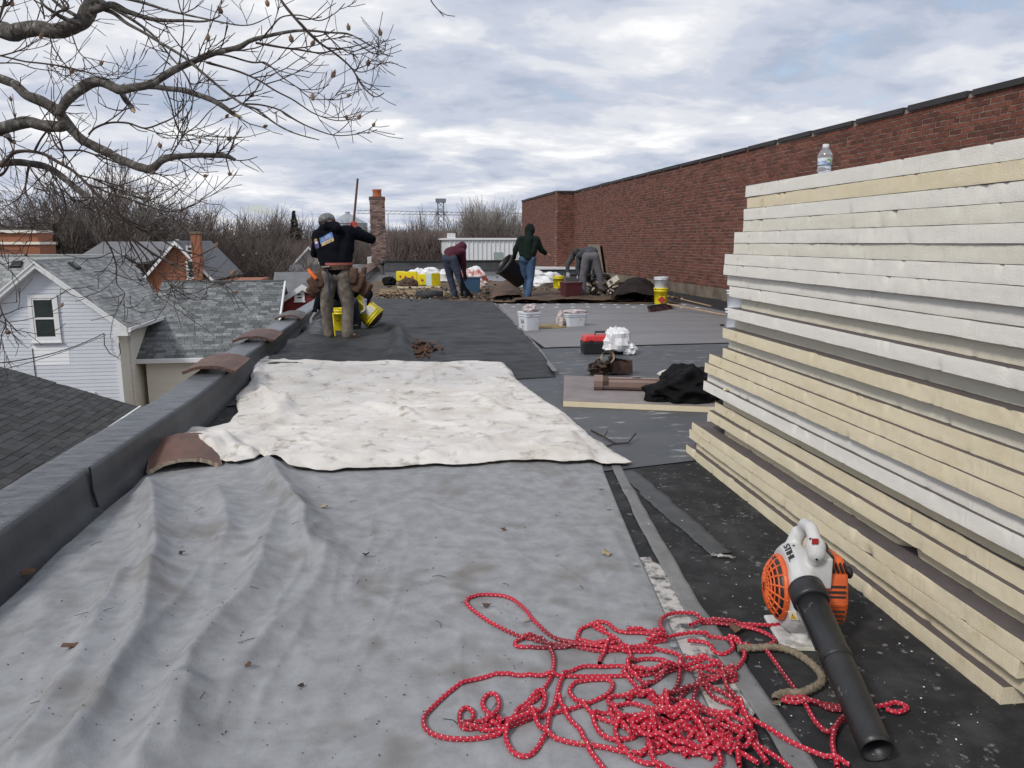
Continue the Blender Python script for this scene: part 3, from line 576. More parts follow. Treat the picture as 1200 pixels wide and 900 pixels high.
# body: fan volute disc (axis local y), outlet, handle loop, fused
b = MB(); yc = ls*.012; ZC = .165
b.lathe([(.05, -.045), (.128, -.042), (.146, -.02), (.146, .02), (.128, .042), (.05, .045)], 36, (0, yc, ZC), Matrix.Rotation(pi/2, 3, 'X'))
b.cap((-.01, yc, ZC+.085), .048, (.13, yc, .235-.02), .046)
b.cap((.05, yc, .20), .05, (.13, yc, .205), .045)
b.cap((-.05, yc, ZC+.10), .03, (-.055, yc-ls*.02, .335), .024)
for a_, c_ in (((-.055, -.02, .335), (-.03, -.02, .375)), ((-.03, -.02, .375), (.03, -.02, .385)), ((.03, -.02, .385), (.085, -.02, .355)), ((.085, -.02, .355), (.088, -.02, .30)), ((.088, -.02, .30), (.04, -.02, .265)), ((.04, -.02, .27), (-.05, -.02, .26))):
    b.cap((a_[0], ls*a_[1], a_[2]), .021, (c_[0], ls*c_[1], c_[2]), .021)
b.cap((.085, -ls*.02, .345), .032, (.095, -ls*.02, .325), .030)
b.box((.05, -ls*.045, .255), (.09, .06, .10))
lbody = fuse(b, 'body', m_wpl, lb, .005, 4)
b = MB()
b.prism([V((-.10, -.075, 0)), V((.09, -.075, 0)), V((.12, -.05, 0)), V((.12, .05, 0)), V((.09, .075, 0)), V((-.09, .075, 0)), V((-.11, .05, 0))], (0, 0, .014)); b.cap((-.06, .0, .02), .03, (-.03, yc, .08), .035); b.cap((.07, 0, .02), .025, (.03, yc, .08), .035)
fuse(b, 'foot', m_wpl, lb, .005, 3)
# fan cover: orange dome with slots: ring + spokes + concentric grille over dark inside
RX = Matrix.Rotation(-ls*pi/2, 3, 'X'); oc = V((0, yc+ls*.043, ZC))
MB().lathe([(.10, 0), (.098, .022), (.06, .038), (.0, .042)], 32, oc, RX).build('fan_inside', m_dark, lb, True)
fcv = MB(); fcv.lathe([(.106, -.004), (.108, .006), (.106, .016), (.1, .018), (.1, -.004)], 40, oc, RX)
def dome(r): return .050*(1-(r/.112)**3)
for r in (.022, .038, .054, .070, .086):
    pts = [oc+RX @ V((r*cos(a), r*sin(a), dome(r))) for a in np.linspace(0, 2*pi, 37)]; fcv.tube(pts, .0035, 6, False)
for k in range(16):
    a = 2*pi*k/16; pts = [oc+RX @ V((r*cos(a+(.105-r)*3), r*sin(a+(.105-r)*3), dome(r)+.001)) for r in (.015, .04, .065, .088, .104)]+[oc+RX @ V((.107*cos(a), .107*sin(a), .006))]; fcv.tube(pts, .004, 6, False)
fcv.lathe([(.001, .052), (.018, .051), (.02, .046)], 20, oc, RX); fcv.build('fan_cover', m_org, lb, True)
# engine shroud on the other side with cooling slots
es = empty; ys = -ls
sh = MB(); pf = [(-.10, .07), (-.11, .20), (-.08, .27), (.02, .285), (.075, .24), (.095, .15), (.08, .075), (0, .055)]
sh.prism([V((x, yc+ys*.045, z)) for x, z in pf], (0, ys*.105, 0)); esh = sh.build('engine_shroud', m_org, lb); bevel(esh, .014, 3)
for k in range(9):
    z = .092+k*.0165; o = MB().box((.087 if z < .2 else .087-(z-.2)*.7, yc+ys*.10, z), (.012, .075, .006), Matrix.Rotation(-.25, 3, 'Y')).build('cooling_slot', m_dark, lb)
for k in range(7):
    o = MB().box((.06-.0*k, yc+ys*(.06+k*.0135), .262), (.035, .005, .012), Matrix.Rotation(.5, 3, 'Y')).build('cooling_slot', m_dark, lb)
MB().lathe([(.022, 0), (.024, .02), (.018, .03)], 18, (-.03, yc+ys*.09, .28)).build('choke_knob', m_dark, lb, True)
MB().lathe([(.020, 0), (.021, .018), (.014, .024)], 18, (.03, yc+ys*.15, .235), Matrix.Rotation(-ys*pi/2, 3, 'X')).build('fuel_cap', m_dark, lb, True)
o = MB().box((.02, yc+ys*.085, .283), (.06, .05, .03)).build('engine_cap', m_dark, lb); bevel(o, .008)
o = MB().box((.112, yc+ys*.02, .372), (.004, .02, .018)).build('stop_switch', M('red_button', (.45, .03, .03), .5), lb)
MB().box((.065, -ls*.02, .318), (.008, .014, .03)).build('trigger', m_dark, lb)
# tube in two sections with collar, rings and open nozzle
A = V((.125, yc, .212)); Bv = V((flen+.13, 0, .043)); dT = (Bv-A).normalized(); RT = dT.to_track_quat('Z', 'Y').to_matrix(); TL = (Bv-A).length
MB().lathe([(.050, -.012), (.056, -.008), (.057, .05), (.053, .056), (.047, .058)], 36, A, RT).build('collar', m_dark, lb, True)
MB().lathe([(.046, .03), (.0435, TL*.45), (.0455, TL*.45+.004), (.0455, TL*.45+.03), (.0435, TL*.45+.032)], 36, A, RT).build('tube_section', m_tube, lb, True)
o = MB().lathe([(.042, TL*.44), (.043, TL*.6), (.0415, TL*.8), (.0415, TL-.02), (.042, TL), (.0385, TL), (.038, TL-.06), (.037, TL*.6)], 36, A, RT, cap0=False, cap1=False).build('nozzle_section', m_tube, lb, True)
o = MB().tube([A+dT*.06+V((0, ls*.048, -.004)), A+dT*(TL*.42)+V((0, ls*.046, -.004))], .0035, 6).build('tube_seam', m_dark, lb)
o = MB().lathe([(.0382, 0), (.0382, .001)], 24, A+dT*(TL*.90), RT).build('tube_shade_disc', M('tube_shadow', (.003, .003, .003), 1., spec=0.), lb)  # black disc added inside the nozzle, standing in for the shade there
from mathutils.bvhtree import BVHTree as _BT
bpy.context.view_layer.update(); _mw = Matrix.Translation(lb.location) @ Matrix.Rotation(rz, 4, 'Z'); _mi = _mw.inverted(); _bt = _BT.FromPolygons([v.co.copy() for v in lbody.data.vertices], [tuple(q.vertices) for q in lbody.data.polygons])
def on_body(px, py): o_ = _mi @ CAM; d_ = (_mi.to_3x3() @ ray(px, py)).normalized(); return _bt.ray_cast(o_, d_)
def decal(px, py, qx, qy, mk):     # lay a decal on the shell at pixel p, its x axis toward pixel q
    a_, b_ = on_body(px, py), on_body(qx, qy)
    if a_[0] is None or b_[0] is None: return None
    n_ = a_[1]; x_ = (b_[0]-a_[0]); x_ = (x_-n_*x_.dot(n_)).normalized(); m_ = Matrix((x_, n_.cross(x_), n_)).transposed(); return mk(a_[0]+n_*.0022, m_)
decal(925, 648, 929, 657, lambda c_, m_: text('STIHL', .032, m_dark, 'lettering', lb, c_+m_ @ V((0, 0, .001)), m_, .0015))
def _warn(c_, m_):
    q = MB().box((0, 0, 0), (.030, .030, .003)).build('warning_label', M('label_white', (.72, .70, .6), .6), lb); q.matrix_local = Matrix.Translation(c_) @ m_.to_4x4()
    t_ = MB().prism([V((-.012, -.010, .0018)), V((.012, -.010, .0018)), V((0, .011, .0018))], (0, 0, .001)).build('warning_triangle', M('label_yellow', (.75, .45, .03), .5), lb); t_.matrix_local = Matrix.Translation(c_) @ m_.to_4x4()
    text('!', .016, m_dark, 'warning_mark', lb, c_+m_ @ V((0, 0, .0034)), m_, .0003)
decal(930, 721, 935, 721.5, _warn)
for (px_, py_) in ((930, 640), (950, 632), (957, 655), (917, 738)): decal(px_, py_, px_+5, py_, lambda c_, m_: setattr(MB().lathe([(.004, 0), (.004, .0015), (.002, .0016)], 10).build('screw', m_dark, lb), 'matrix_local', Matrix.Translation(c_) @ m_.to_4x4()))
o = MB().box((.1215, .0, .008), (.002, .06, .010)).build('foot_label', M('label_white', (.72, .70, .6), .6), lb)
text('!', .010, MATS['red_button'], 'foot_mark', lb, (.1228, .035, .008), frame(V((1, 0, 0))), .0003)

# ================================================================== ROPE
def ropemat(name, c1, c2, c3):
    m = bpy.data.materials.new(name); m.use_nodes = True; n = m.node_tree.nodes; l = m.node_tree.links; b = n['Principled BSDF']; b.inputs['Roughness'].default_value = .6
    uv = n.new('ShaderNodeUVMap'); uv.uv_map = 'UVMap'; s = n.new('ShaderNodeSeparateXYZ'); l.new(uv.outputs[0], s.inputs[0])
    def mt(op, a, b_=None):
        q = n.new('ShaderNodeMath'); q.operation = op
        for i, z in enumerate((a, b_)):
            if z is None: continue
            if isinstance(z, (int, float)): q.inputs[i].default_value = z
            else: l.new(z, q.inputs[i])
        return q.outputs[0]
    u, v = s.outputs[0], s.outputs[1]
    d1 = mt('FRACT', mt('ADD', mt('MULTIPLY', u, 58.), mt('MULTIPLY', v, 2.))); d2 = mt('FRACT', mt('SUBTRACT', mt('MULTIPLY', u, 58.), mt('MULTIPLY', v, 2.)))
    wh = mt('MULTIPLY', mt('LESS_THAN', d1, .36), mt('LESS_THAN', d2, .13)); bk = mt('MULTIPLY', mt('GREATER_THAN', d1, .60), mt('LESS_THAN', d2, .17))
    def mix(f, A, B):
        q = n.new('ShaderNodeMix'); q.data_type = 'RGBA'; l.new(f, q.inputs[0])
        for z, i in ((A, 6), (B, 7)):
            if isinstance(z, tuple): q.inputs[i].default_value = (*z, 1)
            else: l.new(z, q.inputs[i])
        return q.outputs[2]
    tx = n.new('ShaderNodeTexNoise'); tx.inputs['Scale'].default_value = 3.2; tcn = n.new('ShaderNodeTexCoord'); l.new(tcn.outputs['Object'], tx.inputs[0])
    r = n.new('ShaderNodeMapRange'); l.new(tx.outputs[0], r.inputs[0]); r.inputs[1].default_value = .52; r.inputs[2].default_value = .68
    base = mix(r.outputs[0], c1, tuple(x*.38 for x in c1)); c = mix(bk, base, c3); c = mix(wh, c, c2); l.new(c, b.inputs['Base Color']); return m
CR1 = lambda pl: [(480+x/4., 690+y/4.) for x, y in pl]
CR2 = lambda pl: [(740+x/3.529, 690+y/3.529) for x, y in pl]
ST = [CR1([(1200,260),(1080,250),(980,235),(930,200),(880,190),(860,210),(900,235),(960,265),(985,295),(900,300),(800,290),(700,270),(640,235),(580,180),(530,120),(480,80),(420,65),(340,65),(280,85),(268,110),(310,145),(380,190),(470,235),(560,270),(640,285),(740,300),(850,320),(950,325),(1050,310),(1150,290),(1200,280)])+CR2([(60,262),(120,250),(200,222),(300,215),(400,225),(440,240),(500,255),(560,250),(592,228),(540,195),(470,175),(360,160),(300,160),(240,185)]),
 CR1([(1140,330),(1000,330),(900,318),(780,310),(650,310),(560,312),(505,305),(495,285),(530,270),(600,268),(640,300),(670,340),(675,400),(655,470),(620,530),(590,570),(540,610),(500,650),(430,665),(350,690),(260,700),(236,665),(240,625),(270,605),(298,625),(290,660),(250,690),(300,705),(400,710),(480,690),(560,660),(620,610),(632,550),(600,545),(540,590),(505,615),(495,660),(420,690),(340,665),(300,680)]),
 CR2([(300,330),(100,390)])+CR1([(1200,430),(1080,440),(950,445),(800,450),(680,450),(560,448),(440,440),(350,455),(260,480),(180,530),(110,590),(70,640),(75,690),(120,725),(200,745),(300,748),(400,735),(470,700),(560,670),(650,640),(760,610),(850,580),(920,545),(950,500),(935,465),(860,465),(780,480),(750,520),(770,560),(830,610),(870,650),(950,680),(1050,710),(1150,730),(1200,740)])+CR2([(100,640),(220,690),(330,741)]),
 CR1([(440,700),(410,660),(370,630),(345,600),(345,570),(370,542),(405,548),(420,580),(412,625),(395,665),(350,690)]),
 CR1([(1100,440),(1000,400),(900,400),(820,400),(760,425),(715,460),(695,520),(680,590),(655,650),(640,720),(600,790),(550,830),(490,815),(455,760),(460,715),(520,685),(600,660)]),
 CR1([(560,650),(600,690),(650,730),(740,760),(830,775),(920,790),(1020,815),(1120,822),(1200,800)])+CR2([(60,640),(160,600),(250,640),(330,700)]),
 CR1([(700,560),(720,610),(750,660),(800,710),(830,780),(880,850),(920,900)]),
 CR1([(960,320),(800,290),(790,250),(810,220),(860,212),(920,230)]),
 CR1([(890,400),(895,360),(930,320),(1000,310),(1035,350),(1030,400),(1000,430),(1040,470),(1100,530),(1160,580),(1200,620)])+CR2([(60,560),(140,640),(230,741)]),
 CR1([(1200,370),(1120,365),(1060,375),(1020,410),(1060,450),(1120,490)]),
 CR1([(1200,700),(1150,740),(1060,690),(960,640),(900,635),(860,650),(870,690),(900,730),(960,755),(1050,745),(1000,700),(940,640),(960,600),(1040,580),(1120,600),(1200,610)]),
 CR2([(-20,215),(60,215),(130,220),(118,185),(128,152),(170,133),(250,130),(320,150),(400,160),(500,165),(600,165),(700,138),(780,120)]),
 CR2([(0,290),(100,285),(180,300),(210,330),(190,360),(100,410),(40,450),(-20,500)]),
 CR2([(400,225),(440,240),(467,290),(440,340),(400,370),(430,395),(350,402),(290,395),(290,365),(340,352),(420,345)]),
 CR2([(410,235),(418,265),(370,288),(300,258),(230,250)]),
 CR2([(220,320),(300,330),(380,360),(432,382),(360,410),(280,425),(220,460),(190,510),(140,580),(60,640),(0,660)]),
 CR2([(550,262),(600,330),(650,400),(690,455),(720,500),(760,570),(810,612),(850,582),(905,535),(860,508),(750,490),(650,468),(612,466),(640,485),(760,500),(840,520),(900,520)]),
 CR2([(905,535),(845,600),(830,660),(850,760)]), CR2([(960,515),(1050,500),(1090,490),(1138,510),(1100,530),(1050,518)]),
 CR2([(285,400),(300,440),(345,490),(430,520),(500,560),(570,600),(650,650),(760,700),(900,750)]),
 CR2([(0,470),(60,478),(120,530),(170,590),(240,640),(330,670),(420,700),(520,760)]), CR2([(0,560),(80,560),(180,540),(280,570),(380,600),(500,660),(600,720),(660,770)]),
 CR2([(200,350),(190,430),(130,520),(130,600)]), CR2([(370,400),(430,470),(440,520),(370,580),(260,650),(150,680),(30,741)]),
 CR2([(290,420),(260,470),(270,530),(350,560),(420,600),(500,680),(560,760)]),
 CR2([(0,380),(80,390),(170,380),(280,370),(420,390)])]
for k in range(6):   # the dense heap at the lower edge
    r_ = random.Random(40+k); cx_, cy_ = r_.uniform(780, 850), r_.uniform(845, 905); a0 = r_.uniform(0, 6.3); ax, ay = r_.uniform(40, 95), r_.uniform(14, 34); tl_ = r_.uniform(.1, .45)
    pts = []
    for j in range(9):
        a = a0+j*.75; x = ax*cos(a)*(1+.15*r_.uniform(-1, 1)); y = ay*sin(a)*(1+.2*r_.uniform(-1, 1)); pts.append((cx_+x*cos(tl_)-y*sin(tl_), cy_+x*sin(tl_)*.8+y))
    ST.append(pts)
def catmull(pl, step):
    p = [V((q[0], q[1])) for q in pl]; p = [p[0]*2-p[1]]+p+[p[-1]*2-p[-2]]; o = []
    for i in range(1, len(p)-2):
        a, b_, c, d = p[i-1:i+3]
        for k in range(8):
            t = k/8.; o.append(.5*((2*b_)+(c-a)*t+(2*a-5*b_+4*c-d)*t*t+(3*b_-a-3*c+d)*t**3))
    o.append(p[-2]); L_ = np.array([list(q) for q in o]); d = np.r_[0, np.cumsum(np.linalg.norm(np.diff(L_, axis=0), axis=1))]; n_ = max(4, int(d[-1]/step))
    return resample([tuple(q) for q in o], n_)
def tarp_base(X, Y):
    xe = np.interp(Y, [1.0, 1.86, 2.3, 2.9, 3.6, 4.2], [.85, .93, 1.03, 1.08, 1.13, 1.19]); return np.where(X < xe, tarp_h(X, Y)+.002, .009)
RR = .0068
def rope_mesh(name, strands, rad, mat, amp=.10, nseg=10, seedz=True, **k):
    grid = {}; mb = MB(); UV = []; cell = rad*2
    for pl in strands:
        P = catmull([tuple(at(*q))[:2] for q in pl], .0035); n_ = len(P); zb = tarp_base(P[:, 0], P[:, 1])+rad*.9; z = zb.copy(); keys = [(int(x//cell), int(y//cell)) for x, y in P]
        for i, (gx, gy) in enumerate(keys):
            m_ = 0
            for a in (-1, 0, 1):
                for b_ in (-1, 0, 1):
                    for (x, y, zz, ii) in grid.get((gx+a, gy+b_), ()):
                        if ii[0] == id(pl) and abs(ii[1]-i) < 14: continue
                        if (x-P[i, 0])**2+(y-P[i, 1])**2 < (1.7*rad)**2: m_ = max(m_, zz+1.75*rad)
            z[i] = min(max(z[i], m_), zb[i]+.07)
            grid.setdefault((gx, gy), []).append((P[i, 0], P[i, 1], z[i], (id(pl), i)))
        zs = z.copy()
        for _ in range(10): zz = np.r_[zs[0], zs, zs[-1]]; zs = np.maximum(.25*zz[:-2]+.5*zz[1:-1]+.25*zz[2:], zs*.0+z*.0+.25*zz[:-2]+.5*zz[1:-1]+.25*zz[2:])
        zs = np.maximum(zs, zb); pts = [V((P[i, 0], P[i, 1], zs[i])) for i in range(n_)]; up = None; base = len(mb.v); u = 0
        for i, p in enumerate(pts):
            d = (pts[min(i+1, n_-1)]-pts[max(i-1, 0)]).normalized(); s_ = d.cross(V((0, 0, 1))).normalized(); up = s_.cross(d)
            if i: u += (p-pts[i-1]).length
            for kk in range(nseg+1):
                a = 2*pi*kk/nseg; rr = rad*(1+amp*.5*(sin(a*4+u*2*pi*46*2/1.)*sin(a*4-u*2*pi*46)))
                mb.v.append(tuple(p+(up*cos(a)+s_*sin(a))*rr)); mb.t.append(0); UV.append((u, kk/nseg))
        m1 = nseg+1; mb.f += [(base+i*m1+kk, base+i*m1+kk+1, base+(i+1)*m1+kk+1, base+(i+1)*m1+kk) for i in range(n_-1) for kk in range(nseg)]
    mb.m = [0]*len(mb.f); o = mb.build(name, mat, smooth=True, **k); me = o.data; lay = me.uv_layers.new(name='UVMap'); idx = np.empty(len(me.loops), int); me.loops.foreach_get('vertex_index', idx)
    lay.data.foreach_set('uv', np.array(UV)[idx].reshape(-1)); return o
rope_mesh('climbing_rope', ST, RR, ropemat('red_rope', (.46, .008, .032), (.74, .66, .64), (.03, .01, .015)), label='tangled red rope with white flecks heaped on the near edge of the tarp', cat='rope')
rope_mesh('natural_rope', [CR2([(440,268),(500,268),(600,265),(680,290),(745,335),(783,380),(780,415),(740,440),(700,455),(640,455),(600,470),(595,490)])], .0115, M('hemp', (.30, .25, .18), .95, .35, 60., .9, 120., col2=(.18, .145, .10)), amp=.5, label='short thick beige rope loop on the black deck beside the blower', cat='rope')

# ================================================================== NEIGHBOURING HOUSES
def quad(mb, a, b_, c, d): mb.add([a, b_, c, d], [(0, 1, 2, 3)])
def slab(name, pts, th_, mat, parent):    # planar polygon with thickness
    n = (pts[1]-pts[0]).cross(pts[2]-pts[0]).normalized(); n = n if n.z > 0 else -n
    return MB().prism([p-n*th_ for p in pts], n*th_).build(name, mat, parent)
def shingles(parent, O, U, Vv, lu, lv, mat, inside=None, n_ind=0, tabw=.31, expo=.142, near=None):
    """rows of overlapping tabs: O eave corner, U along the eave, Vv up the slope"""
    N_ = U.cross(Vv).normalized(); N_ = N_ if N_.z > 0 else -N_; M3 = Matrix((U, Vv, N_)).transposed(); tabs = []
    for r in range(int(lv/expo)+1):
        off = random.uniform(0, tabw)
        for k in range(-1, int(lu/tabw)+2):
            a, c = max(0, k*tabw+off-tabw), min(lu, k*tabw+off-.012)
            if c-a < .04: continue
            vv = r*expo; 
            if vv > lv-.02: continue
            if inside and not inside((a+c)/2, vv+expo/2): continue
            P = O+U*((a+c)/2)+Vv*(vv+expo*.55)+N_*(.010+random.uniform(0, .004)); tabs.append((P, c-a))
    T = Matrix.Rotation(-.035, 3, 'X'); mb = MB(); rot = M3 @ T
    if n_ind: tabs.sort(key=lambda q: (q[0]+parent.location-CAM).length if near is None else near(q[0]))
    proto = None
    for i, (P, wd) in enumerate(tabs):
        if i < n_ind:
            if proto is None: o = MB().box((0, 0, 0), (1, expo*1.12, .008)).build('shingle', mat, parent); proto = o.data
            else: o = bpy.data.objects.new('shingle', proto); COL.objects.link(o); o.parent = parent
            o.matrix_local = Matrix.Translation(P) @ rot.to_4x4() @ Matrix.Diagonal((wd, 1, random.uniform(.7, 1.6), 1))
        else: mb.box(P, (wd, expo*1.12, random.uniform(.008, .016)), rot, random.random())
    if mb.v: mb.build('shingles', mat, parent, kind='stuff')
def siding(parent, p0, p1, nrm, z0, z1, mat, width=None, expo=.115, holes=()):
    """clapboards, one object each; width(z)->(s0,s1) clips a gable"""
    d = p1-p0; Ln = d.length; d = d.normalized(); nrm = V(nrm); up = V((0, 0, 1)); z = z0
    while z < z1-.01:
        s0, s1 = width(z+expo*.5) if width else (0, Ln); segs = [(s0, s1)]
        for h0, h1, hz0, hz1 in holes:
            if hz0 < z+expo*.6 < hz1: segs = [q for a, b_ in segs for q in ((a, min(b_, h0)), (max(a, h1), b_)) if q[1]-q[0] > .02]
        for a, b_ in segs:
            if b_-a < .03: continue
            A, B_ = p0+d*a, p0+d*b_; e = expo
            mb = MB(); mb.add([A+nrm*.015+up*z, B_+nrm*.015+up*z, B_+nrm*.004+up*(z+e), A+nrm*.004+up*(z+e), A+up*z, B_+up*z, B_+up*(z+e), A+up*(z+e)],
                [(0, 1, 2, 3), (4, 7, 6, 5), (0, 4, 5, 1), (3, 2, 6, 7), (0, 3, 7, 4), (1, 5, 6, 2)]); mb.build('siding_board', mat, parent)
        z += expo
def window(parent, C, wd, ht, nrm, mat_t=None, cols=1, trim=.11, blind=True):
    """sash window as a part; frame, panes and sill are its sub-parts. C = centre on the wall face"""
    nrm = V(nrm).normalized(); x = V((0, 0, 1)).cross(nrm); RM = Matrix((x, V((0, 0, 1)).cross(x)*-1 if False else nrm*-1, V((0, 0, 1)))).transposed()
    mt = mat_t or m_white; f = MB()
    for sx_ in (-1, 1): f.box(RM @ V((sx_*(wd/2+trim/2), -.02, 0))+C, (trim, .05, ht+2*trim), RM)
    for sz_ in (-1, 1): f.box(RM @ V((0, -.022, sz_*(ht/2+trim/2)))+C, (wd, .05, trim), RM)
    o = f.build('window', mt, parent)
    s_ = MB()
    for sx_ in (-1, 1): s_.box(RM @ V((sx_*(wd/2-.025), -.008, 0))+C, (.05, .04, ht), RM)
    for z in (-ht/2+.03, 0, ht/2-.03): s_.box(RM @ V((0, -.010, z))+C, (wd-.1, .04, .055), RM)
    s_.build('sash', mt, o)
    for z in (-ht/4, ht/4): MB().box(RM @ V((0, .0, z))+C, (wd-.08, .012, ht/2-.04), RM).build('pane', m_glass, o)
    MB().box(RM @ V((0, -.05, -ht/2-trim-.015))+C, (wd+2*trim+.06, .10, .03), RM).build('sill', mt, o)
    return o

# --- white clapboard house with the front gable
Y0 = 25.; pk = onY(39.7, 306.5, Y0-.3); ev = onY(149, 384, Y0-.3); hw = ev.x-pk.x; XE = ev.x; XW = XE-.38; rise = pk.z-ev.z; XL = pk.x-hw
YB = onX(199, 366, XE).y; hx = empty('clapboard_house', (pk.x, Y0+4, GZ), 0, 'pale clapboard house with a front gable, one window and grey roof', 'house')
L_ = lambda p: V(p)-hx.location
wl = MB(); wxl = XL+.38
slope = rise/hw; wz = ev.z+slope*.38-.10
wl.prism([L_((wxl, Y0+.02, GZ)), L_((XW, Y0+.02, GZ)), L_((XW, Y0+.02, wz)), L_((pk.x, Y0+.02, pk.z-.13)), L_((wxl, Y0+.02, wz))], (0, YB-Y0-.25, 0)); wl.build('wall', m_siding, hx)
def gw(z):
    zz = z+GZ; half = (XW-wxl)/2
    if zz > wz: half *= max(0, (pk.z-.13-zz)/(pk.z-.13-wz))
    return ((XW-wxl)/2-half, (XW-wxl)/2+half)
wc = onY(185/3.53, 230+505/3.53, Y0); wx_, wzc = wc.x-wxl, wc.z-GZ
siding(hx, L_((wxl, Y0+.02, GZ)), L_((XW, Y0+.02, GZ)), (0, -1, 0), 0, pk.z-.13-GZ, m_siding, gw, .115, [(wx_-.42, wx_+.42, wzc-.72, wzc+.72), (wx_-.47, wx_+.57, wzc-1.42, wzc-.76)])
siding(hx, L_((XW, Y0+.02, GZ)), L_((XW, Y0+9.5, GZ)), (1, 0, 0), 0, wz-GZ-.02, m_cream, None, .115)  # same clapboards as the front; cream paints in the warm light here
siding(hx, L_((wxl+wx_-.47, Y0+.015, GZ)), L_((wxl+wx_+.57, Y0+.015, GZ)), (0, -1, 0), wzc-1.42, wzc-.84, m_patch, None, .115)
window(hx, L_((wc.x, Y0, wc.z)), .62, 1.22, (0, -1, 0), trim=.10)
w2 = onY(97, 459, Y0); window(hx, L_((w2.x-.15, Y0, w2.z-.72)), .8, 1.2, (0, -1, 0))
for a, z in ((XW+.012, 0),): MB().box(L_((XW-.02, Y0-.02, (GZ+wz)/2)), (.11, .09, wz-GZ)).build('corner_board', m_white, hx)
# rakes with layered boards, fascia, return, gutter, downpipe
for s in (-1, 1):
    E_ = V((pk.x+s*hw, Y0-.3, ev.z)); T_ = V((pk.x, Y0-.3, pk.z)); d = T_-E_
    MB().prism([L_(E_+V((0, 0, -.02))), L_(T_+V((0, 0, -.02))), L_(T_+V((0, 0, -.19))), L_(E_+V((0, 0, -.19)))], (0, .05, 0)).build('rake_board', m_trim, hx)
    MB().prism([L_(E_+V((0, -.03, .012))), L_(T_+V((0, -.03, .012))), L_(T_+V((0, -.03, -.05))), L_(E_+V((0, -.03, -.05)))], (0, .03, 0)).build('rake_moulding', m_white, hx)
    MB().prism([L_(E_+V((-s*.1, .05, -.12))), L_(T_+V((0, .05, -.15))), L_(T_+V((0, .05, -.18))), L_(E_+V((-s*.1, .05, -.15)))], (0, .28, 0)).build('soffit', m_white, hx)
MB().box(L_((XE-.2, Y0-.16, ev.z-.14)), (.40, .26, .22)).build('cornice_return', m_white, hx)
gt = MB(); gp = [(-.0, 0), (.12, .01), (.12, -.10), (.07, -.13), (.0, -.13)]
gt.prism([L_((XE+a-.02, Y0-.3, ev.z-.01+b_)) for a, b_ in gp], (0, YB-Y0+.3, 0)); gt.build('gutter', m_white, hx)
MB().tube([L_((XE, YB-.3, ev.z-.1)), L_((XW+.08, YB-.35, ev.z-.5)), L_((XW+.07, YB-.35, GZ+.2))], .04, 8).build('downpipe', m_white, hx)
MB().tube([L_((XW+.05, Y0+.9, ev.z-.2)), L_((XW+.05, Y0+.9, GZ+1))], .022, 6).build('conduit', m_trim, hx)
MB().box(L_((XW+.06, Y0+.9, ev.z-.45)), (.10, .12, .2)).build('meter_head', m_trim, hx)
MB().tube([L_((wxl+wx_-.44, Y0-.01, wc.z-.9)), L_((wxl+wx_-.42, Y0-.01, GZ+1))], .012, 5).build('cable', m_dark, hx)
MB().box(L_((XE-.02+.16, YB-.1, ev.z-.6)), (.3, .12, .12)).build('junction_board', m_white, hx)
# roof faces
YR = Y0+8.2
slab('roof_deck_right', [L_((XE, Y0-.28, ev.z)), L_((XE, YB, ev.z)), L_((pk.x, YR, pk.z)), L_((pk.x, Y0-.28, pk.z))], .06, m_shl, hx)
Uu = V((0, 1, 0)); Vd = V((pk.x-XE, 0, pk.z-ev.z)); lv = Vd.length; Vd.normalize()
def in_r(u, v): return u < (YB-Y0+.3)+(YR-YB)*(v/lv)
shingles(hx, L_((XE+.02, Y0-.3, ev.z)), Uu, Vd, YR-Y0+.3, lv, m_shl, in_r)
slab('roof_deck_left', [L_((XL, Y0-.28, ev.z)), L_((XL, YR, ev.z)), L_((pk.x, YR, pk.z)), L_((pk.x, Y0-.28, pk.z))], .06, m_shl, hx)
Vl = V((pk.x-XL, 0, pk.z-ev.z)).normalized(); shingles(hx, L_((XL-.02, Y0-.3, ev.z)), Uu, Vl, 8, lv, m_shl)
# cross wing behind: ridge runs left-right
xw0, xw1 = pk.x-9, onX(160, 299.5, pk.x+3.0).x
zr = pk.z+.03; yr = YR-.3; ye = yr-3.4; ze = zr-3.4*slope
slab('roof_deck_wing', [L_((xw0, ye, ze)), L_((pk.x, ye, ze)), L_((pk.x+.1, yr, zr)), L_((xw0, yr, zr))], .06, m_shl, hx)
shingles(hx, L_((xw0, ye, ze)), V((1, 0, 0)), V((0, yr-ye, zr-ze)).normalized(), 9, 3.9, m_shl)
slab('roof_deck_back', [L_((xw0, yr+3.4, ze)), L_((pk.x-2.4, yr+3.4, ze)), L_((pk.x+.1, yr, zr)), L_((xw0, yr, zr))], .06, m_shl, hx)
MB().prism([L_((xw0+.3, ye+.3, GZ)), L_((xw0+.3, yr+3, GZ)), L_((xw0+.3, yr+3, ze-.1)), L_((xw0+.3, yr, zr-.15)), L_((xw0+.3, ye+.3, ze-.1))], (6.6, 0, 0)).build('wing_wall', m_siding, hx)
rc = MB(); rc.tube([L_((pk.x, Y0-.3, pk.z+.02)), L_((pk.x, YR, pk.z+.03))], .05, 6); rc.build('ridge_cap', m_shl, hx)
rc = MB(); rc.tube([L_((xw0, yr, zr+.02)), L_((pk.x+.1, yr, zr+.02))], .05, 6); rc.build('ridge_cap', m_shl, hx)
def roofvent(parent, P, rot):
    o = MB().box((0, 0, .05), (.42, .36, .09), None, 0, .82).build('roof_vent', m_dark, parent); o.matrix_local = Matrix.Translation(P) @ rot.to_4x4(); bevel(o, .02)
Nr = Uu.cross(Vd); Nr = Nr if Nr.z > 0 else -Nr
def onplane(x, y, P, n_): r = ray(x, y); return CAM+r*((P-CAM).dot(n_)/r.dot(n_))
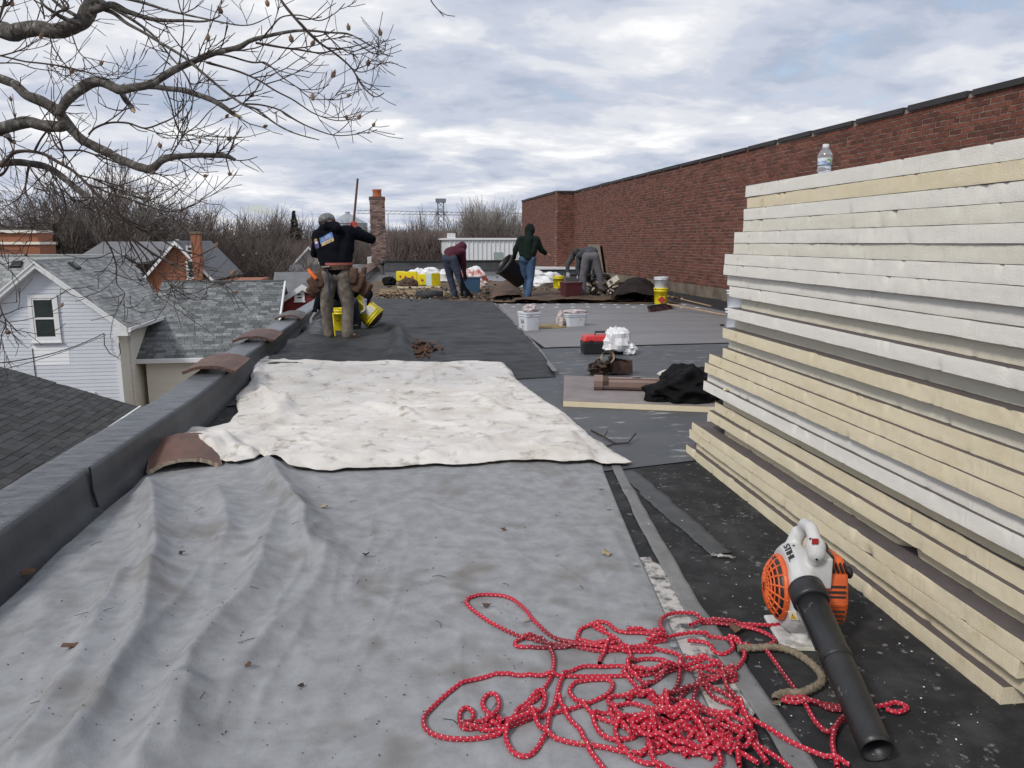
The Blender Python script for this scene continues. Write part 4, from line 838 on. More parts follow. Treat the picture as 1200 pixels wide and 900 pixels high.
for px in ((86, 313), (152, 306)): roofvent(hx, L_(onplane(*px, V((XE, Y0, ev.z)), Nr))+Nr*.02, Matrix((Uu, Vd, -Nr if Uu.cross(Vd).z < 0 else Nr)).transposed())
Nw = V((1, 0, 0)).cross(V((0, yr-ye, zr-ze)).normalized()); roofvent(hx, L_(onplane(20, 311, V((xw0, ye, ze)), Nw))+Nw*.02, Matrix((V((1, 0, 0)), V((0, yr-ye, zr-ze)).normalized(), Nw)).transposed())

# --- grey-roofed wing to the right of it
yw = 26.8; e0 = onY(167, 421, yw-.3); r0 = onY(333, 330, yw+3.4)
hw2 = empty('cream_house', (r0.x-3, yw+3, GZ), 0, 'low cream-walled house with wide slate-grey shingle roof right of the clapboard house', 'house')
L2 = lambda p: V(p)-hw2.location
x0, x1 = e0.x-.2, r0.x; ze, zr = e0.z, r0.z; ye, yr = yw-.3, yw+3.4
slab('roof_deck', [L2((x0, ye, ze)), L2((x1, ye, ze)), L2((x1, yr, zr)), L2((x0, yr, zr))], .06, m_shm, hw2)
slab('roof_deck', [L2((x0, yr+3.7, ze)), L2((x1, yr+3.7, ze)), L2((x1, yr, zr)), L2((x0, yr, zr))], .06, m_shm, hw2)
Vs = V((0, yr-ye, zr-ze)); ls_ = Vs.length; Vs.normalize(); shingles(hw2, L2((x0, ye-.02, ze)), V((1, 0, 0)), Vs, x1-x0, ls_, m_shm, n_ind=0)
MB().prism([L2((x0+.2, yw, GZ)), L2((x1-.3, yw, GZ)), L2((x1-.3, yw, ze)), L2((x0+.2, yw, ze))], (0, 6.6, 0)).build('wall', m_cream, hw2)
MB().prism([L2((x1-.3, yw, ze-.02)), L2((x1-.3, yr, zr-.1)), L2((x1-.3, yw+6.6, ze-.02))], (-.2, 0, 0)).build('gable', m_conc, hw2)
siding(hw2, L2((x0+.2, yw, GZ)), L2((x1-.3, yw, GZ)), (0, -1, 0), 0, ze-GZ-.06, m_cream, None, .115)
gt = MB(); gt.prism([L2((x0, ye+b_[0]-.12, ze+b_[1])) for b_ in gp], (x1-x0, 0, 0)); gt.build('gutter', m_white, hw2)
for y_e in (ye, yr+3.7): MB().prism([L2((x1, y_e, ze+.03)), L2((x1, yr, zr+.03)), L2((x1, yr, zr-.15)), L2((x1, y_e, ze-.15))], (.06, 0, 0)).build('rake_board', m_white, hw2)
MB().tube([L2((x0, yr, zr+.02)), L2((x1, yr, zr+.02))], .05, 6).build('ridge_cap', m_shm, hw2)
# --- near dark roof (lower left)
A0 = at(163, 478, -1.75); B0 = onY(0, 430, A0.y); dz = (B0.z-A0.z)/(A0.x-B0.x)
nr_ = empty('dark_roofed_house', (A0.x-4, A0.y-6, GZ), 0, 'neighbouring house with dark shingle roof close below the parapet', 'house')
L3 = lambda p: V(p)-nr_.location; xr = A0.x-4.4; zr = A0.z+4.4*dz
Vn = V((xr-A0.x, 0, zr-A0.z)); ln = Vn.length; Vn.normalize()
slab('roof_deck', [L3((A0.x, A0.y-14, A0.z)), L3((A0.x, A0.y, A0.z)), L3((xr, A0.y, zr)), L3((xr, A0.y-14, zr))], .08, m_shd, nr_)
slab('roof_deck', [L3((xr-4.4, A0.y-14, A0.z)), L3((xr-4.4, A0.y, A0.z)), L3((xr, A0.y, zr)), L3((xr, A0.y-14, zr))], .08, m_shd, nr_)
def vis3(P): q = P+nr_.location; X_, Y_, d_ = proj(q); return d_+(0 if (-10 < X_ < 170 and Y_ < 600) else 100)
shingles(nr_, L3((A0.x+.01, A0.y, A0.z)), V((0, -1, 0)), Vn, 14, ln, m_shd, n_ind=300, tabw=.22, expo=.135, near=vis3)
MB().box(L3((A0.x+.02, A0.y-7, A0.z-.02)), (.035, 14.05, .11)).build('drip_edge', m_white, nr_)
MB().box(L3((xr, A0.y-7.1, (GZ+A0.z-.1)/2)), (8.4, 13.6, A0.z-.12-GZ)).build('wall', m_cream, nr_)
MB().prism([L3((A0.x-.3, A0.y-.3, A0.z-.12)), L3((xr, A0.y-.3, zr-.1)), L3((xr-4.1, A0.y-.3, A0.z-.12))], (0, -.2, 0)).build('gable', m_cream, nr_)

# --- farther buildings
m_fbr = M('orange_brick', (.33, .135, .075), .9, .35, 9., .2, 60., col2=(.24, .10, .06)); m_red = M('barn_red', (.20, .022, .022), .8, .3, 3.)
m_pale = M('pale_wall', (.62, .61, .59), .8, .1, 1.); m_groof = M('far_grey_roof', (.17, .175, .185), .9, .2, 2.); m_steel = M('galvanised', (.36, .39, .42), .5, .15, 3., metal=.3)
def gable_house(name, label, c, wx, dy, wall_h, rise, mw, mr, rz=0., ridge='y', cat='house', over=.35):
    o = empty(name, (c[0], c[1], GZ), rz, label, cat); a, b_ = wx/2, dy/2
    MB().prism([V((-a, -b_, 0)), V((a, -b_, 0)), V((a, -b_, wall_h)), V((0, -b_, wall_h+rise)), V((-a, -b_, wall_h))], (0, dy, 0)).build('wall', mw, o)
    for s in (-1, 1):
        k = over*rise/a; slab('roof_slope', [V((s*(a+over), -b_-over, wall_h-k+.05)), V((s*(a+over), b_+over, wall_h-k+.05)), V((0, b_+over, wall_h+rise+.05)), V((0, -b_-over, wall_h+rise+.05))], .1, mr, o)
        MB().prism([V((s*(a+over), -b_-over-.04, wall_h-k+.04)), V((0, -b_-over-.04, wall_h+rise+.04)), V((0, -b_-over-.04, wall_h+rise-.18)), V((s*(a+over), -b_-over-.04, wall_h-k-.18))], (0, .04, 0)).build('rake_board', m_white, o)
    return o
# brick gable house with chimney, centre left
c_ = onY(226, 330, 52.); pkz = onY(229, 283, 49).z-GZ; o = gable_house('brick_house', 'orange brick house with gable and tall chimney among bare trees', (onY(227, 330, 52.).x, 53), 3.4, 9, pkz-1.9, 1.9, m_fbr, m_groof)
ch = onY(242, 300, 50.5); MB().box((ch.x-o.location.x, 50.5-53-2.3, (pkz+.45)/2), (.5, .6, pkz+.45)).build('chimney', m_fbr, o); MB().box((ch.x-o.location.x, 50.5-53-2.3, pkz+.5), (.62, .7, .14)).build('chimney_cap', m_conc, o)
q = onY(223, 294, 48.5); window(o, V((q.x-o.location.x, -4.5, q.z-GZ)), .35, .5, (0, -1, 0), None, trim=.05)
q = onY(226, 316, 48.5); window(o, V((q.x-o.location.x, -4.5, q.z-GZ)), .6, 1., (0, -1, 0), None, trim=.06)
rb = MB().box((2.9, -1, (pkz-2.4)/2), (2.6, 6, pkz-2.4)).build('side_wing', m_fbr, o)
slab('wing_roof', [V((-6, -4.4, pkz-1.2)), V((-1.6, -4.4, pkz-1.2)), V((-.2, -1.5, pkz)), V((-5, -1.5, pkz))], .1, m_groof, o)
# flat brick building far left with two white bands
a = onY(-60, 300, 48); b_ = onY(50, 300, 48); zt_ = onY(25, 272.5, 48).z; zb = onY(25, 285, 48).z
o = empty('flat_roofed_building', ((a.x+b_.x)/2, 52, GZ), 0, 'tan brick building with flat roof and pale bands at the far left', 'building'); wd = b_.x-a.x
MB().box((0, -3, (zt_-GZ)/2), (wd-.3, 2, zt_-GZ)).build('wall', m_fbr, o)
MB().box((-.1, -3, zt_-GZ+.05), (wd-.1, 2.3, .16)).build('coping', m_cream, o); MB().box((0, -3, zb-GZ), (wd+.0, 2.4, .14)).build('band', m_cream, o); MB().box((0, -3, zb-GZ-.7), (wd-.15, 2.2, 1.2)).build('lower_course', m_fbr, o)
# red shed with white trim behind parapet
pz = onY(353, 335, 30.); o = gable_house('red_shed', 'small dark red shed with white trimmed gable and window', (pz.x, 33), 1.95, 5, pz.z-GZ-.62, .62, m_red, m_groof, cat='shed', over=.12)
window(o, V((onY(351, 347, 30.5).x-pz.x, -2.5, onY(351, 347, 30.5).z-GZ)), .26, .28, (0, -1, 0), trim=.06)
pz = onY(380, 325, 38.); o = gable_house('grey_roofed_shed', 'low shed with plain grey roof right of the red shed', (pz.x, 41), 2.6, 5, pz.z-GZ-.8, .9, M('brown_wall', (.12, .07, .05)), m_groof, rz=R(90), cat='shed', over=.2)
pz = onY(362, 289, 70.); o = gable_house('pale_house', 'pale gabled house half hidden by a bare tree', (pz.x, 74), 5.6, 8, pz.z-GZ-3.0, 3.0, m_pale, m_groof)
pz = onY(385, 300, 66.); o = gable_house('pale_house', 'pale low house with grey roof just left of the standing worker', (pz.x, 68), 5, 6, 3.4, 1.6, m_pale, m_groof, rz=R(90))
pz = onY(300, 300, 95.); o = gable_house('pale_house', 'distant pale house glimpsed through the bare trees', (pz.x-3, 98), 8, 8, 3.8, 2.0, m_pale, m_groof, rz=R(90))
# white metal building
a = onY(525, 300, 52); b_ = onY(640, 300, 52); zt_ = onY(560, 281, 52).z-GZ; o = empty('metal_building', ((a.x+b_.x)/2, 57, GZ), 0, 'long white ribbed metal building beyond the far parapet', 'building'); wd = b_.x-a.x
MB().box((0, 0, zt_/2), (wd, 10, zt_)).build('wall', m_flat, o)
MB().box((0, 0, zt_+.06), (wd+.3, 10.3, .12)).build('roof', m_white, o)
for k in range(int(wd/.3)): MB().box((-wd/2+.15+k*.3, -5.03, zt_/2), (.06, .06, zt_-.1)).build('rib', m_flat, o)
q = onY(584, 300, 52); MB().box((q.x-o.location.x, -5.05, q.z-GZ-.35), (.62, .1, 1.2)).build('vent_panel', M('green_grey', (.30, .36, .34), .6), o)
MB().box((-wd/2+.25, -4.8, zt_+.25), (.5, .6, .35)).build('roof_unit', m_white, o)
a = onY(515, 300, 56); MB().box((0, 0, 2.9), (.95, 4, 6.1)).build('dark_hedge', M('hedge', (.05, .035, .03), .95, .5, 20., 1, 30.), label='dark block of brush beside the white metal building', cat='hedge').location = (a.x, 59, GZ)
lw_ = onY(500, 303, 60); o = MB().box((0, 0, (lw_.z+.1-GZ)/2), (9, 3, lw_.z+.1-GZ)).build('pale_shed', m_pale, label='low pale shed glimpsed over the far parapet by the chimney', cat='shed'); o.location = (lw_.x, 62, GZ)
# grain silo, conveyor, tower
def silo(c, r, h, label):
    o = empty('grain_silo', (c[0], c[1], GZ), 0, label, 'silo'); b = MB()
    b.lathe([(r*(1+.006*(k % 2)), h*k/40) for k in range(41)], 40); b.build('wall', m_steel, o, True); MB().lathe([(r*1.04, h), (r*.12, h+r*.5), (r*.12, h+r*.6)], 40).build('roof', m_steel, o); return o
q = onY(408, 270, 150); zt_ = onY(408, 262, 150).z-GZ; silo((q.x, 150), 3.6, zt_, 'grey steel grain silo with conical roof behind the standing worker')
m_lat = M('lattice_steel', (.20, .23, .26), .6, .2, 2., metal=.2)
t0 = onY(516.5, 237, 150); tw = empty('elevator_tower', (t0.x, 150, GZ), 0, 'lattice grain elevator tower with guy cables on the skyline', 'tower'); ht = t0.z-GZ
b = MB(); s_ = .55
for sx_ in (-s_, s_):
    for sy_ in (-s_, s_): b.tube([(sx_, sy_, 0), (sx_, sy_, ht)], .07, 5)
for k in range(14):
    z0, z1 = ht*k/14, ht*(k+1)/14
    for sy_ in (-s_, s_): b.tube([(-s_, sy_, z0), (s_, sy_, z1)], .045, 4); b.tube([(s_, sy_, z0), (-s_, sy_, z1)], .045, 4)
b.build('lattice', m_lat, tw)
MB().box((0, 0, ht+.3), (1.9, 1.6, .7)).build('head_house', m_lat, tw); MB().box((0, 0, ht-1.8), (2.4, 2, .12)).build('platform', m_lat, tw)
q = onY(516, 300, 150); MB().lathe([(.7, 0), (1.5, 1.6), (1.5, 4.6), (.3, 5.4)], 20, (-.4, 0, q.z-GZ-1.5)).build('hopper', m_steel, tw)
for s in (-1, 1):
    for e in (6., 9.5): MB().tube([(0, 0, ht-1), (s*e*.9, -1, ht-10-(e-6))], .05, 4).build('spout', m_lat, tw)
cv = MB(); c0_, c1_ = onY(418, 250, 150), onY(640, 254, 150)
for dz_ in (0, .55): cv.tube([c0_+V((0, 0, dz_)), c1_+V((0, 0, dz_))], .07, 4)
for k in range(38): t = k/38.; p = c0_.lerp(c1_, t); p2 = c0_.lerp(c1_, (k+1)/38.); cv.tube([p, p2+V((0, 0, .55))], .04, 4)
for k in (0.1, .16): p = c0_.lerp(c1_, k); cv.tube([p, V((p.x, p.y, GZ))], .08, 4)
cv.build('conveyor', m_lat, label='long horizontal conveyor truss linking silo and elevator tower', cat='conveyor')
# poles
for i, (x, y0_, D, lab) in enumerate(((283, 299, 70, 'wooden pole right of the brick house chimney'), (393.5, 262, 45, 'pale steel pole rising behind the standing worker'), (302, 297, 75, 'short lamp pole among the bare trees'), (206, 281, 60, 'thin pole left of the brick house'))):
    p = onY(x, y0_, D); o = empty('pole', (p.x, D, GZ), 0, lab, 'pole'); MB().tube([(0, 0, 0), (0, 0, p.z-GZ)], .07 if D < 60 else .08, 6).build('shaft', m_pale if i == 1 else m_twig, o)
    MB().box((.1 if i != 1 else 0, 0, p.z-GZ), (.7 if i == 2 else .22, .12, .1)).build('head', m_pale, o)

# --- brick chimney with clay pot at the corner of the roof, and vent pipe
cp = onY(444, 300, 36.2); chm = empty('chimney', (cp.x, 36.2, -.3), 0, 'weathered brick chimney with clay pot standing at the far roof corner', 'chimney')
w_ = .66; ztp = onY(444, 235.5, 36.2).z+.3
MB().box((0, 0, ztp/2), (w_-.02, w_-.02, ztp)).build('core', m_mortar, chm); stain = M('stained_brick', (.15, .06, .05), .95, .5, 2., .3, 90., col2=(.22, .17, .15), rnd=.6, tint=True); nb = 0; cb = MB()
_ci = MB().box((0, 0, 0), (.205, .10, .062), None, 0, jit=.003).build('brick', stain, chm); _ci.location = (-.2, -.29, .04)
for r in range(int(ztp/.0725)):
    for s in range(4):
        for k in range(-1, 4):
            a0 = max(-w_/2, -w_/2+k*.222+(r % 2)*.111); a1 = min(w_/2, -w_/2+(k+1)*.222+(r % 2)*.111-.012)
            if a1-a0 < .04: continue
            if s == 1 or s == 2:
                cb.box(Matrix.Rotation(s*pi/2, 3, 'Z') @ V(((a0+a1)/2, -w_/2+.04, r*.0725+.035)), (a1-a0, .09, .06), Matrix.Rotation(s*pi/2, 3, 'Z'), random.random()); continue
            if s == 0 and nb < 150: nb += 1; o = bpy.data.objects.new('brick', _ci.data); COL.objects.link(o); o.parent = chm; o.location = ((a0+a1)/2, -w_/2+.04, r*.0725+.035); o.scale = ((a1-a0)/.205, 1, 1)
            elif s == 3: cb.box((-w_/2+.04, (a0+a1)/2, r*.0725+.035), (.09, a1-a0, .06), None, random.random())
            else: cb.box(((a0+a1)/2, -w_/2+.04, r*.0725+.035), (a1-a0, .09, .06), None, random.random())
cb.build('brickwork', stain, chm, kind='stuff')
for k, (e, z) in enumerate(((.03, 0), (.07, .07), (.05, .14))): MB().box((0, 0, ztp+z), (w_+e, w_+e, .068)).build('corbel_course', stain, chm)
m_pot = M('terracotta', (.42, .13, .06), .85, .3, 6.); zp = onY(444, 222, 36.2).z+.3
MB().lathe([(.23, ztp+.1), (.235, ztp+.16), (.205, ztp+.2), (.185, zp-.1), (.21, zp-.06), (.21, zp), (.15, zp), (.15, zp-.3)], 24).build('chimney_pot', m_pot, chm, True)
vp = at(448.5, 322); v_ = empty('vent_pipe', (vp.x, vp.y, 0), 0, 'short dark vent pipe standing at the foot of the chimney', 'pipe'); MB().lathe([(.16, 0), (.13, .02), (.075, .06), (.07, .42)], 16).build('pipe', m_dark, v_, True); MB().lathe([(.10, .42), (.11, .46), (.10, .55), (.03, .58)], 16).build('cap', m_dark, v_, True)
# power lines from the clapboard house
def wire(name, a, b_, sag, label, r=.012):
    pts = [a.lerp(b_, t)-V((0, 0, sag*4*t*(1-t))) for t in np.linspace(0, 1, 17)]; MB().tube(pts, r, 5).build(name, m_dark, label=label, cat='cable')
hc = V((XW-.35, Y0-.12, ev.z-.18)); wire('service_cable', hc, far(-60, 428, 16), .25, 'upper black service cable slanting across the clapboard gable', .014); wire('service_cable', hc+V((.05, 0, -.05)), far(-60, 447, 16), .12, 'lower thin service cable slanting across the clapboard gable', .009)
lp_ = MB(); lp_.tube([hc, hc+V((-.02, 0, -.35)), hc+V((.12, -.03, -.62)), hc+V((.35, -.03, -.75)), hc+V((.42, 0, -.6)), hc+V((.4, 0, -.3))], .014, 5); lp_.build('drip_loop', m_dark, label='black drip loop of cable at the clapboard house corner', cat='cable')

# ================================================================== TREES
def twig_mesh(name, segs, mat, parent=None, n=3, **k):     # segs: list of (p0,r0,p1,r1)
    A = np.array([list(a)+[ra]+list(b_)+[rb] for a, ra, b_, rb in segs]); m = len(A); p0, r0, p1, r1 = A[:, :3], A[:, 3], A[:, 4:7], A[:, 7]
    d = p1-p0; d /= np.linalg.norm(d, axis=1)[:, None]+1e-9; ref = np.where(np.abs(d[:, 2:3]) < .9, [[0, 0, 1.]], [[1., 0, 0]]); u = np.cross(d, ref); u /= np.linalg.norm(u, axis=1)[:, None]; v = np.cross(d, u)
    vs = np.empty((m, 2*n, 3))
    for kk in range(n): a = 2*pi*kk/n; q = u*cos(a)+v*sin(a); vs[:, kk] = p0+q*r0[:, None]; vs[:, n+kk] = p1+q*r1[:, None]
    base = (np.arange(m)*2*n)[:, None]; fs = []
    for kk in range(n): k2 = (kk+1) % n; fs.append(base+np.array([[kk, k2, n+k2, n+kk]]))
    b = MB(); b.v = vs.reshape(-1, 3).tolist(); b.f = np.concatenate(fs).tolist(); b.t = [0.]*len(b.v); b.m = [0]*len(b.f)
    return b.build(name, mat, parent, **k)
def grow(rnd, p, d, ln, r, lev, maxlev, segs, trunk, spread=.55, up=.12, nbr=(3, 5), shrink=.66):
    n_ = 4 if lev < 2 else 3; q = V(p); d = V(d).normalized(); pts = [(q.copy(), r)]
    for i in range(n_):
        d = (d+V((rnd.uniform(-1, 1), rnd.uniform(-1, 1), rnd.uniform(-.6, .8)))*.13+V((0, 0, up*.5))).normalized(); q2 = q+d*(ln/n_); r2 = r*(1-.45*(i+1)/n_)
        (trunk if lev == 0 else segs).append((tuple(q), r*(1-.45*i/n_), tuple(q2), r2)); q = q2; pts.append((q.copy(), r2))
    if lev >= maxlev: return
    k = rnd.randint(*nbr)+(2 if lev == 0 else 0)
    for j in range(k):
        t = rnd.uniform(.35 if lev else .3, 1); i = min(n_-1, int(t*n_)); f = t*n_-i; P = pts[i][0].lerp(pts[i+1][0], f); rr = pts[i][1]*.6
        a = rnd.uniform(0, 2*pi); o = d.orthogonal().normalized(); o = Quaternion(d, a) @ o; nd_ = (d*(1-spread*.5)+o*spread*rnd.uniform(.7, 1.3)+V((0, 0, up))).normalized()
        grow(rnd, P, nd_, ln*shrink*rnd.uniform(.75, 1.2), max(rr, .012), lev+1, maxlev, segs, trunk, spread, up, nbr, shrink)
    grow(rnd, q, d, ln*shrink, pts[-1][1], lev+1, maxlev, segs, trunk, spread, up, nbr, shrink)
m_tw = [M('far_twigs_brown', (.135, .105, .095), .95, .3, 2., rnd=.25), M('far_twigs_grey', (.19, .165, .15), .95, .3, 2., rnd=.25), M('far_twigs_dark', (.095, .078, .070), .95, .3, 2., rnd=.25), M('birch_bark', (.28, .27, .25), .9, .3, 2., rnd=.2)]
m_trk = M('far_trunk', (.10, .085, .075), .95, .3, 2., rnd=.3)
PROT = []
for i in range(6):
    rnd = random.Random(100+i); segs, tr = [], []
    sp, up, nb_ = [(.75, .10, (3, 5)), (.55, .22, (4, 5)), (.9, .05, (4, 5)), (.45, .3, (3, 4)), (.8, .12, (4, 5)), (.65, .16, (4, 5))][i]
    grow(rnd, (0, 0, 0), (0, 0, 1), 5.0, .24, 0, 4, segs, tr, sp, up, nb_, .70)
    zmax = max(s[6] for s in [(*a, b_, *c, d_) for a, b_, c, d_ in segs]); sc1 = 12./zmax; segs = [(V(a)*sc1, max(b_, .014), V(c)*sc1, max(d_, .011)) for a, b_, c, d_ in segs]; tr = [(V(a)*sc1, b_, V(c)*sc1, d_) for a, b_, c, d_ in tr]
    dummy = empty('tree', (0, 0, 0)); T_ = twig_mesh('trunk', tr, m_trk, dummy, 6); C_ = twig_mesh('crown', segs, m_tw[0], dummy, 3); PROT.append((T_.data, C_.data))
    for q in (T_, C_, dummy): bpy.data.objects.remove(q)
crown_mats = {}
USED = {}
def bare(x, ytop, D, kind, mat, label, group, name='bare_tree', sx_=1.):
    u_ = USED.setdefault(label, []); u_.append(x)
    if len(u_) > 1: label += (', farther right' if x > u_[0] else ', farther left') if len(u_) == 2 else ', at the back'
    P = onY(x, ytop, D); h_ = P.z-GZ; k = h_/12.; o = empty(name, (P.x, D, GZ), random.uniform(0, 6.28), label, 'tree', group)
    t = bpy.data.objects.new('trunk', PROT[kind][0]); COL.objects.link(t); t.parent = o
    key = (kind, mat)
    if key not in crown_mats: me = PROT[kind][1].copy(); me.materials.clear(); me.materials.append(m_tw[mat]); crown_mats[key] = me
    c = bpy.data.objects.new('crown', crown_mats[key]); COL.objects.link(c); c.parent = o; o.scale = (k*sx_, k*sx_, k); return o
KT = ['tall rounded', 'narrow upswept', 'broad open', 'slim vertical', 'bushy', 'medium']
MT = ['brown', 'grey', 'dark', 'pale barked']
spec = [(20, 215, 62, 2, 1), (60, 190, 60, 0, 1), (90, 165, 58, 1, 1), (118, 178, 61, 4, 1), (150, 205, 63, 2, 2), (35, 240, 75, 4, 2), (75, 225, 72, 5, 2), (135, 222, 70, 0, 2), (172, 210, 66, 1, 1), (195, 212, 70, 2, 0), (215, 222, 74, 5, 0), (-10, 225, 66, 0, 1),
 (180, 232, 80, 4, 0), (232, 240, 82, 0, 0), (252, 252, 85, 4, 0), (268, 240, 90, 1, 1), (285, 238, 92, 5, 1), (300, 248, 88, 2, 0), (315, 236, 95, 1, 1), (330, 245, 96, 4, 0), (352, 258, 92, 0, 0), (367, 252, 100, 5, 0), (380, 250, 104, 2, 0), (395, 258, 110, 0, 0), (300, 262, 70, 4, 0), (320, 266, 68, 2, 2), (278, 268, 72, 5, 2), (345, 272, 66, 4, 0), (260, 275, 76, 0, 0), (368, 292, 64, 5, 1),
 (425, 262, 110, 4, 2), (434, 266, 100, 0, 2), (458, 246, 82, 1, 1), (470, 250, 76, 4, 0), (486, 238, 86, 3, 1), (500, 254, 74, 0, 0), (512, 262, 72, 4, 0), (524, 262, 98, 5, 2), (462, 266, 64, 2, 0), (480, 268, 62, 4, 0), (496, 270, 66, 5, 0), (472, 276, 58, 0, 0),
 (536, 236, 92, 1, 3), (545, 232, 90, 5, 1), (554, 228, 96, 3, 3), (562, 232, 88, 1, 1), (571, 226, 95, 5, 3), (580, 228, 90, 1, 3), (589, 230, 98, 4, 1), (597, 228, 92, 3, 3), (606, 234, 90, 5, 1), (614, 232, 96, 2, 1), (540, 258, 80, 4, 0), (560, 262, 78, 0, 0), (582, 260, 82, 4, 0), (602, 262, 80, 5, 0), (625, 236, 100, 1, 1), (-40, 210, 60, 4, 1), (-80, 200, 64, 2, 1), (-130, 205, 60, 0, 1)]
for i, (x, y, D, kd, mt_) in enumerate(spec):
    wh2 = 0; where = 'behind the clapboard house roof' if x < 175 else 'behind the brick gable house' if x < 262 else 'left of the standing worker' if x < 400 else 'between silo and chimney' if x < 440 else 'right of the clay pot chimney' if x < 530 else 'beyond the white metal building'
    bare(x, y, D, kd, mt_, f'{KT[kd]} {MT[mt_]} bare tree {where}', f'bare trees {where}', sx_=1.15 if kd != 3 else .9)
# far woods: a mass nobody could count
segs = []; rnd = random.Random(5)
PF = [(-200, 230), (0, 250), (60, 246), (120, 240), (200, 240), (260, 250), (330, 250), (400, 262), (440, 262), (470, 262), (520, 262), (560, 252), (640, 250), (700, 250)]
for i in range(9000):
    x = rnd.uniform(-200, 660); yt = np.interp(x, [a for a, _ in PF], [b_ for _, b_ in PF])+rnd.uniform(-5, 22); D = rnd.uniform(98, 135); P = onY(x, yt, D); h_ = P.z-GZ; a = rnd.uniform(.25, 1.)**.6
    z1 = GZ+h_*a; z0 = max(GZ, z1-rnd.uniform(1.2, 3.2)); lx = rnd.uniform(-.9, .9); ly = rnd.uniform(-.5, .5)
    segs.append(((P.x, D, z0), rnd.uniform(.03, .07), (P.x+lx, D+ly, z1), .015))
twig_mesh('far_woods', segs, m_tw[0], None, 3, center=True, kind='stuff')
segs = []
for i in range(9000):   # thicket close behind the far parapet
    x = rnd.uniform(455, 525) if i % 3 == 0 else rnd.uniform(175, 400); D = rnd.uniform(58, 66) if i % 3 == 0 else rnd.uniform(78, 92); yt = (272 if i % 3 == 0 else 283)+rnd.uniform(-4, 26); P = onY(x, yt, D)
    a = rnd.uniform(-.9, .9); segs.append(((P.x, D, P.z-rnd.uniform(.8, 2.4)), .03, (P.x+a, D+rnd.uniform(-.4, .4), P.z), .012))
twig_mesh('thicket', segs, m_tw[0], None, 3, center=True, kind='stuff')
# evergreens
m_needle = M('evergreen_foliage', (.045, .052, .036), .95, .4, 3., rnd=.25, tint=True, col2=(.055, .062, .035)); m_ndl2 = M('olive_foliage', (.075, .068, .045), .95, .4, 3., rnd=.3, tint=True)
def conifer(x, ytop, D, wd, mat, label, seed):
    rnd = random.Random(seed); P = onY(x, ytop, D); h_ = P.z-GZ; o = empty('evergreen_tree', (P.x, D, GZ), 0, label, 'tree')
    MB().tube([(0, 0, 0), (0, 0, h_*.95)], [.18, .03], 7).build('trunk', m_trk, o); b = MB()
    for i in range(2600):
        t = rnd.random()**.8; z = h_*(.12+.88*t); rr = wd*(1-t)**1.35*(.35+.65*abs(sin(t*26+seed)))*rnd.uniform(.3, 1.)**.7*(1+.3*sin(rnd.randint(0, 5)*1.1+t*9))+.03; a = rnd.uniform(0, 6.283); c = V((rr*cos(a), rr*sin(a), z)); s = rnd.uniform(.10, .26)*(wd/2.)*(1-.7*t)
        dr = V((cos(a), sin(a), rnd.uniform(-.5, .3))).normalized(); sd_ = dr.cross(V((0, 0, 1))).normalized()*s*.55; tn = rnd.random(); b.add([c-sd_, c+sd_, c+dr*s*1.6+V((0, 0, -s*.2))], [(0, 1, 2)], tn); b.add([c-V((0, 0, s*.3)), c+V((0, 0, s*.35)), c+dr*s*1.5], [(0, 1, 2)], tn)
    b.build('crown', mat, o); return o
conifer(344, 247, 92, 4.0, m_ndl2, 'dark pointed evergreen rising above the woods left of the standing worker', 1)
conifer(52, 236, 64, 2.6, m_ndl2, 'olive brown evergreen behind the clapboard house roof', 2)
conifer(12, 254, 78, 2.4, m_needle, 'small dark evergreen at the far left above the flat brick building', 3)
conifer(64, 262, 57, 2.2, m_ndl2, 'lower olive evergreen behind the left roof ridge', 5)

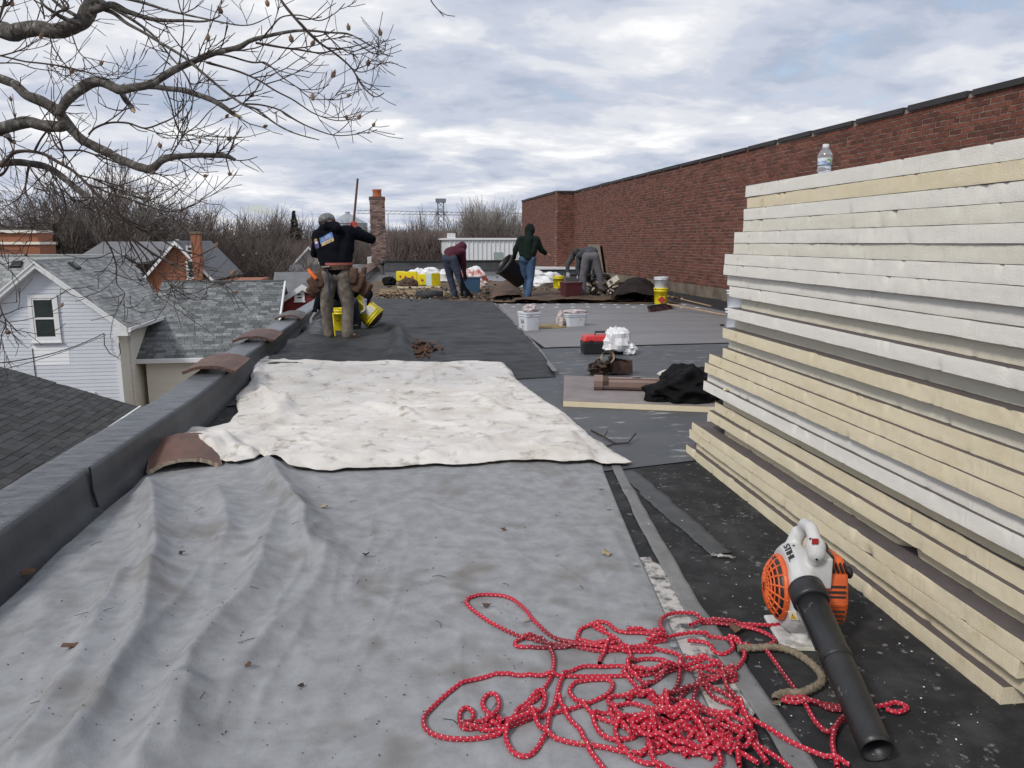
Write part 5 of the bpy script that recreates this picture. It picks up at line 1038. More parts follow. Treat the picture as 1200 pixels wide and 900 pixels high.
# ------------------------------------------------------------------ big tree overhanging from the left
tx = empty('overhanging_tree', (-11.5, 6.5, GZ), 0, 'large bare tree whose lichen-spotted limbs and podded twigs overhang from the left', 'tree')
TO = tx.location
def LM(c, o=0, s=1., oy=0): return [(o+x/s, oy+y/s)+tuple(r) for x, y, *r in c]
LIMBS = [  # photo px x, y, width px ; start depth, end depth
 ([(-260, 90, 34), (-120, 60, 26), (-20, 34, 21), (0, 34, 20), (40, 33, 18), (70, 34, 18), (88, 31, 17), (101, 22, 19), (110, 8, 19), (118, -14, 19), (124, -50, 17)], 6.0, 5.4),
 ([(-260, 130, 30), (-120, 70, 16), (0, 93, 10), (20, 103, 11), (40, 115, 12), (65, 132, 13), (85, 152, 12), (105, 168, 11), (128, 180, 10), (150, 192, 10), (176, 198, 10), (190, 188, 8), (210, 184, 7), (240, 183, 6), (262, 183, 6.5), (275, 187, 4)], 6.0, 5.2),
 ([(-180, 125, 22), (-20, 148, 15), (0, 147, 14), (30, 143, 13), (55, 146, 14), (78, 146, 11)], 5.9, 5.42),
 ([(68, 136, 10), (80, 116, 12), (92, 104, 13), (112, 97, 13), (128, 100, 11), (142, 106, 11), (160, 102, 10), (180, 94, 9), (205, 82, 8), (225, 72, 7), (250, 62, 7), (280, 54, 6), (300, 46, 5), (330, 38, 4), (355, 35.5, 3), (385, 38, 2.5), (410, 40, 2), (432, 52, 1.8), (450, 63, 1.4), (460, 66, 1)], 5.4, 4.6),
 ([(142, 107, 8), (170, 101, 7), (200, 104, 6.5), (225, 108, 6.5), (245, 116, 6.5), (262, 124, 6), (275, 134, 5)], 5.35, 5.0),
 ([(143, 110, 7), (150, 120, 6.5), (156, 129, 5.5)], 5.35, 5.3), ([(-180, 215, 14), (-60, 190, 10), (0, 192, 8.5), (30, 191, 8), (55, 196, 8), (75, 209, 7.5), (95, 225, 7), (112, 240, 6.5), (128, 254, 5), (150, 275, 3.5), (172, 292, 2.6), (200, 308, 2), (232, 324, 1.6), (262, 335, 1.2)], 6.1, 5.3),
 ([(0, 195, 3), (8, 187, 4), (18, 179, 4.5), (45, 179, 4), (68, 190, 3.6), (90, 204, 3.4), (108, 222, 3.4), (132, 244, 3.2), (152, 262, 2.6), (180, 276, 2), (205, 290, 1.6), (238, 300, 1.2)], 5.6, 5.2),
 ([(40, 179, 3), (50, 160, 2.5), (58, 154, 2), (70, 175, 2.6), (95, 176, 2.4), (120, 184, 2.2), (150, 195, 1.8), (175, 200, 1.5), (200, 212, 1.3), (215, 228, 1)], 5.6, 5.3),
 ([(8, 158, 7), (12, 163, 5), (17, 167, 4)], 5.9, 5.8),
 ([(108, 12, 9), (130, 5, 8), (150, 14, 6.5), (175, 22, 5), (215, 24, 3.4), (240, 25, 2.4), (258, 18, 1.5)], 5.4, 5.0),
 ([(112, 6, 7), (132, 14, 5), (150, 28, 4), (185, 48, 3.4), (222, 72, 3.4), (245, 92, 3.2), (284, 122, 2.8), (300, 128, 2.4), (323, 145, 2.2), (345, 156, 1.8), (374, 164, 1)], 5.3, 4.7),
 ([(284, 122, 2.2), (305, 123, 2), (325, 128, 2), (345, 140, 2), (365, 150, 1.6), (390, 158, 1.4), (412, 158, 1.2), (422, 155, .9)], 5.0, 4.6),
 ([(326, -12, 4), (331, 2, 3.6), (350, 26, 3.2), (370, 46, 2.8), (392, 62, 2.4), (412, 80, 2.2), (424, 100, 1.8), (439, 113, 1.6), (450, 109, 1)], 4.6, 4.4),
 ([(108, -6, 7), (140, -4, 5), (170, 4, 3.6), (205, 14, 2.6), (250, 24, 2), (290, 30, 1.4), (318, 18, 1)], 5.3, 4.9),
 ([(118, 0, 6), (150, 20, 4), (178, 40, 3), (200, 66, 2.4), (220, 92, 2), (226, 120, 1.6), (212, 150, 1.3), (200, 178, 1.2)], 5.3, 5.1),
 ([(96, 30, 6), (75, 22, 5), (62, 14, 4), (50, 4, 3), (44, -10, 3)], 5.4, 5.4), ([(60, 22, 3), (66, 15, 3.4), (80, 8, 3), (70, -6, 2.4)], 5.4, 5.5), ([(52, 22, 2), (50, 10, 2), (46, -8, 2)], 5.4, 5.3), ([(90, 20, 5), (70, 6, 4), (55, -8, 3.6)], 5.4, 5.5),
 ([(0, 65, 2), (30, 72, 2), (70, 77, 1.8), (100, 84, 1.6), (120, 92, 1.2), (140, 92, 1)], 5.5, 5.2), ([(-10, 68, 2), (20, 60, 1.6), (34, 53, 1.2), (44, 45, .9)], 5.5, 5.3), ([(-10, 74, 1.8), (20, 74, 1.5), (40, 80, 1.2), (70, 84, .9)], 5.5, 5.4),
 ([(58, 40, 1.8), (62, 55, 1.6), (72, 70, 1.4), (85, 84, 1.2), (98, 92, 1)], 5.4, 5.3), ([(84, 40, 1.6), (92, 60, 1.4), (108, 76, 1.2), (120, 90, 1)], 5.4, 5.3),
 ([(104, 158, 2.6), (112, 150, 2.6), (128, 144, 2.4), (150, 144, 2.2), (170, 150, 2), (190, 144, 1.8), (206, 136, 1.6), (218, 122, 1.2)], 5.3, 5.1),
 ([(200, 183, 1.8), (208, 170, 1.6), (216, 158, 1.5), (232, 146, 1.4), (246, 130, 1.2), (262, 118, 1)], 5.2, 5.0), ([(218, 158, 1.3), (226, 172, 1.2), (232, 186, 1), (240, 200, .9)], 5.2, 5.1), ([(192, 97, 2), (200, 120, 1.8), (208, 150, 1.5), (222, 166, 1.2)], 5.2, 5.1),
 ([(300, 50, 3), (330, 55, 2.4), (352, 58, 2.2), (376, 62, 1.8), (398, 58, 1.5), (414, 60, 1.2), (428, 56, .9)], 4.9, 4.6), ([(238, 66, 3), (262, 64, 2.4), (295, 73, 2.2), (312, 74, 1.8), (330, 90, 1.6), (348, 102, 1.4), (366, 116, 1.2), (392, 116, 1)], 5.1, 4.7),
 ([(242, 73, 3), (275, 82, 2.4), (302, 94, 2.2), (322, 106, 2), (342, 116, 1.8), (355, 125, 1.6), (368, 133, 1.4), (392, 141, 1.2), (410, 139, 1), (422, 126, .8)], 5.1, 4.7),
 ([(305, 48, 2.4), (318, 32, 2), (330, 20, 1.8), (352, 18, 1.6), (374, 24, 1.4), (392, 16, 1.2), (404, 4, .9)], 4.9, 4.6), ([(414, 48, 1.6), (424, 55, 1.3), (436, 62, 1.2), (449, 62, 1), (452, 52, .9), (449, 46, .9)], 4.6, 4.5), ([(402, 71, 1.6), (420, 84, 1.2), (438, 80, 1.1), (452, 70, .9)], 4.6, 4.5), ([(414, 82, 1.4), (430, 76, 1.1), (442, 66, .8)], 4.6, 4.5),
 ([(376, 47, 1.4), (398, 44, 1.2), (412, 42, 1)], 4.6, 4.6), ([(500, -14, 2), (506, 2, 1.6), (514, 12, 1.3), (520, 19, 1)], 4.6, 4.6), ([(514, 12, 1.2), (522, 17, 1), (533, 19, .8)], 4.6, 4.6),
 ([(112, 238, 3), (116, 255, 2.4), (120, 275, 2), (130, 292, 1.8), (136, 312, 1.6), (137, 332, 1.3), (146, 344, 1), (140, 356, .8)], 5.4, 5.3), ([(116, 240, 3), (132, 256, 2.6), (150, 280, 2.2), (162, 300, 1.8), (170, 318, 1.6), (178, 338, 1.3), (190, 352, 1)], 5.4, 5.2),
 ([(34, 194, 3), (31, 212, 2.4), (30, 225, 2.2), (38, 240, 1.6), (40, 262, 1.2), (34, 280, 1)], 5.7, 5.6), ([(34, 194, 2), (44, 210, 1.6), (60, 228, 1.4), (72, 248, 1.2), (66, 268, 1)], 5.7, 5.5), ([(56, 196, 2.4), (68, 216, 2), (76, 236, 1.7), (76, 252, 1.4), (68, 268, 1.2), (66, 288, 1)], 5.6, 5.5),
 ([(-14, 205, 4), (0, 206, 3.5), (8, 198, 3), (12, 188, 2.6)], 5.7, 5.7), ([(124, 250, 3), (150, 262, 2.4), (175, 282, 2), (196, 306, 1.6), (210, 322, 1.3), (240, 330, 1.1), (272, 332, .9)], 5.3, 5.1), ([(100, 215, 2.6), (128, 226, 2.2), (160, 236, 2), (196, 248, 1.7), (228, 240, 1.3), (238, 232, 1)], 5.4, 5.2),
 ([(120, 246, 3), (140, 262, 2.4), (158, 284, 2), (178, 310, 1.7), (196, 330, 1.5), (212, 344, 1.2), (228, 352, 1)], 5.35, 5.2), ([(90, 205, 2), (120, 212, 1.8), (150, 222, 1.5), (178, 236, 1.2), (210, 250, 1)], 5.5, 5.3), ([(60, 182, 2), (64, 205, 1.6), (76, 222, 1.3), (92, 246, 1)], 5.6, 5.5),
 ([(-20, 330, 2.4), (-4, 350, 2), (4, 370, 1.6), (14, 382, 1.4), (24, 392, 1)], 5.6, 5.4), ([(-10, 372, 1.8), (6, 380, 1.5), (2, 392, 1.2), (0, 410, 1)], 5.5, 5.4), ([(-12, 300, 1.8), (0, 308, 1.4), (12, 318, 1.1), (22, 330, .9)], 5.6, 5.5), ([(-8, 276, 2), (0, 290, 1.6), (3, 302, 1.2)], 5.6, 5.6), ([(0, 370, 1.5), (12, 366, 1.2), (26, 360, .9)], 5.5, 5.4),
 ([(-30, 100, 8), (-10, 40, 6), (0, 20, 3), (8, -8, 3)], 5.7, 5.5), ([(0, 8, 2), (10, 6, 2), (14, 0, 2)], 5.6, 5.6)]
rt = random.Random(77); twigs = []; pods = []
def tpt(x, y, d): return far(x, y, d)-TO
for li, (pl, d0, d1) in enumerate(LIMBS):
    n_ = len(pl); P3 = []
    for i, (x, y, wd) in enumerate(pl):
        t = i/(n_-1); D = d0+(d1-d0)*t+.10*sin(li*1.7+i*.9); P3.append((tpt(x, y, D), wd*.49*D/F))
    # smooth
    pts, rad = [], []
    for i in range(n_-1):
        a = P3[max(i-1, 0)][0]; b_ = P3[i][0]; c = P3[i+1][0]; d = P3[min(i+2, n_-1)][0]; K = 5
        for k in range(K):
            t = k/K; q = .5*((2*b_)+(c-a)*t+(2*a-5*b_+4*c-d)*t*t+(3*b_-a-3*c+d)*t**3); r = P3[i][1]*(1-t)+P3[i+1][1]*t
            q += V([mn.noise(V((q.x*5, q.y*5, q.z*5+j*9)))*r*.7 for j in range(3)]); pts.append(q); rad.append(r*(1+.14*mn.noise(q*14)))
    pts.append(P3[-1][0]); rad.append(P3[-1][1]); mxw = max(w_ for _, _, w_ in pl)
    MB().tube(pts, rad, 10 if mxw > 6 else 6).build('limb' if mxw > 6 else 'branch', m_bark if mxw > 4.6 else m_twig, tx, True)
    if li in (4, 5, 9): MB().tube([pts[-1], pts[-1]+(pts[-1]-pts[-2]).normalized()*.05], [rad[-1]*.9, rad[-1]*.3], 6).build('broken_end', m_wood, tx)
    # side twigs with upturned tips and dry pods
    tot = sum((pts[i+1]-pts[i]).length for i in range(len(pts)-1)); inpx = [p for p in pl]; dens = 10.5 if mxw < 5 else 4.5
    for k in range(int(tot*dens)):
        t = rt.uniform(.12, 1)**.8; i = min(len(pts)-2, int(t*(len(pts)-1))); b0 = pts[i]; r0 = rad[i]
        if proj(b0+TO)[0] < -60: continue
        if r0 > .022 and rt.random() < .6: continue
        xq = proj(b0+TO)[0]
        if xq > 470 or (xq > 290 and rt.random() < .4): continue
        d = (pts[i+1]-pts[i]).normalized(); o = Quaternion(d, rt.uniform(0, 6.28)) @ d.orthogonal().normalized(); d = (d*rt.uniform(.5, 1.1)+o*rt.uniform(.4, .9)).normalized()
        ln = rt.uniform(.15, .55)*(1.1-.5*t)*(1 if xq < 350 else max(.25, 1-(xq-350)/130)); r = min(r0*.7, .0052); q = b0.copy(); ns = 4
        for s in range(ns):
            d = (d+V((rt.uniform(-1, 1), rt.uniform(-1, 1), rt.uniform(-.5, .8)))*.22+V((0, 0, .10))).normalized(); q2 = q+d*ln/ns; r2 = max(.0024, r*(1-.14)); twigs.append((tuple(q), r, tuple(q2), r2))
            if rt.random() < .65:
                o = Quaternion(d, rt.uniform(0, 6.28)) @ d.orthogonal().normalized(); d3 = (d+o*.8).normalized(); q3 = q2.copy()
                for _ in range(2): d3 = (d3+V((rt.uniform(-1, 1), rt.uniform(-1, 1), rt.uniform(-.2, 1)))*.2).normalized(); q4 = q3+d3*rt.uniform(.04, .10); twigs.append((tuple(q3), r2*.85, tuple(q4), .0018)); q3 = q4
            q = q2; r = r2
        if rt.random() < .12: pods.append((q, d))
twig_mesh('twigs', twigs, m_twig, tx, 4, kind='stuff')
pods = pods[:200]+[(tpt(x, y, 4.6), V((-.2, 0, 1))) for x, y in ((446, 42), (409, 36), (314, 8), (367, 118), (342, 50))]
pb = MB(); pb.lathe([(.003, 0), (.011, .006), (.014, .018), (.010, .032), (.004, .042), (.001, .050)], 8)
for k in range(5): a = k*1.256; pb.add([V((.010*cos(a), .010*sin(a), .012)), V((.012*cos(a+.5), .012*sin(a+.5), .014)), V((.021*cos(a+.25), .021*sin(a+.25), .046))], [(0, 1, 2)])
pp = None
for p, d in pods:
    if pp is None: o = pb.build('seed_pod', m_bud, tx); pp = o.data
    else: o = bpy.data.objects.new('seed_pod', pp); COL.objects.link(o); o.parent = tx
    o.matrix_local = Matrix.Translation(p) @ (d+V((0, 0, .6))).to_track_quat('Z', 'Y').to_matrix().to_4x4() @ Matrix.Scale(rt.uniform(.75, 1.15), 4)
MB().tube([(0, 0, 0), (.1, 0, 2.5), (.3, .1, 5), (.2, .1, 8), (.5, 0, 11)], [.55, .40, .34, .26, .12], 14).build('trunk', m_bark, tx, True)
for li in (0, 1, 2, 6): x, y, wd = LIMBS[li][0][0]; e = tpt(x, y, LIMBS[li][1]); MB().tube([V((.25, .1, 4.2+li*.3)), V((1.0, -.05, 5.0+li*.3)).lerp(e, .4), e], [.2, .12, wd*.5*6/F], 10).build('limb', m_bark, tx, True)

# ================================================================== THINGS ON THE ROOF
def crumple(name, mats, pos, dims, seed=0, amp=.35, freq=2.2, nu=72, nv=36, rz=0., flat=.25, sharp=1., **k):
    soft = mats in (m_blk, m_rag, m_brs); nu, nv = (nu, nv) if soft else (26, 13); freq = freq*(.62 if soft else .55); amp = amp*(.85 if soft else .75)
    """a slumped lump of cloth or film: closed surface, folded by ridged noise, flattened where it lies"""
    b = MB(); c, s = cos(rz), sin(rz)
    for i in range(nv+1):
        ph = pi*i/nv
        for j in range(nu):
            a = 2*pi*j/nu; d = V((sin(ph)*cos(a), sin(ph)*sin(a), cos(ph))); q = d*freq+V((seed*7.1, seed*3.3, 0)); r = 1+amp*((1-abs(mn.noise(q))*2.2)*.6+(1-abs(mn.noise(q*2.3))*2)*.28+mn.noise(q*5)*.10-.30)*sharp
            p = V((d.x*r*dims[0]/2, d.y*r*dims[1]/2, 0)); z = d.z*r*dims[2]*.62+dims[2]*.38; z = max(z, .003+.006*mn.noise(q*3)); b.v.append((p.x*c-p.y*s+pos[0], p.x*s+p.y*c+pos[1], z+pos[2])); b.t.append(0)
    b.f = [(i*nu+j, (i+1)*nu+j, (i+1)*nu+(j+1) % nu, i*nu+(j+1) % nu) for i in range(nv) for j in range(nu)]; b.m = [0]*len(b.f)
    return b.build(name, mats, smooth=soft, **k)
m_bag = M('white_plastic_bag', (.74, .75, .77), .4, .08, 20., .5, 40.); m_bagred = M('red_white_bag', (.42, .10, .08), .5, .3, 6., .5, 30., col2=(.68, .60, .58), lo=.45, hi=.55)
m_blk = M('black_cloth', (.007, .007, .008), .85, .3, 6., .6, 30., spec=.15); m_brs = M('brown_scrap', (.085, .045, .032), .7, .5, 12., .5, 40., col2=(.03, .018, .014))
m_cop = M('brown_aluminium', (.27, .185, .16), .42, .15, 3., .1, 30., col2=(.23, .155, .13), metal=.15); m_bkt = M('white_pail', (.66, .69, .74), .45, .08, 6., .1, 30., c3=(.42, .42, .43), s3=9.); m_yel = M('yellow_pail', (.80, .66, .015), .42, .12, 6., .1, 30., c3=(.45, .34, .03), s3=10.)
m_rag = M('stained_rag', (.62, .56, .56), .95, .4, 25., .8, 40., col2=(.30, .24, .24)); m_txt = M('print_black', (.03, .03, .03), .6); m_rprint = M('print_red', (.45, .05, .03), .6, c3=(.05, .02, .02)); m_lab2 = M('paper_label', (.72, .70, .68), .8, .15, 30.)
m_redp = M('red_plastic', (.58, .03, .03), .4, .15, 4.); m_mar = M('maroon_plastic', (.085, .02, .025), .5); m_blu = M('blue_plastic', (.035, .085, .16), .5, .2, 5.); m_rot = M('torn_roofing', (.075, .052, .036), .95, .5, 2.2, .9, 14., col2=(.14, .095, .055), c3=(.24, .21, .18), s3=7., t3=(.62, .72), detail=9)
m_rust = M('rusty_sheet', (.12, .068, .04), .9, .5, 3., .7, 20., col2=(.045, .03, .022))
def pail(name, label, pos, r=.15, h=.37, mat=None, tilt=None, cat='bucket', group=None, n=32, bail=True, rz=0., stripe=None, lid=False):
    o = empty(name, pos, rz, label, cat, group)
    if tilt is not None: o.rotation_euler = tilt
    MB().lathe([(r*.86, 0), (r*.87, .004), (r*.97, h*.80), (r*1.02, h*.80), (r*1.02, h*.82), (r*.98, h*.83), (r*.99, h*.90), (r*1.04, h*.905), (r*1.04, h*.925), (r*.995, h*.93), (r, h*.985), (r*1.03, h), (r*.97, h), (r*.95, h*.8), (r*.84, .01), (.001, .01)] if not lid else [(r*.86, 0), (r*.87, .004), (r*.97, h*.80), (r*1.02, h*.80), (r*1.02, h*.82), (r*.98, h*.83), (r, h*.93), (r*1.06, h*.93), (r*1.06, h*.99), (r*.98, h), (.001, h*.985)], n, cap1=False).build('shell', mat or m_bkt, o, True)
    if bail: MB().tube([(r*1.03*cos(a), -.01-r*1.0*sin(a)*.5, h*.85-r*1.0*sin(a)*.75) for a in np.linspace(0, pi, 13)], .003, 5, False).build('bail', m_steel, o)
    return o
def curved_label(o, r, h0, h1, a0, a1, mat, name='label'):
    b = MB(); n = 10
    for k in range(n+1): a = a0+(a1-a0)*k/n; b.v += [(r*cos(a), r*sin(a), h0), (r*cos(a), r*sin(a), h1)]; b.t += [0, 0]
    b.f = [(2*k, 2*k+2, 2*k+3, 2*k+1) for k in range(n)]; b.m = [0]*n; return b.build(name, mat, o)
FR = -pi/2   # direction toward the camera, roughly
# square white pails with rags, drain cover
def square_pail(label, px, w_, d_, h, rot, seed, hy=0):
    p = at(*px); o = empty('square_pail', (p.x, p.y, .02), rot, label, 'bucket', 'square white pails on the grey roofing sheet')
    pr = MB(); lv_ = [(0, .86), (h*.78, .97), (h*.78, 1.03), (h*.80, 1.03), (h*.82, .98), (h*.90, .99), (h*.90, 1.06), (h*.99, 1.06), (h, 1.03)]
    ring = []
    for cx_, cy_, a0 in ((1, 1, 0), (-1, 1, 1), (-1, -1, 2), (1, -1, 3)):
        for k in range(5): a = (a0+k/4)*pi/2; ring.append((cx_*(1-.28)+.28*cos(a), cy_*(1-.28)+.28*sin(a)))
    n = len(ring)
    for z, s in lv_: pr.v += [(x*w_/2*s, y*d_/2*s, z) for x, y in ring]
    pr.v += [(x*w_/2*.98, y*d_/2*.98, h*.97) for x, y in ring]; m = len(lv_)+1
    pr.f = [(i*n+k, i*n+(k+1) % n, (i+1)*n+(k+1) % n, (i+1)*n+k) for i in range(m-1) for k in range(n)]+[tuple(range(n))[::-1], tuple((m-1)*n+k for k in range(n))]; pr.t = [0.]*len(pr.v); pr.m = [0]*len(pr.f)
    q = pr.build('shell', m_bkt, o, True); q.data.set_sharp_from_angle(angle=R(40)); return o, p
o, p = square_pail('taller square white pail with dark print and a stained rag on top', (620, 388), .27, .27, .27, R(18), 1)
t_ = text('%R', .085, m_txt, 'print', o, (-.137*.93, -.03, .13), Matrix.Rotation(R(-90), 3, 'Z') @ Matrix.Rotation(R(90), 3, 'X'), .0006)
t_ = text('NET', .03, m_txt, 'print', o, (-.137*.91, -.03, .06), Matrix.Rotation(R(-90), 3, 'Z') @ Matrix.Rotation(R(90), 3, 'X'), .0006)
crumple('rag', m_rag, (p.x+.02, p.y, .285), (.2, .2, .11), 3, .5, label='stained crumpled rag lying on the taller square white pail', cat='rag')
o, p = square_pail('low wide square white pail with a rag hanging down its left side', (672, 383), .36, .30, .20, R(12), 2)
crumple('rag', m_rag, (p.x-.21, p.y-.02, .02), (.12, .22, .22), 5, .5, label='stained rag hanging over the left side of the low white pail', cat='rag'); crumple('rag', m_rag, (p.x+.02, p.y, .215), (.34, .26, .05), 8, .6, label='flat dirty rag spread over the lid of the low white pail', cat='rag')
p = at(643, 384.5); dr = MB().lathe([(.27, .0), (.27, .012), (.235, .018), (.22, .013), (.001, .014)], 32, (p.x, p.y, .019), cap1=False).build('drain_cover', M('straw_disc', (.30, .22, .09), .9, .4, 20.), smooth=False, label='round straw-coloured disc lying between the two white pails', cat='disc')
# stacked white-over-yellow pails by the wall
p = at(774, 357); o = pail('pail', 'yellow pail with red diamond mark at the bottom of the two-pail stack by the wall', (p.x, p.y, .014), .15, .34, m_yel, cat='bucket', bail=False, lid=True)
curved_label(o, .1455, .02, .18, FR-.55, FR+.35, m_yel, 'label_panel')
dm = MB(); 
for s_, zz in ((.085, .1),): dm.prism([V((-s_+.0, 0, zz)), V((0, 0, zz-s_)), V((s_, 0, zz)), V((0, 0, zz+s_))], (0, .004, 0))
q = dm.build('diamond_mark', m_rprint, o); q.location = (-.035, -.158, .0); q.rotation_euler = (0, 0, R(-8))
o = pail('pail', 'white pail stacked on the yellow pail by the brick wall', (p.x, p.y, .014+.29), .155, .28, m_bkt, bail=False)
q = text('WB', .05, m_rprint, 'print', o, (.06, -.146, .12), frame(V((.35, -1, 0))), .0006)
# two nested white pails behind the foam stack
p = at(862, 385.5); o = pail('pail', 'lower white pail half hidden behind the left edge of the foam stack', (p.x, p.y, .012), .165, .30, m_bkt, bail=False, lid=True, group='white pails behind the foam stack'); o = pail('pail', 'upper white pail half hidden behind the left edge of the foam stack', (p.x+.01, p.y, .31), .165, .28, m_bkt, bail=False, lid=True, group='white pails behind the foam stack')
p = at(846, 383.5); MB().box((p.x, p.y, .03), (.05, .05, .03)).build('dropped_cap', m_dark, label='small black cap lying at the foot of the white pails', cat='cap')
# push broom, spare handle
p0 = at(761, 366.5); p1 = at(786, 362.5); p2 = at(856, 372.5); br = empty('push_broom', (p0.x, p0.y, .012), 0, 'dark bristled push broom lying in front of the yellow pail', 'broom')
d = p1-p0; ln = d.length; ang = math.atan2(d.y, d.x); RM = Matrix.Rotation(ang, 3, 'Z'); q = MB().box(RM @ V((ln/2, .02, .10)), (ln, .07, .045), RM, 0, jit=.004).build('block', m_dark, br); bevel(q, .01)
b = MB()
for i in range(260): a = V((random.uniform(0, ln), random.uniform(-.035, .06), .09)); e = a+V((random.uniform(-.03, .03), random.uniform(-.09, -.01), -.085)); b.tube([RM @ a, RM @ e], .005, 3)
b.build('bristles', M('bristles', (.05, .018, .018), .9), br, kind='stuff'); MB().tube([RM @ V((ln*.8, .03, .11)), V((p2.x-p0.x, p2.y-p0.y, .02))], .014, 8).build('handle', m_wood, br)
a, b_ = at(783, 349.5), at(833, 360.5); MB().tube([a+V((0, 0, .05)), b_+V((0, 0, .03))], .014, 8).build('wooden_pole', m_wood, label='bare wooden pole lying on the sheet between yellow pail and wall', cat='pole')
# fastener plates along the torn edge: two staggered rows
fpl = None; k = 0
for row, (y0_, xs_) in enumerate(((357.3, range(592, 856, 16)), (360.8, range(600, 856, 18)))):
    for x in xs_:
        p = at(x+rng.uniform(-2, 2), y0_+rng.uniform(-.3, .3)+(x-600)*.004)
        if p.x > 6.3: continue
        if fpl is None: fpl = MB().lathe([(.05, 0), (.05, .003), (.012, .006), (.001, .006)], 12, cap1=False).build('fastener_plate', m_bag); o = fpl
        else: o = fpl.copy(); COL.objects.link(o)
        o.location = (p.x, p.y, .0185); tag(o, 'round white fastener plate in the rows along the torn roofing edge', 'fastener', 'white fastener plates along the torn edge')
# toolbox
p = at(709, 416); tb_ = empty('toolbox', (p.x, p.y, .006), -YAW*.4, 'red and black plastic toolbox with a white bag on it', 'toolbox'); TW = .50
q = MB().box((0, .11, .075), (TW, .22, .15), None, 0, 1.04).build('base', m_dark, tb_); bevel(q, .015)
q = MB().box((0, .11, .185), (TW+.02, .235, .07), None, 0, .9).build('lid', m_redp, tb_); bevel(q, .015)
MB().tube([(-.10, .11, .215), (-.10, .11, .255), (.10, .11, .255), (.10, .11, .215)], .012, 8).build('handle', m_dark, tb_)
for s in (-.17, .17): MB().box((s, -.008, .145), (.04, .012, .05)).build('latch', m_dark, tb_)
b2 = at(719, 414); crumple('plastic_bag', m_bag, (b2.x+.0, b2.y-.12, .05), (.30, .22, .26), 11, .75, 2.8, label='crumpled white plastic bag leaning on the red toolbox', cat='plastic bag'); crumple('plastic_bag', m_bag, (b2.x+.14, b2.y-.16, .006), (.16, .14, .13), 14, .7, 3., label='small white bag scrap on the deck right of the toolbox', cat='plastic bag')
# foam offcut with downspout, scraps and black jacket
f0, f1, f2 = at(661, 441, .045), at(660, 471, .045), at(850, 478.5, .045); fo = empty('foam_offcut', (f1.x, f1.y, .008), 0, 'low foam board with dark top lying flat under the brown downspout', 'insulation board')
q = [V((0, 0, 0)), V((f2.x-f1.x, f2.y-f1.y, 0)), V((f2.x-f1.x+.15, f2.y-f1.y+(f0.y-f1.y), 0)), V((f0.x-f1.x, f0.y-f1.y, 0))]
MB().prism(q, (0, 0, .044)).build('foam_core', m_fy, fo); MB().prism([v+V((0, 0, .0441)) for v in q], (0, 0, .0025)).build('top_facer', M('dusty_facer', (.26, .225, .22), .9, .2, 6., .2, 60.), fo)
a, b_ = at(696, 456, .055), at(812, 459, .055); d = (b_-a); ln = d.length; d.normalize(); dsp = empty('downspout', (a.x, a.y, .057), math.atan2(d.y, d.x), 'brown metal downspout lying on the foam offcut', 'downspout')
prf = []
for k in range(16):
    t = k/16*2*pi; prf.append((.062*max(-1, min(1, 1.08*cos(t))), .05+.05*max(-1, min(1, 1.08*sin(t)))+.004*(k % 2)))
b = MB(); b.prism([V((.03, y, z)) for y, z in prf], (ln-.03, 0, 0)); q = b.build('pipe', m_cop, dsp)
for e_ in (-.045, .05): MB().box((ln/2, e_*.8, .1005), (ln-.1, .008, .006)).build('pressed_rib', m_cop, dsp)
b = MB(); b.prism([V((0, y*1.22, .05+(z-.05)*1.22+.003)) for y, z in prf], (.075, 0, 0)); q = b.build('crimped_collar', m_cop, dsp)
b = MB(); b.prism([V((.075, y*1.22, .05+(z-.05)*1.22+.003)) for y, z in prf][4:9], (.045, 0, 0)); b.build('torn_flap', m_brs, dsp)
MB().box((.36, .0, .1055), (.07, .012, .004), Matrix.Rotation(.2, 3, 'Z')).build('slot', m_dark, dsp)
p = at(716, 440); sc_pile = empty('scrap_pile', (p.x, p.y, .006), 0, 'small heap of rusty brown gutter scraps behind the downspout', 'scrap pile'); rs = random.Random(3)
for k in range(26):
    ax = rs.uniform(-.22, .2); ay = rs.uniform(-.03, .14); az = rs.uniform(.02, .15)*max(.3, 1-abs(ax)*2.2); e = Euler((rs.uniform(-1, 1), rs.uniform(-1, 1), rs.uniform(0, 3))).to_matrix()
    q = MB(); wd_, hd_ = rs.uniform(.05, .12), rs.uniform(.04, .08); pts_ = [V((wd_*.5*cos(t)+rs.uniform(-.01, .01), hd_*sin(t), .02*sin(2*t)+rs.uniform(-.015, .015))) for t in np.linspace(0, 2*pi, 9)[:-1]]
    q.prism([e @ v+V((ax, ay, az)) for v in pts_], e @ V((0, 0, .006))); q.build('scrap', m_brs if k % 4 else m_dark, sc_pile)
q = MB().box((.10, .02, .085), (.22, .12, .14), Matrix.Rotation(.1, 3, 'Z'), 0, jit=.012).build('bent_box_gutter', m_brs, sc_pile); MB().box((.06, .0, .165), (.17, .10, .012), Matrix.Rotation(.2, 3, 'Y')).build('dark_plate', m_dark, sc_pile); MB().tube([(.02, 0, .17), (.0, .0, .23), (-.01, 0, .25)], [.03, .015, .01], 8).build('bracket', m_dark, sc_pile)
q = MB().lathe([(.06, 0), (.065, .09)], 14, (-.06, -.02, .17), Matrix.Rotation(1.2, 3, 'X'), False, False).build('torn_collar', m_claycut, sc_pile)
p = at(803, 476); crumple('black_jacket', m_blk, (p.x+.06, p.y+.10, .03), (.64, .52, .27), 21, .55, 1.9, 110, 60, rz=.2, label='crumpled black jacket thrown over the end of the downspout', cat='jacket')
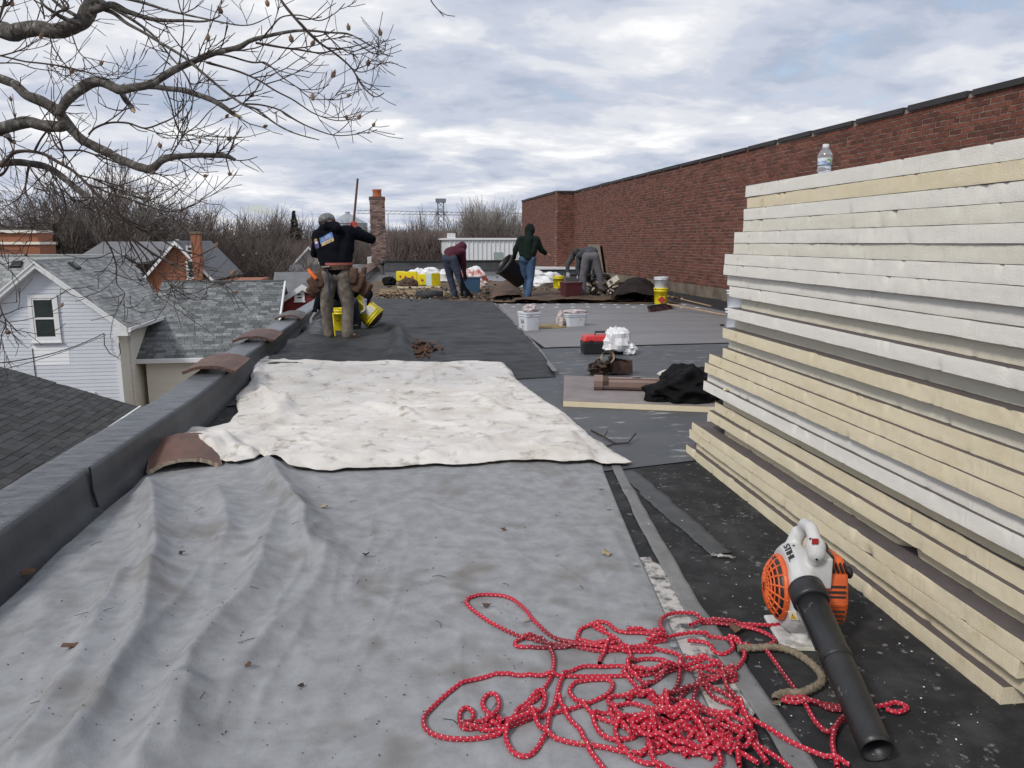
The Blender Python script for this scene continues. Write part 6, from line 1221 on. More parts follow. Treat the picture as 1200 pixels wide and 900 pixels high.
crumple('black_jacket_sleeve', m_blk, (p.x+.28, p.y+.16, .10), (.36, .20, .16), 25, .5, 2.2, label='black cloth bundle wedged between jacket and foam stack', cat='cloth'); crumple('black_cloth_tail', m_blk, (p.x-.20, p.y+.0, .045), (.26, .14, .05), 27, .5, 2.6, label='flat black cloth tail spilling over the foam offcut edge', cat='cloth')
p = at(790, 446); crumple('white_cloth', M('off_white_cloth', (.55, .53, .47), .9, .2, 9., .4, 60.), (p.x, p.y, .03), (.30, .12, .08), 31, .5, label='dusty off-white rag peeking out behind the black jacket', cat='rag')
p = at(838, 503); q = MB().box((p.x+.04, p.y+.0, .05), (.16, .10, .10)); q = q.build('paper_carton', m_lab2, label='small white printed carton wedged under the foam stack end', cat='carton')
p = at(726, 517); tw_ = MB(); tw_.tube([at(693, 504, .012), at(708, 512, .02), at(722, 520, .012), at(736, 519, .02), at(745, 508, .05)], .006, 5); tw_.tube([at(708, 512, .02), at(712, 505, .05)], .004, 4); tw_.tube([at(722, 519, .015), at(708, 524, .01)], .004, 4); tw_.build('fallen_twig', m_twig, label='curved fallen twig on the deck right of the canvas', cat='twig')

# ------------------------------------------------------------------ clay tiles
def clay_tile(p, wdt, ln, ht, rz, label, cut=True, pitch=0., th_=.022, mat=None, grp='loose clay coping tiles'):
    o = empty('clay_tile', p, rz, label, 'coping tile', grp); o.rotation_euler = (pitch, 0, rz); n = 24; b = MB(); c = MB()
    def pf(t): x = -1+2*t; z = ht*max(0, 1-abs(x)**2.6)*.9+.02*max(0, abs(x)-.82)*2; return x*wdt/2, z
    ny = 8
    for j in range(ny+1):
        y = ln*(j/ny-.5)
        for s_ in (0, 1):
            for i in range(n+1):
                x, z = pf(i/n); jj = .006*mn.noise(V((i*.5, j*.7, p[0]*9))); e = (.010*mn.noise(V((i*.9, 3+j*9, p[1]*5))) if j in (0, ny) else 0); b.v.append((x*(1+s_*th_*2/wdt*.6), y+e, z+s_*th_+jj*s_)); b.t.append(0)
    m1 = n+1; st = 2*m1
    for j in range(ny):
        for i in range(n): b.f.append((j*st+m1+i, j*st+m1+i+1, (j+1)*st+m1+i+1, (j+1)*st+m1+i)); b.f.append((j*st+i+1, j*st+i, (j+1)*st+i, (j+1)*st+i+1))
        for i in (0, n): b.f.append((j*st+i, j*st+m1+i, (j+1)*st+m1+i, (j+1)*st+i) if i else (j*st+i, (j+1)*st+i, (j+1)*st+m1+i, j*st+m1+i))
    b.m = [0]*len(b.f); b.build('tile_body', mat or m_clay, o, True)
    for j in (0, ny):
        e = MB(); e.v = [(x, y+(-.002 if j == 0 else .002), z) for x, y, z in b.v[j*st:j*st+st]]; e.f = [(i, i+1, m1+i+1, m1+i) for i in range(n)]; e.t = [0]*st; e.m = [0]*n; e.build('broken_edge', m_claycut if grp == 'loose clay coping tiles' and p[2] < .1 else m_clay, o)
    return o
yaw_p = math.atan2(.03, 1)
q0 = at(166, 553); q1 = at(243, 557); clay_tile(((q0.x+q1.x)/2+.02, (q0.y+q1.y)/2+.19, .030), .37, .46, .075, R(12), 'brown clay coping tile lying on the tarp under the canvas corner', pitch=R(5))
for (xa, ya, xb, yb, lab, mt_, wd_) in ((219, 437, 270, 437, 'brown clay coping tile on the parapet beside the canvas, nearest of the perched tiles', None, .40), (283, 400, 331, 400, 'brown clay coping tile on the parapet just beyond the nearest perched tile', None, .42), (322, 374, 352, 374, 'greyish clay tile on the parapet, third perched tile from the near end', 'g', .36)):
    p = at((xa+xb)/2+1, ya, .235); xx = path_at(PB, p.y)-.125; clay_tile((xx, p.y+.33, .222), wd_, .66, .060, -.02, lab, mat=M('grey_clay', (.13, .115, .11), .7, .4, 9., .5, 60.) if mt_ else None, pitch=R(1))
ctg = 'row of old clay coping tiles leading to the chimney'
for k in range(9):
    t = k/8.; y = 21.+t*14.4; x = path_at(PB, y)-.13; o = clay_tile((x, y, .24), .46, 1.55, .13, R(-1.6), '', grp=ctg)
    o['label'] = f'reddish clay coping tile on the far parapet, {["nearest the workers", "second from the near end", "third from the near end", "fourth from the near end", "middle of its row", "fourth from the chimney", "third from the chimney", "second from the chimney", "right beside the chimney"][k]}'

# ------------------------------------------------------------------ torn-off area and its clutter
def deckpatch(name, TL, TR, BR, BL, z, amp, mat, sx__=1.5, sy__=4, thick=.004, nu=120, nv=30, rag=.15, **k):
    G = coons(pix([TL, TR]), pix([TR, BR]), pix([BL, BR]), pix([TL, BL]), nu, nv); e = np.linspace(0, 1, nv)[:, None]
    G[..., 1] += (rag*(fbm(G[..., 0]*2.5, G[..., 0]*0, 4, 9)-.5)*2)*(1-e)+(rag*(fbm(G[..., 0]*3.5, G[..., 0]*0, 4, 19)-.5)*2)*e
    return sheet(name, G, z+amp*ridged(G[..., 0]*sx__, G[..., 1]*sy__, 4, len(name)), mat, thick, **k)
deckpatch('torn_roofing_area', (438, 330), (704, 331), (800, 357.5), (424, 353.5), .014, .028, m_rot, rag=.35, label='brown torn-up roofing surface in front of the crew', cat='torn roofing')
deckpatch('wet_patch', (556, 323.5), (612, 323.5), (606, 333), (560, 333), .02, .004, M('wet_membrane', (.30, .31, .32), .15, .3, 3., col2=(.10, .105, .11), sq=(.4, 2, 1)), rag=.25, label='pale wet patch on the far deck left of the man in green', cat='wet patch')
deckpatch('bare_wood_strip', (446, 341), (520, 343), (524, 349), (444, 348), .05, .015, M('ochre_decking', (.25, .17, .085), .9, .4, 3., .4, 20.), rag=.2, label='ochre strip of exposed decking behind the standing worker', cat='decking')
def flap(name, px, z0, lift, mat, label, cat='roofing piece', amp=.06, curl=0., nu=50, nv=30, seed=1):
    G = coons(pix([px[0], px[1]]), pix([px[1], px[2]]), pix([px[3], px[2]]), pix([px[0], px[3]]), nu, nv); u = np.linspace(0, 1, nu)[None]; v = np.linspace(0, 1, nv)[:, None]
    h = z0+amp*ridged(G[..., 0]*2, G[..., 1]*2.4, 4, seed)+lift*np.sin(pi*u)**.7*np.sin(pi*(1-v)*.75+.4).clip(0)+curl*np.exp(-((1-v)/.12)**2)
    return sheet(name, G, h, mat, .006, label=label, cat=cat)
flap('torn_membrane', [(572, 344), (606, 334), (612, 352), (578, 354)], .03, .22, m_rust, 'curled rusty brown roofing flap at the feet of the man in green', seed=2)
flap('torn_membrane', [(722, 345), (767, 338), (769, 357), (716, 357)], .03, .30, M('tar_brown', (.022, .014, .012), .8, .4, 4., .5, 30., spec=.2), 'big black torn membrane draped below the brick wall right of the debris', amp=.16, seed=3)
flap('torn_membrane', [(620, 345), (722, 343), (742, 356.5), (600, 356)], .02, .05, m_rust, 'low brown roofing strip under the bending man', amp=.08, seed=4)
flap('torn_membrane', [(352, 388), (378, 377), (384, 404), (362, 402)], .03, .05, m_wrap, 'raised dark membrane flap beside the left boot of the standing worker', amp=.03, seed=5)
# rolled strip
a, b_ = at(488, 351), at(519, 351); MB().tube([a+V((0, 0, .10)), a.lerp(b_, .5)+V((0, 0, .11)), b_+V((0, 0, .10))], [.10, .108, .10], 16).build('membrane_roll', m_felt, smooth=True, label='short dark membrane roll on the deck behind the near workers', cat='roll')
# debris chips nobody could count
ch_ = MB(); rs = random.Random(9); chm_ = [m_claycut, m_rust, m_rot, M('pale_chip', (.50, .46, .40), .95, .3, 20.), m_tar, m_wood]
for k in range(1500):
    x = rs.uniform(440, 800); y = 353-abs(rs.gauss(0, 1))*7 if k % 3 else rs.uniform(324, 356); p = at(x, y)
    if p.x > 6.6 or p.y > 33 or (x < 455 and y < 345): continue
    s = rs.uniform(.02, .085); ch_.cur = rs.choice((0, 1, 1, 2, 3, 4, 4, 5)) if s < .06 else rs.choice((1, 2, 4)); ch_.box((p.x, p.y, .045+rs.uniform(0, .03)), (s, s*rs.uniform(.4, 1), s*.3), Euler((rs.uniform(-.5, .5), rs.uniform(-.5, .5), rs.uniform(0, 3))).to_matrix(), 0, jit=s*.1)
ch_.build('roof_debris', chm_, center=True, kind='stuff')
pl_ = MB()
for k in range(150):
    x, y = rs.uniform(686, 726), 0; y = rs.uniform(330, 352); p = at(x, 350); hh = rs.uniform(0, .55)*max(0, 1-abs(x-706)/24)**.7; pl_.cur = rs.choice((0, 1, 2, 3, 3, 4)); s = rs.uniform(.08, .34)
    pl_.box((p.x+rs.uniform(-.1, .1), p.y+rs.uniform(-.5, .8), .05+hh), (s, s*.5, .03), Euler((rs.uniform(-1, 1), rs.uniform(-.8, .8), rs.uniform(0, 3))).to_matrix(), 0, jit=.01)
pl_.build('debris_heap', chm_[:5], label='heap of torn felt, boards and pale chunks right of the bending man', cat='debris heap')
# brown leaf litter on the black underlayment
lf = MB()
for k in range(420):
    x, y = rs.gauss(490, 12), rs.gauss(410, 4.5); p = at(x, y, .06); s = rs.uniform(.015, .05); e = Euler((rs.uniform(-.6, .6), rs.uniform(-.6, .6), rs.uniform(0, 6))).to_matrix(); lf.add([e @ V(q)*s+V((p.x, p.y, .075)) for q in ((-1, 0, 0), (0, -.45, .2), (1, 0, 0), (0, .45, .2))], [(0, 1, 2, 3)])
lf.build('leaf_litter', M('leaf_brown', (.12, .06, .035), .9, .5, 30.), center=True, kind='stuff')
# leaning board and dark sheet by the wall
p = at(706, 344); b = MB(); q = empty('leaning_board', (p.x, p.y, .02), R(20), 'beige board leaning steeply beside the bending man', 'board'); MB().box((.0, .25, .62), (.34, .03, 1.25), Matrix.Rotation(R(-16), 3, 'X')).build('face', M('beige_board', (.36, .32, .25), .9, .3, 4.), q); MB().box((.22, .32, .60), (.16, .05, 1.2), Matrix.Rotation(R(-16), 3, 'X')).build('dark_edge', m_blk, q)
# low white-topped curb and bag heap near the wall corner
a = at(620, 327); q = empty('roof_curb', (a.x+.9, a.y+.6, 0), R(-4), 'low dark curb with white metal top at the wall corner', 'curb'); MB().box((0, 0, .17), (2.1, 1.0, .34)).build('kerb_body', M('blue_grey', (.06, .075, .09), .6), q); MB().box((0, 0, .37), (2.2, 1.1, .07)).build('cap_flashing', m_bag, q)
for k, (x, y, dx_, dy_, dz_, lab) in enumerate(((622, 334, .9, .6, .42, 'large white bag at the left of the white bag heap'), (636, 337, .8, .6, .30, 'crumpled white bag at the middle of the white bag heap'), (616, 325, .8, .6, .45, 'rear white bag leaning on the low curb'), (645, 331, .7, .5, .30, 'white bag just behind the yellow pail by the bending man'), (612, 338, .5, .4, .22, 'small white bag nearest the man in green'))):
    p = at(x, y); crumple('white_bag', m_bag, (p.x, p.y, .02), (dx_, dy_, dz_), 50+k, .6, 2.4, 60, 30, label=lab, cat='plastic bag', group='white bags heaped at the wall corner')
p = at(655, 339); o = pail('pail', 'open yellow pail beside the bending men', (p.x, p.y, .03), .17, .34, m_yel); curved_label(o, .165, .08, .2, FR-.4, FR+.3, m_yel, 'label')
p = at(669, 353); q = empty('waste_bin', (p.x, p.y, .03), R(10), 'dark maroon rectangular bin in front of the bending men', 'bin'); MB().box((0, 0, .19), (.36, .30, .38), None, 0, 1.12).build('shell', m_mar, q); MB().box((0, 0, .385), (.42, .36, .03)).build('rim', m_mar, q)
p = at(668, 341); q = empty('waste_bin', (p.x, p.y, .03), 0, 'small grey bin behind the maroon bin', 'bin'); MB().box((0, 0, .2), (.28, .24, .40), None, 0, 1.1).build('shell', M('grey_plastic', (.10, .10, .105), .6), q); MB().box((0, 0, .41), (.33, .29, .025)).build('rim', m_dark, q)
# yellow adhesive cartons and clutter behind the maroon worker
pb_ = at(492, 339); q = MB().box((pb_.x, pb_.y+.25, .04), (1.25, .9, .025)).build('plywood_sheet', M('plywood', (.48, .38, .25), .8, .2, 6.), label='plywood sheet under the yellow cans', cat='plywood')
for k, (x, y, w_, h_, col, lab) in enumerate(((470, 331, .28, .30, 'y', 'leftmost yellow can, at the back of the plywood'), (476, 331.5, .26, .29, 'y', 'second yellow can from the left, half hidden by a black bag'), (484, 332, .28, .31, 'y', 'yellow can in the middle of the plywood row'), (495.5, 336, .30, .31, 'y', 'front yellow can with small dark red mark'), (508, 337, .33, .36, 'b', 'yellow and pale blue carton at the right end of the plywood'))):
    p = at(x, y); o = empty('adhesive_can', (p.x, p.y, .055), -YAW if k < 4 else R(35), lab, 'can', 'yellow cans on the plywood'); q = MB().box((0, 0, h_/2), (w_, w_*.8, h_)).build('body', m_yel, o); bevel(q, .012); MB().box((0, 0, h_+.006), (w_*.92, w_*.72, .014)).build('lid', m_yel if k < 4 else m_lab2, o)
    if k < 4: MB().prism([V((-.05+.0, -w_*.4-.004, .14)), V((0, -w_*.4-.004, .09)), V((.05, -w_*.4-.004, .14)), V((0, -w_*.4-.004, .19))], (0, .003, 0)).build('diamond_mark', m_rprint, o)
    else: MB().box((-w_/2-.003, 0, h_/2), (.006, w_*.78, h_*.96)).build('pale_side', M('pale_blue_print', (.50, .62, .66), .6, .25, 30.), o)
for k, (x, y, D3, lab, mt_) in enumerate(((490, 327, (.7, .4, .34), 'white bag behind the yellow cans on the left', m_bag), (505, 328, (.7, .4, .38), 'white bag behind the yellow cans on the right', m_bag), (522, 332, (.55, .4, .42), 'white bag between yellow carton and man in maroon', m_bag), (479, 337.5, (.46, .3, .24), 'black cloth bundle lying against the yellow cans', m_brs), (457, 336, (.34, .3, .24), 'small black bag left of the plywood', m_blk), (452, 332, (.2, .2, .15), 'small dark lump beside the chimney foot', m_blk), (549, 331, (.6, .5, .38), 'red and white bag behind the blue bin', m_bagred), (556, 330, (.55, .5, .46), 'white bag with red print right of the blue bin', m_bag), (562, 338, (.45, .42, .46), 'red translucent bag right of the blue bin', m_bagred))):
    p = at(x, y); crumple('bag', mt_, (p.x, p.y, .03), D3, 70+k, .6, 2.3, 60, 30, label=lab, cat='bag')
p = at(546, 345); q = empty('blue_bin', (p.x+.14, p.y, .02), -YAW, 'blue plastic bin beside the man in maroon', 'bin'); MB().box((0, 0, .2), (.40, .32, .40), None, 0, 1.15).build('shell', m_blu, q); MB().box((0, 0, .405), (.49, .40, .03)).build('rim', m_blu, q)
a = at(541, 351); b = MB(); b.prism([V((a.x-.02, a.y, .02)), V((a.x+.32, a.y+.05, .02)), V((a.x+.10, a.y, .30)), V((a.x-.02, a.y, .62))], (0, .03, 0)); b.build('hanging_felt', m_blk, label='black felt sheet hanging down in front of the blue bin', cat='felt')
# leaves and twigs lying on the big tarp
m_leaf = [M('dry_leaf', (.13, .07, .04), .9, .4, 60.), M('dark_leaf', (.045, .03, .025), .9, .4, 60.), M('pale_leaf', (.38, .30, .20), .9, .3, 60.)]
LV = [(36, 682, .05, 0, 'curled brown dry leaf near the parapet on the tarp'), (85, 784, .05, 0, 'small brown dry leaf at the lower left of the tarp'), (381, 604, .045, 2, 'pale broken clay chip near the canvas edge'), (430, 661, .035, 1, 'dark folded leaf in the middle of the tarp'), (214, 663, .03, 1, 'small dark leaf stem among the tarp folds'), (709, 659, .05, 2, 'yellowish leaf scrap by the right edge of the tarp'), (590, 627, .03, 0, 'small red-brown leaf on the tarp right of centre'), (352, 815, .022, 1, 'tiny black pellet on the tarp, lower middle'), (292, 803, .02, 0, 'tiny brown seed on the tarp, lower middle'), (570, 719, .04, 0, 'brown leaf lying inside the long rope loop'), (616, 736, .03, 2, 'small pale seed beside the long rope loop'), (933, 733, .05, 0, 'brown leaf on the black deck under the blower foot'), (862, 742, .06, 0, 'flat brown leaf by the beige rope loop'), (687, 882, .035, 2, 'pale seed husk stuck in the rope heap')]
for x, y, s, mi_, lab in LV:
    p = at(x, y); z = float(tarp_base(np.array(p.x), np.array(p.y)))+.004; b = MB(); n_ = 7; rs = random.Random(int(x)); a0 = rs.uniform(0, 6)
    b.v.append((p.x, p.y, z+.010)); b.t.append(0)
    for k in range(n_): a = a0+k*2*pi/n_; r_ = s*rs.uniform(.22, .6); b.v.append((p.x+r_*cos(a), p.y+r_*.8*sin(a), z+rs.uniform(0, .018))); b.t.append(0)
    b.f = [(0, 1+k, 1+(k+1) % n_) for k in range(n_)]; b.m = [0]*n_; o = b.build('fallen_leaf', m_leaf[mi_], label=lab, cat='leaf' if 'leaf' in lab else 'chip'); q = o.modifiers.new('t', 'SOLIDIFY'); q.thickness = .0015
sp = MB(); rs = random.Random(12); sm_ = [m_leaf[0], m_leaf[1], m_twig, m_bag]
for k in range(650):
    x, y = rs.uniform(-10, 1180), rs.uniform(560, 900); p = at(x, y)
    if p.x < -1.38 or p.x > 1.75 or p.y < 1.5: continue
    if p.x > SB0.x-.12+(p.y-SB0.y)*.0 and p.x > 1.6: continue
    on = p.x < 1.05; z = float(tarp_base(np.array(p.x), np.array(p.y)))+.002; s = rs.uniform(.0008, .0028) if on else rs.uniform(.001, .004); sp.cur = rs.choice((0, 1, 1, 2)) if on else rs.choice((3, 3, 3, 0, 2)); sp.box((p.x, p.y, z), (s*rs.uniform(1, 4) if sp.cur == 2 else s*1.4, s, s*.5), Matrix.Rotation(rs.uniform(0, 3), 3, 'Z'))
for k in range(900):   # grit along the canvas
    x, y = rs.gauss(540, 60), rs.uniform(440, 545); p = at(x, y); s = rs.uniform(.002, .006); 
for k in range(26):
    x, y = rs.uniform(20, 760), rs.uniform(570, 890); p = at(x, y); z = float(tarp_base(np.array(p.x), np.array(p.y)))+.003; a = rs.uniform(0, 3); l_ = rs.uniform(.01, .035); sp.cur = 2; sp.tube([(p.x-l_*cos(a), p.y-l_*sin(a), z), (p.x, p.y, z+.004), (p.x+l_*cos(a+.4), p.y+l_*sin(a+.4), z)], .0010, 4)
sp.build('leaf_crumbs', sm_, center=True, kind='stuff')
# small eyelets of the tarp
ey = None
for (x, y) in ((704, 578), (713, 602), (745, 669), (789, 765)):
    p = at(x, y); z = float(tarp_h(p.x-.0, p.y))+.004
    if ey is None: o = ey = MB().lathe([(.011, 0), (.011, .002), (.006, .003), (.005, .0005)], 16, cap1=False).build('eyelet', m_steel)
    else: o = ey.copy(); COL.objects.link(o)
    o.parent = bpy.data.objects['grey_tarp']; o.location = V((p.x, p.y, z))-bpy.data.objects['grey_tarp'].location

# ================================================================== PEOPLE
from mathutils.bvhtree import BVHTree
m_skin = M('skin', (.46, .27, .20), .6, .1, 20.); m_navy = M('navy_hoodie', (.005, .006, .011), .95, .3, 6., .5, 60., spec=.12); m_taupe = M('work_trousers', (.20, .175, .145), .95, .45, 12., .6, 50., col2=(.11, .09, .075)); m_green = M('green_hoodie', (.013, .022, .018), .95, .3, 6., .4, 60., spec=.15)
m_jean = M('blue_jeans', (.055, .105, .19), .9, .35, 7., .4, 70., col2=(.03, .06, .12)); m_djean = M('dark_jeans', (.035, .048, .080), .9, .35, 7., .4, 70.); m_maroon = M('maroon_hoodie', (.085, .012, .030), .95, .3, 6., .4, 60.); m_gshirt = M('grey_shirt', (.060, .066, .078), .95, .3, 6., .4, 60.)
m_gtrs = M('grey_trousers', (.135, .128, .142), .95, .3, 7., .4, 60.); m_glw = M('pale_glove', (.52, .52, .54), .9, .3, 30., .4, 60.); m_glg = M('grey_glove', (.26, .26, .27), .9, .3, 30., .4, 60.); m_boot = M('work_boot', (.12, .065, .04), .8, .4, 10.); m_bootd = M('dark_boot', (.02, .018, .017), .7); m_leath = M('tool_leather', (.115, .058, .034), .75, .4, 14., .4, 50., col2=(.05, .026, .016)); m_cap = M('grey_cap', (.075, .078, .085), .9, .4, 25., .3, 60., col2=(.24, .24, .25)); m_hair = M('hair', (.02, .014, .01), .8)
def hand(mb, w, d, n, curl=.5, side=1, k=1., g=0.):
    w = V(w); d = V(d).normalized(); n = (V(n)-d*V(n).dot(d)).normalized(); s_ = d.cross(n)*side
    for o_ in (-.022, 0, .022): mb.cap(w+s_*o_*.6*k, (.017+g)*k, w+d*.078*k+s_*o_*k, (.0145+g)*k, 5)
    for i, (o_, ln) in enumerate(((-.032, .058), (-.011, .070), (.011, .074), (.031, .066))):
        b0 = w+d*(.082+(-.006 if i in (0,) else 0))*k+s_*o_*k; a = curl*(.9+.12*(3-i)); d1 = (d*cos(a*.6)+n*sin(a*.6)); b1 = b0+d1*ln*.5*k; d2 = (d*cos(a*1.5)+n*sin(a*1.5)); b2 = b1+d2*ln*.5*k
        mb.cap(b0, (.0095+g)*k, b1, (.0088+g)*k, 4); mb.cap(b1, (.0088+g)*k, b2, (.0078+g)*k, 4)
    t0 = w+d*.022*k+s_*.026*k; t1 = t0+(d*.6+s_*.55+n*.35).normalized()*.038*k; t2 = t1+(d*.8+s_*.1+n*.5*curl).normalized()*.030*k; mb.cap(t0, (.014+g)*k, t1, (.011+g)*k, 4); mb.cap(t1, (.011+g)*k, t2, (.0092+g)*k, 4)
def person(pos, label, J, top, legs, boot, glove=None, hood=None, hat=None, hatmat=None, dsp=.022, topname='hoodie', group='roofing crew at work', hands=None, baggy=1., rz=-YAW):
    o = empty('person', pos, rz, label, 'person', group); j = {k_: V(v) for k_, v in J.items()}; fd = j['face'].normalized()
    up = (j['head']-j['neck']).normalized(); rt_ = up.cross(fd).normalized()*-1; up = rt_.cross(fd) if rt_.cross(fd).dot(up) > 0 else fd.cross(rt_)
    b = MB(); hd = j['head']; HR = Matrix((rt_, fd, up)).transposed()
    b.ball(hd+up*.015, .098, 10, (.86, 1.02, 1.08), HR); b.ball(hd-up*.055+fd*.022, .066, 8, (.86, 1., .95), HR); b.cap(hd-up*.05+fd*.03, .052, hd-up*.092+fd*.055, .030, 6)     # skull, jaw, chin
    b.cap(hd+fd*.088+up*.012, .009, hd+fd*.112-up*.022, .014, 5); b.cap(hd+fd*.082+up*.03-rt_*.035, .012, hd+fd*.082+up*.03+rt_*.035, .012, 5); b.cap(hd+fd*.086-up*.052-rt_*.018, .0085, hd+fd*.086-up*.052+rt_*.018, .0085, 5)   # nose, brow, lips
    for s in (-1, 1): b.ball(hd+rt_*.086*s-fd*.005-up*.005, .030, 6, (.28, .6, 1.), HR)
    b.cap(hd-up*.06-fd*.01, .055, j['neck'], .060, 7)
    sh, hp = (j['shL'], j['shR']), (j['hiL'], j['hiR']); mid = (sh[0]+sh[1])/2; w_ = j['waist']
    for s in sh: b.cap(s, .050, mid, .075); b.cap(s, .055, w_, .09)
    b.cap(mid, .10, w_, .105); b.cap(w_, .105, (hp[0]+hp[1])/2, .105); b.cap(j['neck'], .06, mid, .08)
    for S in 'LR':
        b.cap(j['sh'+S], .050, j['el'+S], .040); b.cap(j['el'+S], .040, j['ha'+S], .027); b.cap(j['hi'+S], .088, j['kn'+S], .056); b.cap(j['kn'+S], .055, j['an'+S], .036); b.cap(j['an'+S], .036, j['an'+S]+(j['to'+S]-j['an'+S])*.9, .030)
    hs = hands or {}
    if not glove:
        for S, sd_ in (('L', 1), ('R', -1)): q = hs.get(S, {}); hand(b, j['ha'+S], q.get('d', (j['ha'+S]-j['el'+S])), q.get('n', (0, 0, -1)), q.get('curl', .7), sd_)
    body = fuse(b, 'body', m_skin, o, .0072, 2)
    if glove:
        for S, sd_ in (('L', 1), ('R', -1)):
            g = MB(); q = hs.get(S, {}); dd = V(q.get('d', (j['ha'+S]-j['el'+S]))).normalized(); hand(g, j['ha'+S], dd, q.get('n', (0, 0, -1)), q.get('curl', .7), sd_, 1.06, .0025); g.cap(j['ha'+S]-dd*.05, .036, j['ha'+S], .031); fuse(g, 'glove', glove if not isinstance(glove, dict) else glove[S], o, .0075, 1)
    # eyes
    for s in (-1, 1): MB().ball(hd+fd*.083+rt_*.032*s+up*.012, .0115, 5).build('eye', M('eye', (.5, .48, .46), .2, .05), o, True)
    t = MB(); 
    for s in sh: t.cap(s-(mid-s).normalized()*.0, .078, mid, .108); t.cap(s, .082, w_+(s-mid)*.45, .115*baggy)
    t.cap(mid, .130, w_, .135*baggy); t.cap(w_, .135*baggy, (hp[0]+hp[1])/2+(w_-(hp[0]+hp[1])/2)*.35, .142*baggy); t.cap(mid, .10, j['neck']+(mid-j['neck'])*.25, .072)
    for S in 'LR':
        t.cap(j['sh'+S], .080, j['el'+S], .064); t.cap(j['el'+S], .063, j['ha'+S]+(j['el'+S]-j['ha'+S])*.16, .047)
    if hood == 'up':
        t.ball(hd+up*.02-fd*.012, .128, 10, (.92, 1.0, 1.08), HR); t.cap(hd-up*.06-fd*.03, .095, j['neck'], .098); t.cap(hd+up*.10-fd*.06, .05, hd+up*.06-fd*.10, .05)
    elif hood == 'down':
        [t.cap(j['neck']+fd*(-.085*cos(a_))+rt_*(.095*sin(a_))+up*.035, .055, j['neck']+fd*(-.085*cos(a_+.6))+rt_*(.095*sin(a_+.6))+up*.035, .055) for a_ in (-1.5, -.9, -.3, .3, .9)]; t.cap(j['neck']-fd*.12+up*.03-rt_*.05, .06, mid-fd*.15+rt_*.02, .055)
    tp = fuse(t, topname, top, o, .013, 3, dsp, .10)
    for S in 'LR':
        a = j['ha'+S]+(j['el'+S]-j['ha'+S])*.24; c = j['ha'+S]+(j['el'+S]-j['ha'+S])*.06; MB().tube([a, a.lerp(c, .3), a.lerp(c, .8), c], [.047, .050, .047, .041], 16).build('cuff', top, o, True)
    l = MB(); pv = (hp[0]+hp[1])/2; l.cap(hp[0], .115, hp[1], .115); l.cap(pv, .118, pv+(w_-pv)*.55, .118)
    for S in 'LR':
        l.cap(j['hi'+S], .112*baggy, j['kn'+S], .084*baggy); l.cap(j['kn'+S], .083*baggy, j['an'+S]+V((0, 0, .03)), .073*baggy); l.cap(j['an'+S]+V((0, 0, .05)), .076*baggy, j['an'+S]-V((0, 0, .02)), .070*baggy)
    fuse(l, 'trousers', legs, o, .013, 3, dsp*.9, .13)
    for S in 'LR':
        g = MB(); a, c = j['an'+S], j['to'+S]; g.cap(a+V((0, 0, .03)), .05, a-V((0, 0, .04)), .046); g.cap(a-V((0, 0, .04)), .046, c, .040); bt = fuse(g, 'boot', boot, o, .009, 2)
        dd = (c-a); dd.z = 0; ln = dd.length+.10; dd.normalize(); m3 = Matrix.Rotation(math.atan2(dd.y, dd.x), 3, 'Z'); MB().box((a+c)/2+V((0, 0, 0))-V((0, 0, (a.z+c.z)/2-min(a.z, c.z)+.036)), (ln, .088, .022), m3).build('sole', m_bootd, bt).parent = bt
    if hat == 'cap':
        b = MB(); b.lathe([(.108, -.01), (.110, .03), (.100, .07), (.070, .10), (.03, .115), (.001, .118)], 24, hd+up*.02, HR, cap1=False); b.build('cap', hatmat, o, True); br = MB(); br.cap(hd+up*.03-rt_*.05+fd*.12, .008, hd+up*.03+rt_*.05+fd*.12, .008); br.lathe([(.001, 0), (.075, 0), (.075, .006), (.001, .008)], 20, hd+up*.03+fd*.11, HR, False, False); br.build('peak', hatmat, o, True)
    elif hat == 'beanie':
        b = MB(); b.ball(hd+up*.03-fd*.01, .112, 10, (.93, 1.03, 1.05), HR); b.build('beanie', hatmat, o, True); MB().lathe([(.104, -.012), (.110, -.01), (.110, .03), (.104, .032)], 24, hd+up*.015-fd*.008, HR, False, False).build('beanie_band', hatmat, o, True)
    elif hood != 'up': MB().ball(hd+up*.03-fd*.022, .104, 9, (.90, 1.0, 1.05), HR).build('hair', m_hair, o, True)
    return o, tp, j
# --- the worker standing by the parapet
p = at(397, 402); wpos = V((p.x, p.y, .03)); kk = .0113
o1, tp1, j1 = person(wpos, 'worker in black hoodie with printed back, taupe trousers and tool belt, holding a pole upright', dict(
    head=(-.13, .21, 1.51), neck=(-.08, .13, 1.42), face=(-.35, .9, -.35), shL=(-.225, .09, 1.36), shR=(.175, .10, 1.41), elL=(-.33, .30, 1.12), haL=(.02, .44, 1.12), elR=(.43, .22, 1.31), haR=(.20, .40, 1.45),
    waist=(.0, .02, 1.0), hiL=(-.085, 0, .86), hiR=(.105, 0, .86), knL=(-.15, .05, .47), knR=(.13, .02, .46), anL=(-.145, .10, .10), anR=(.125, -.02, .085), toL=(-.20, .24, .045), toR=(.24, .06, .045)), m_navy, m_taupe, m_boot, glove={'L': m_glg, 'R': m_rprint}, hood='down', hat='cap', hatmat=m_cap,
    hands={'R': dict(d=(-.3, .3, .9), n=(-.7, .6, 0), curl=1.5), 'L': dict(d=(.9, .3, .1), n=(0, .7, -.7), curl=1.5)}, baggy=1.0, dsp=.03)
def loc2w(o_, v): return o_.matrix_basis @ V(v)
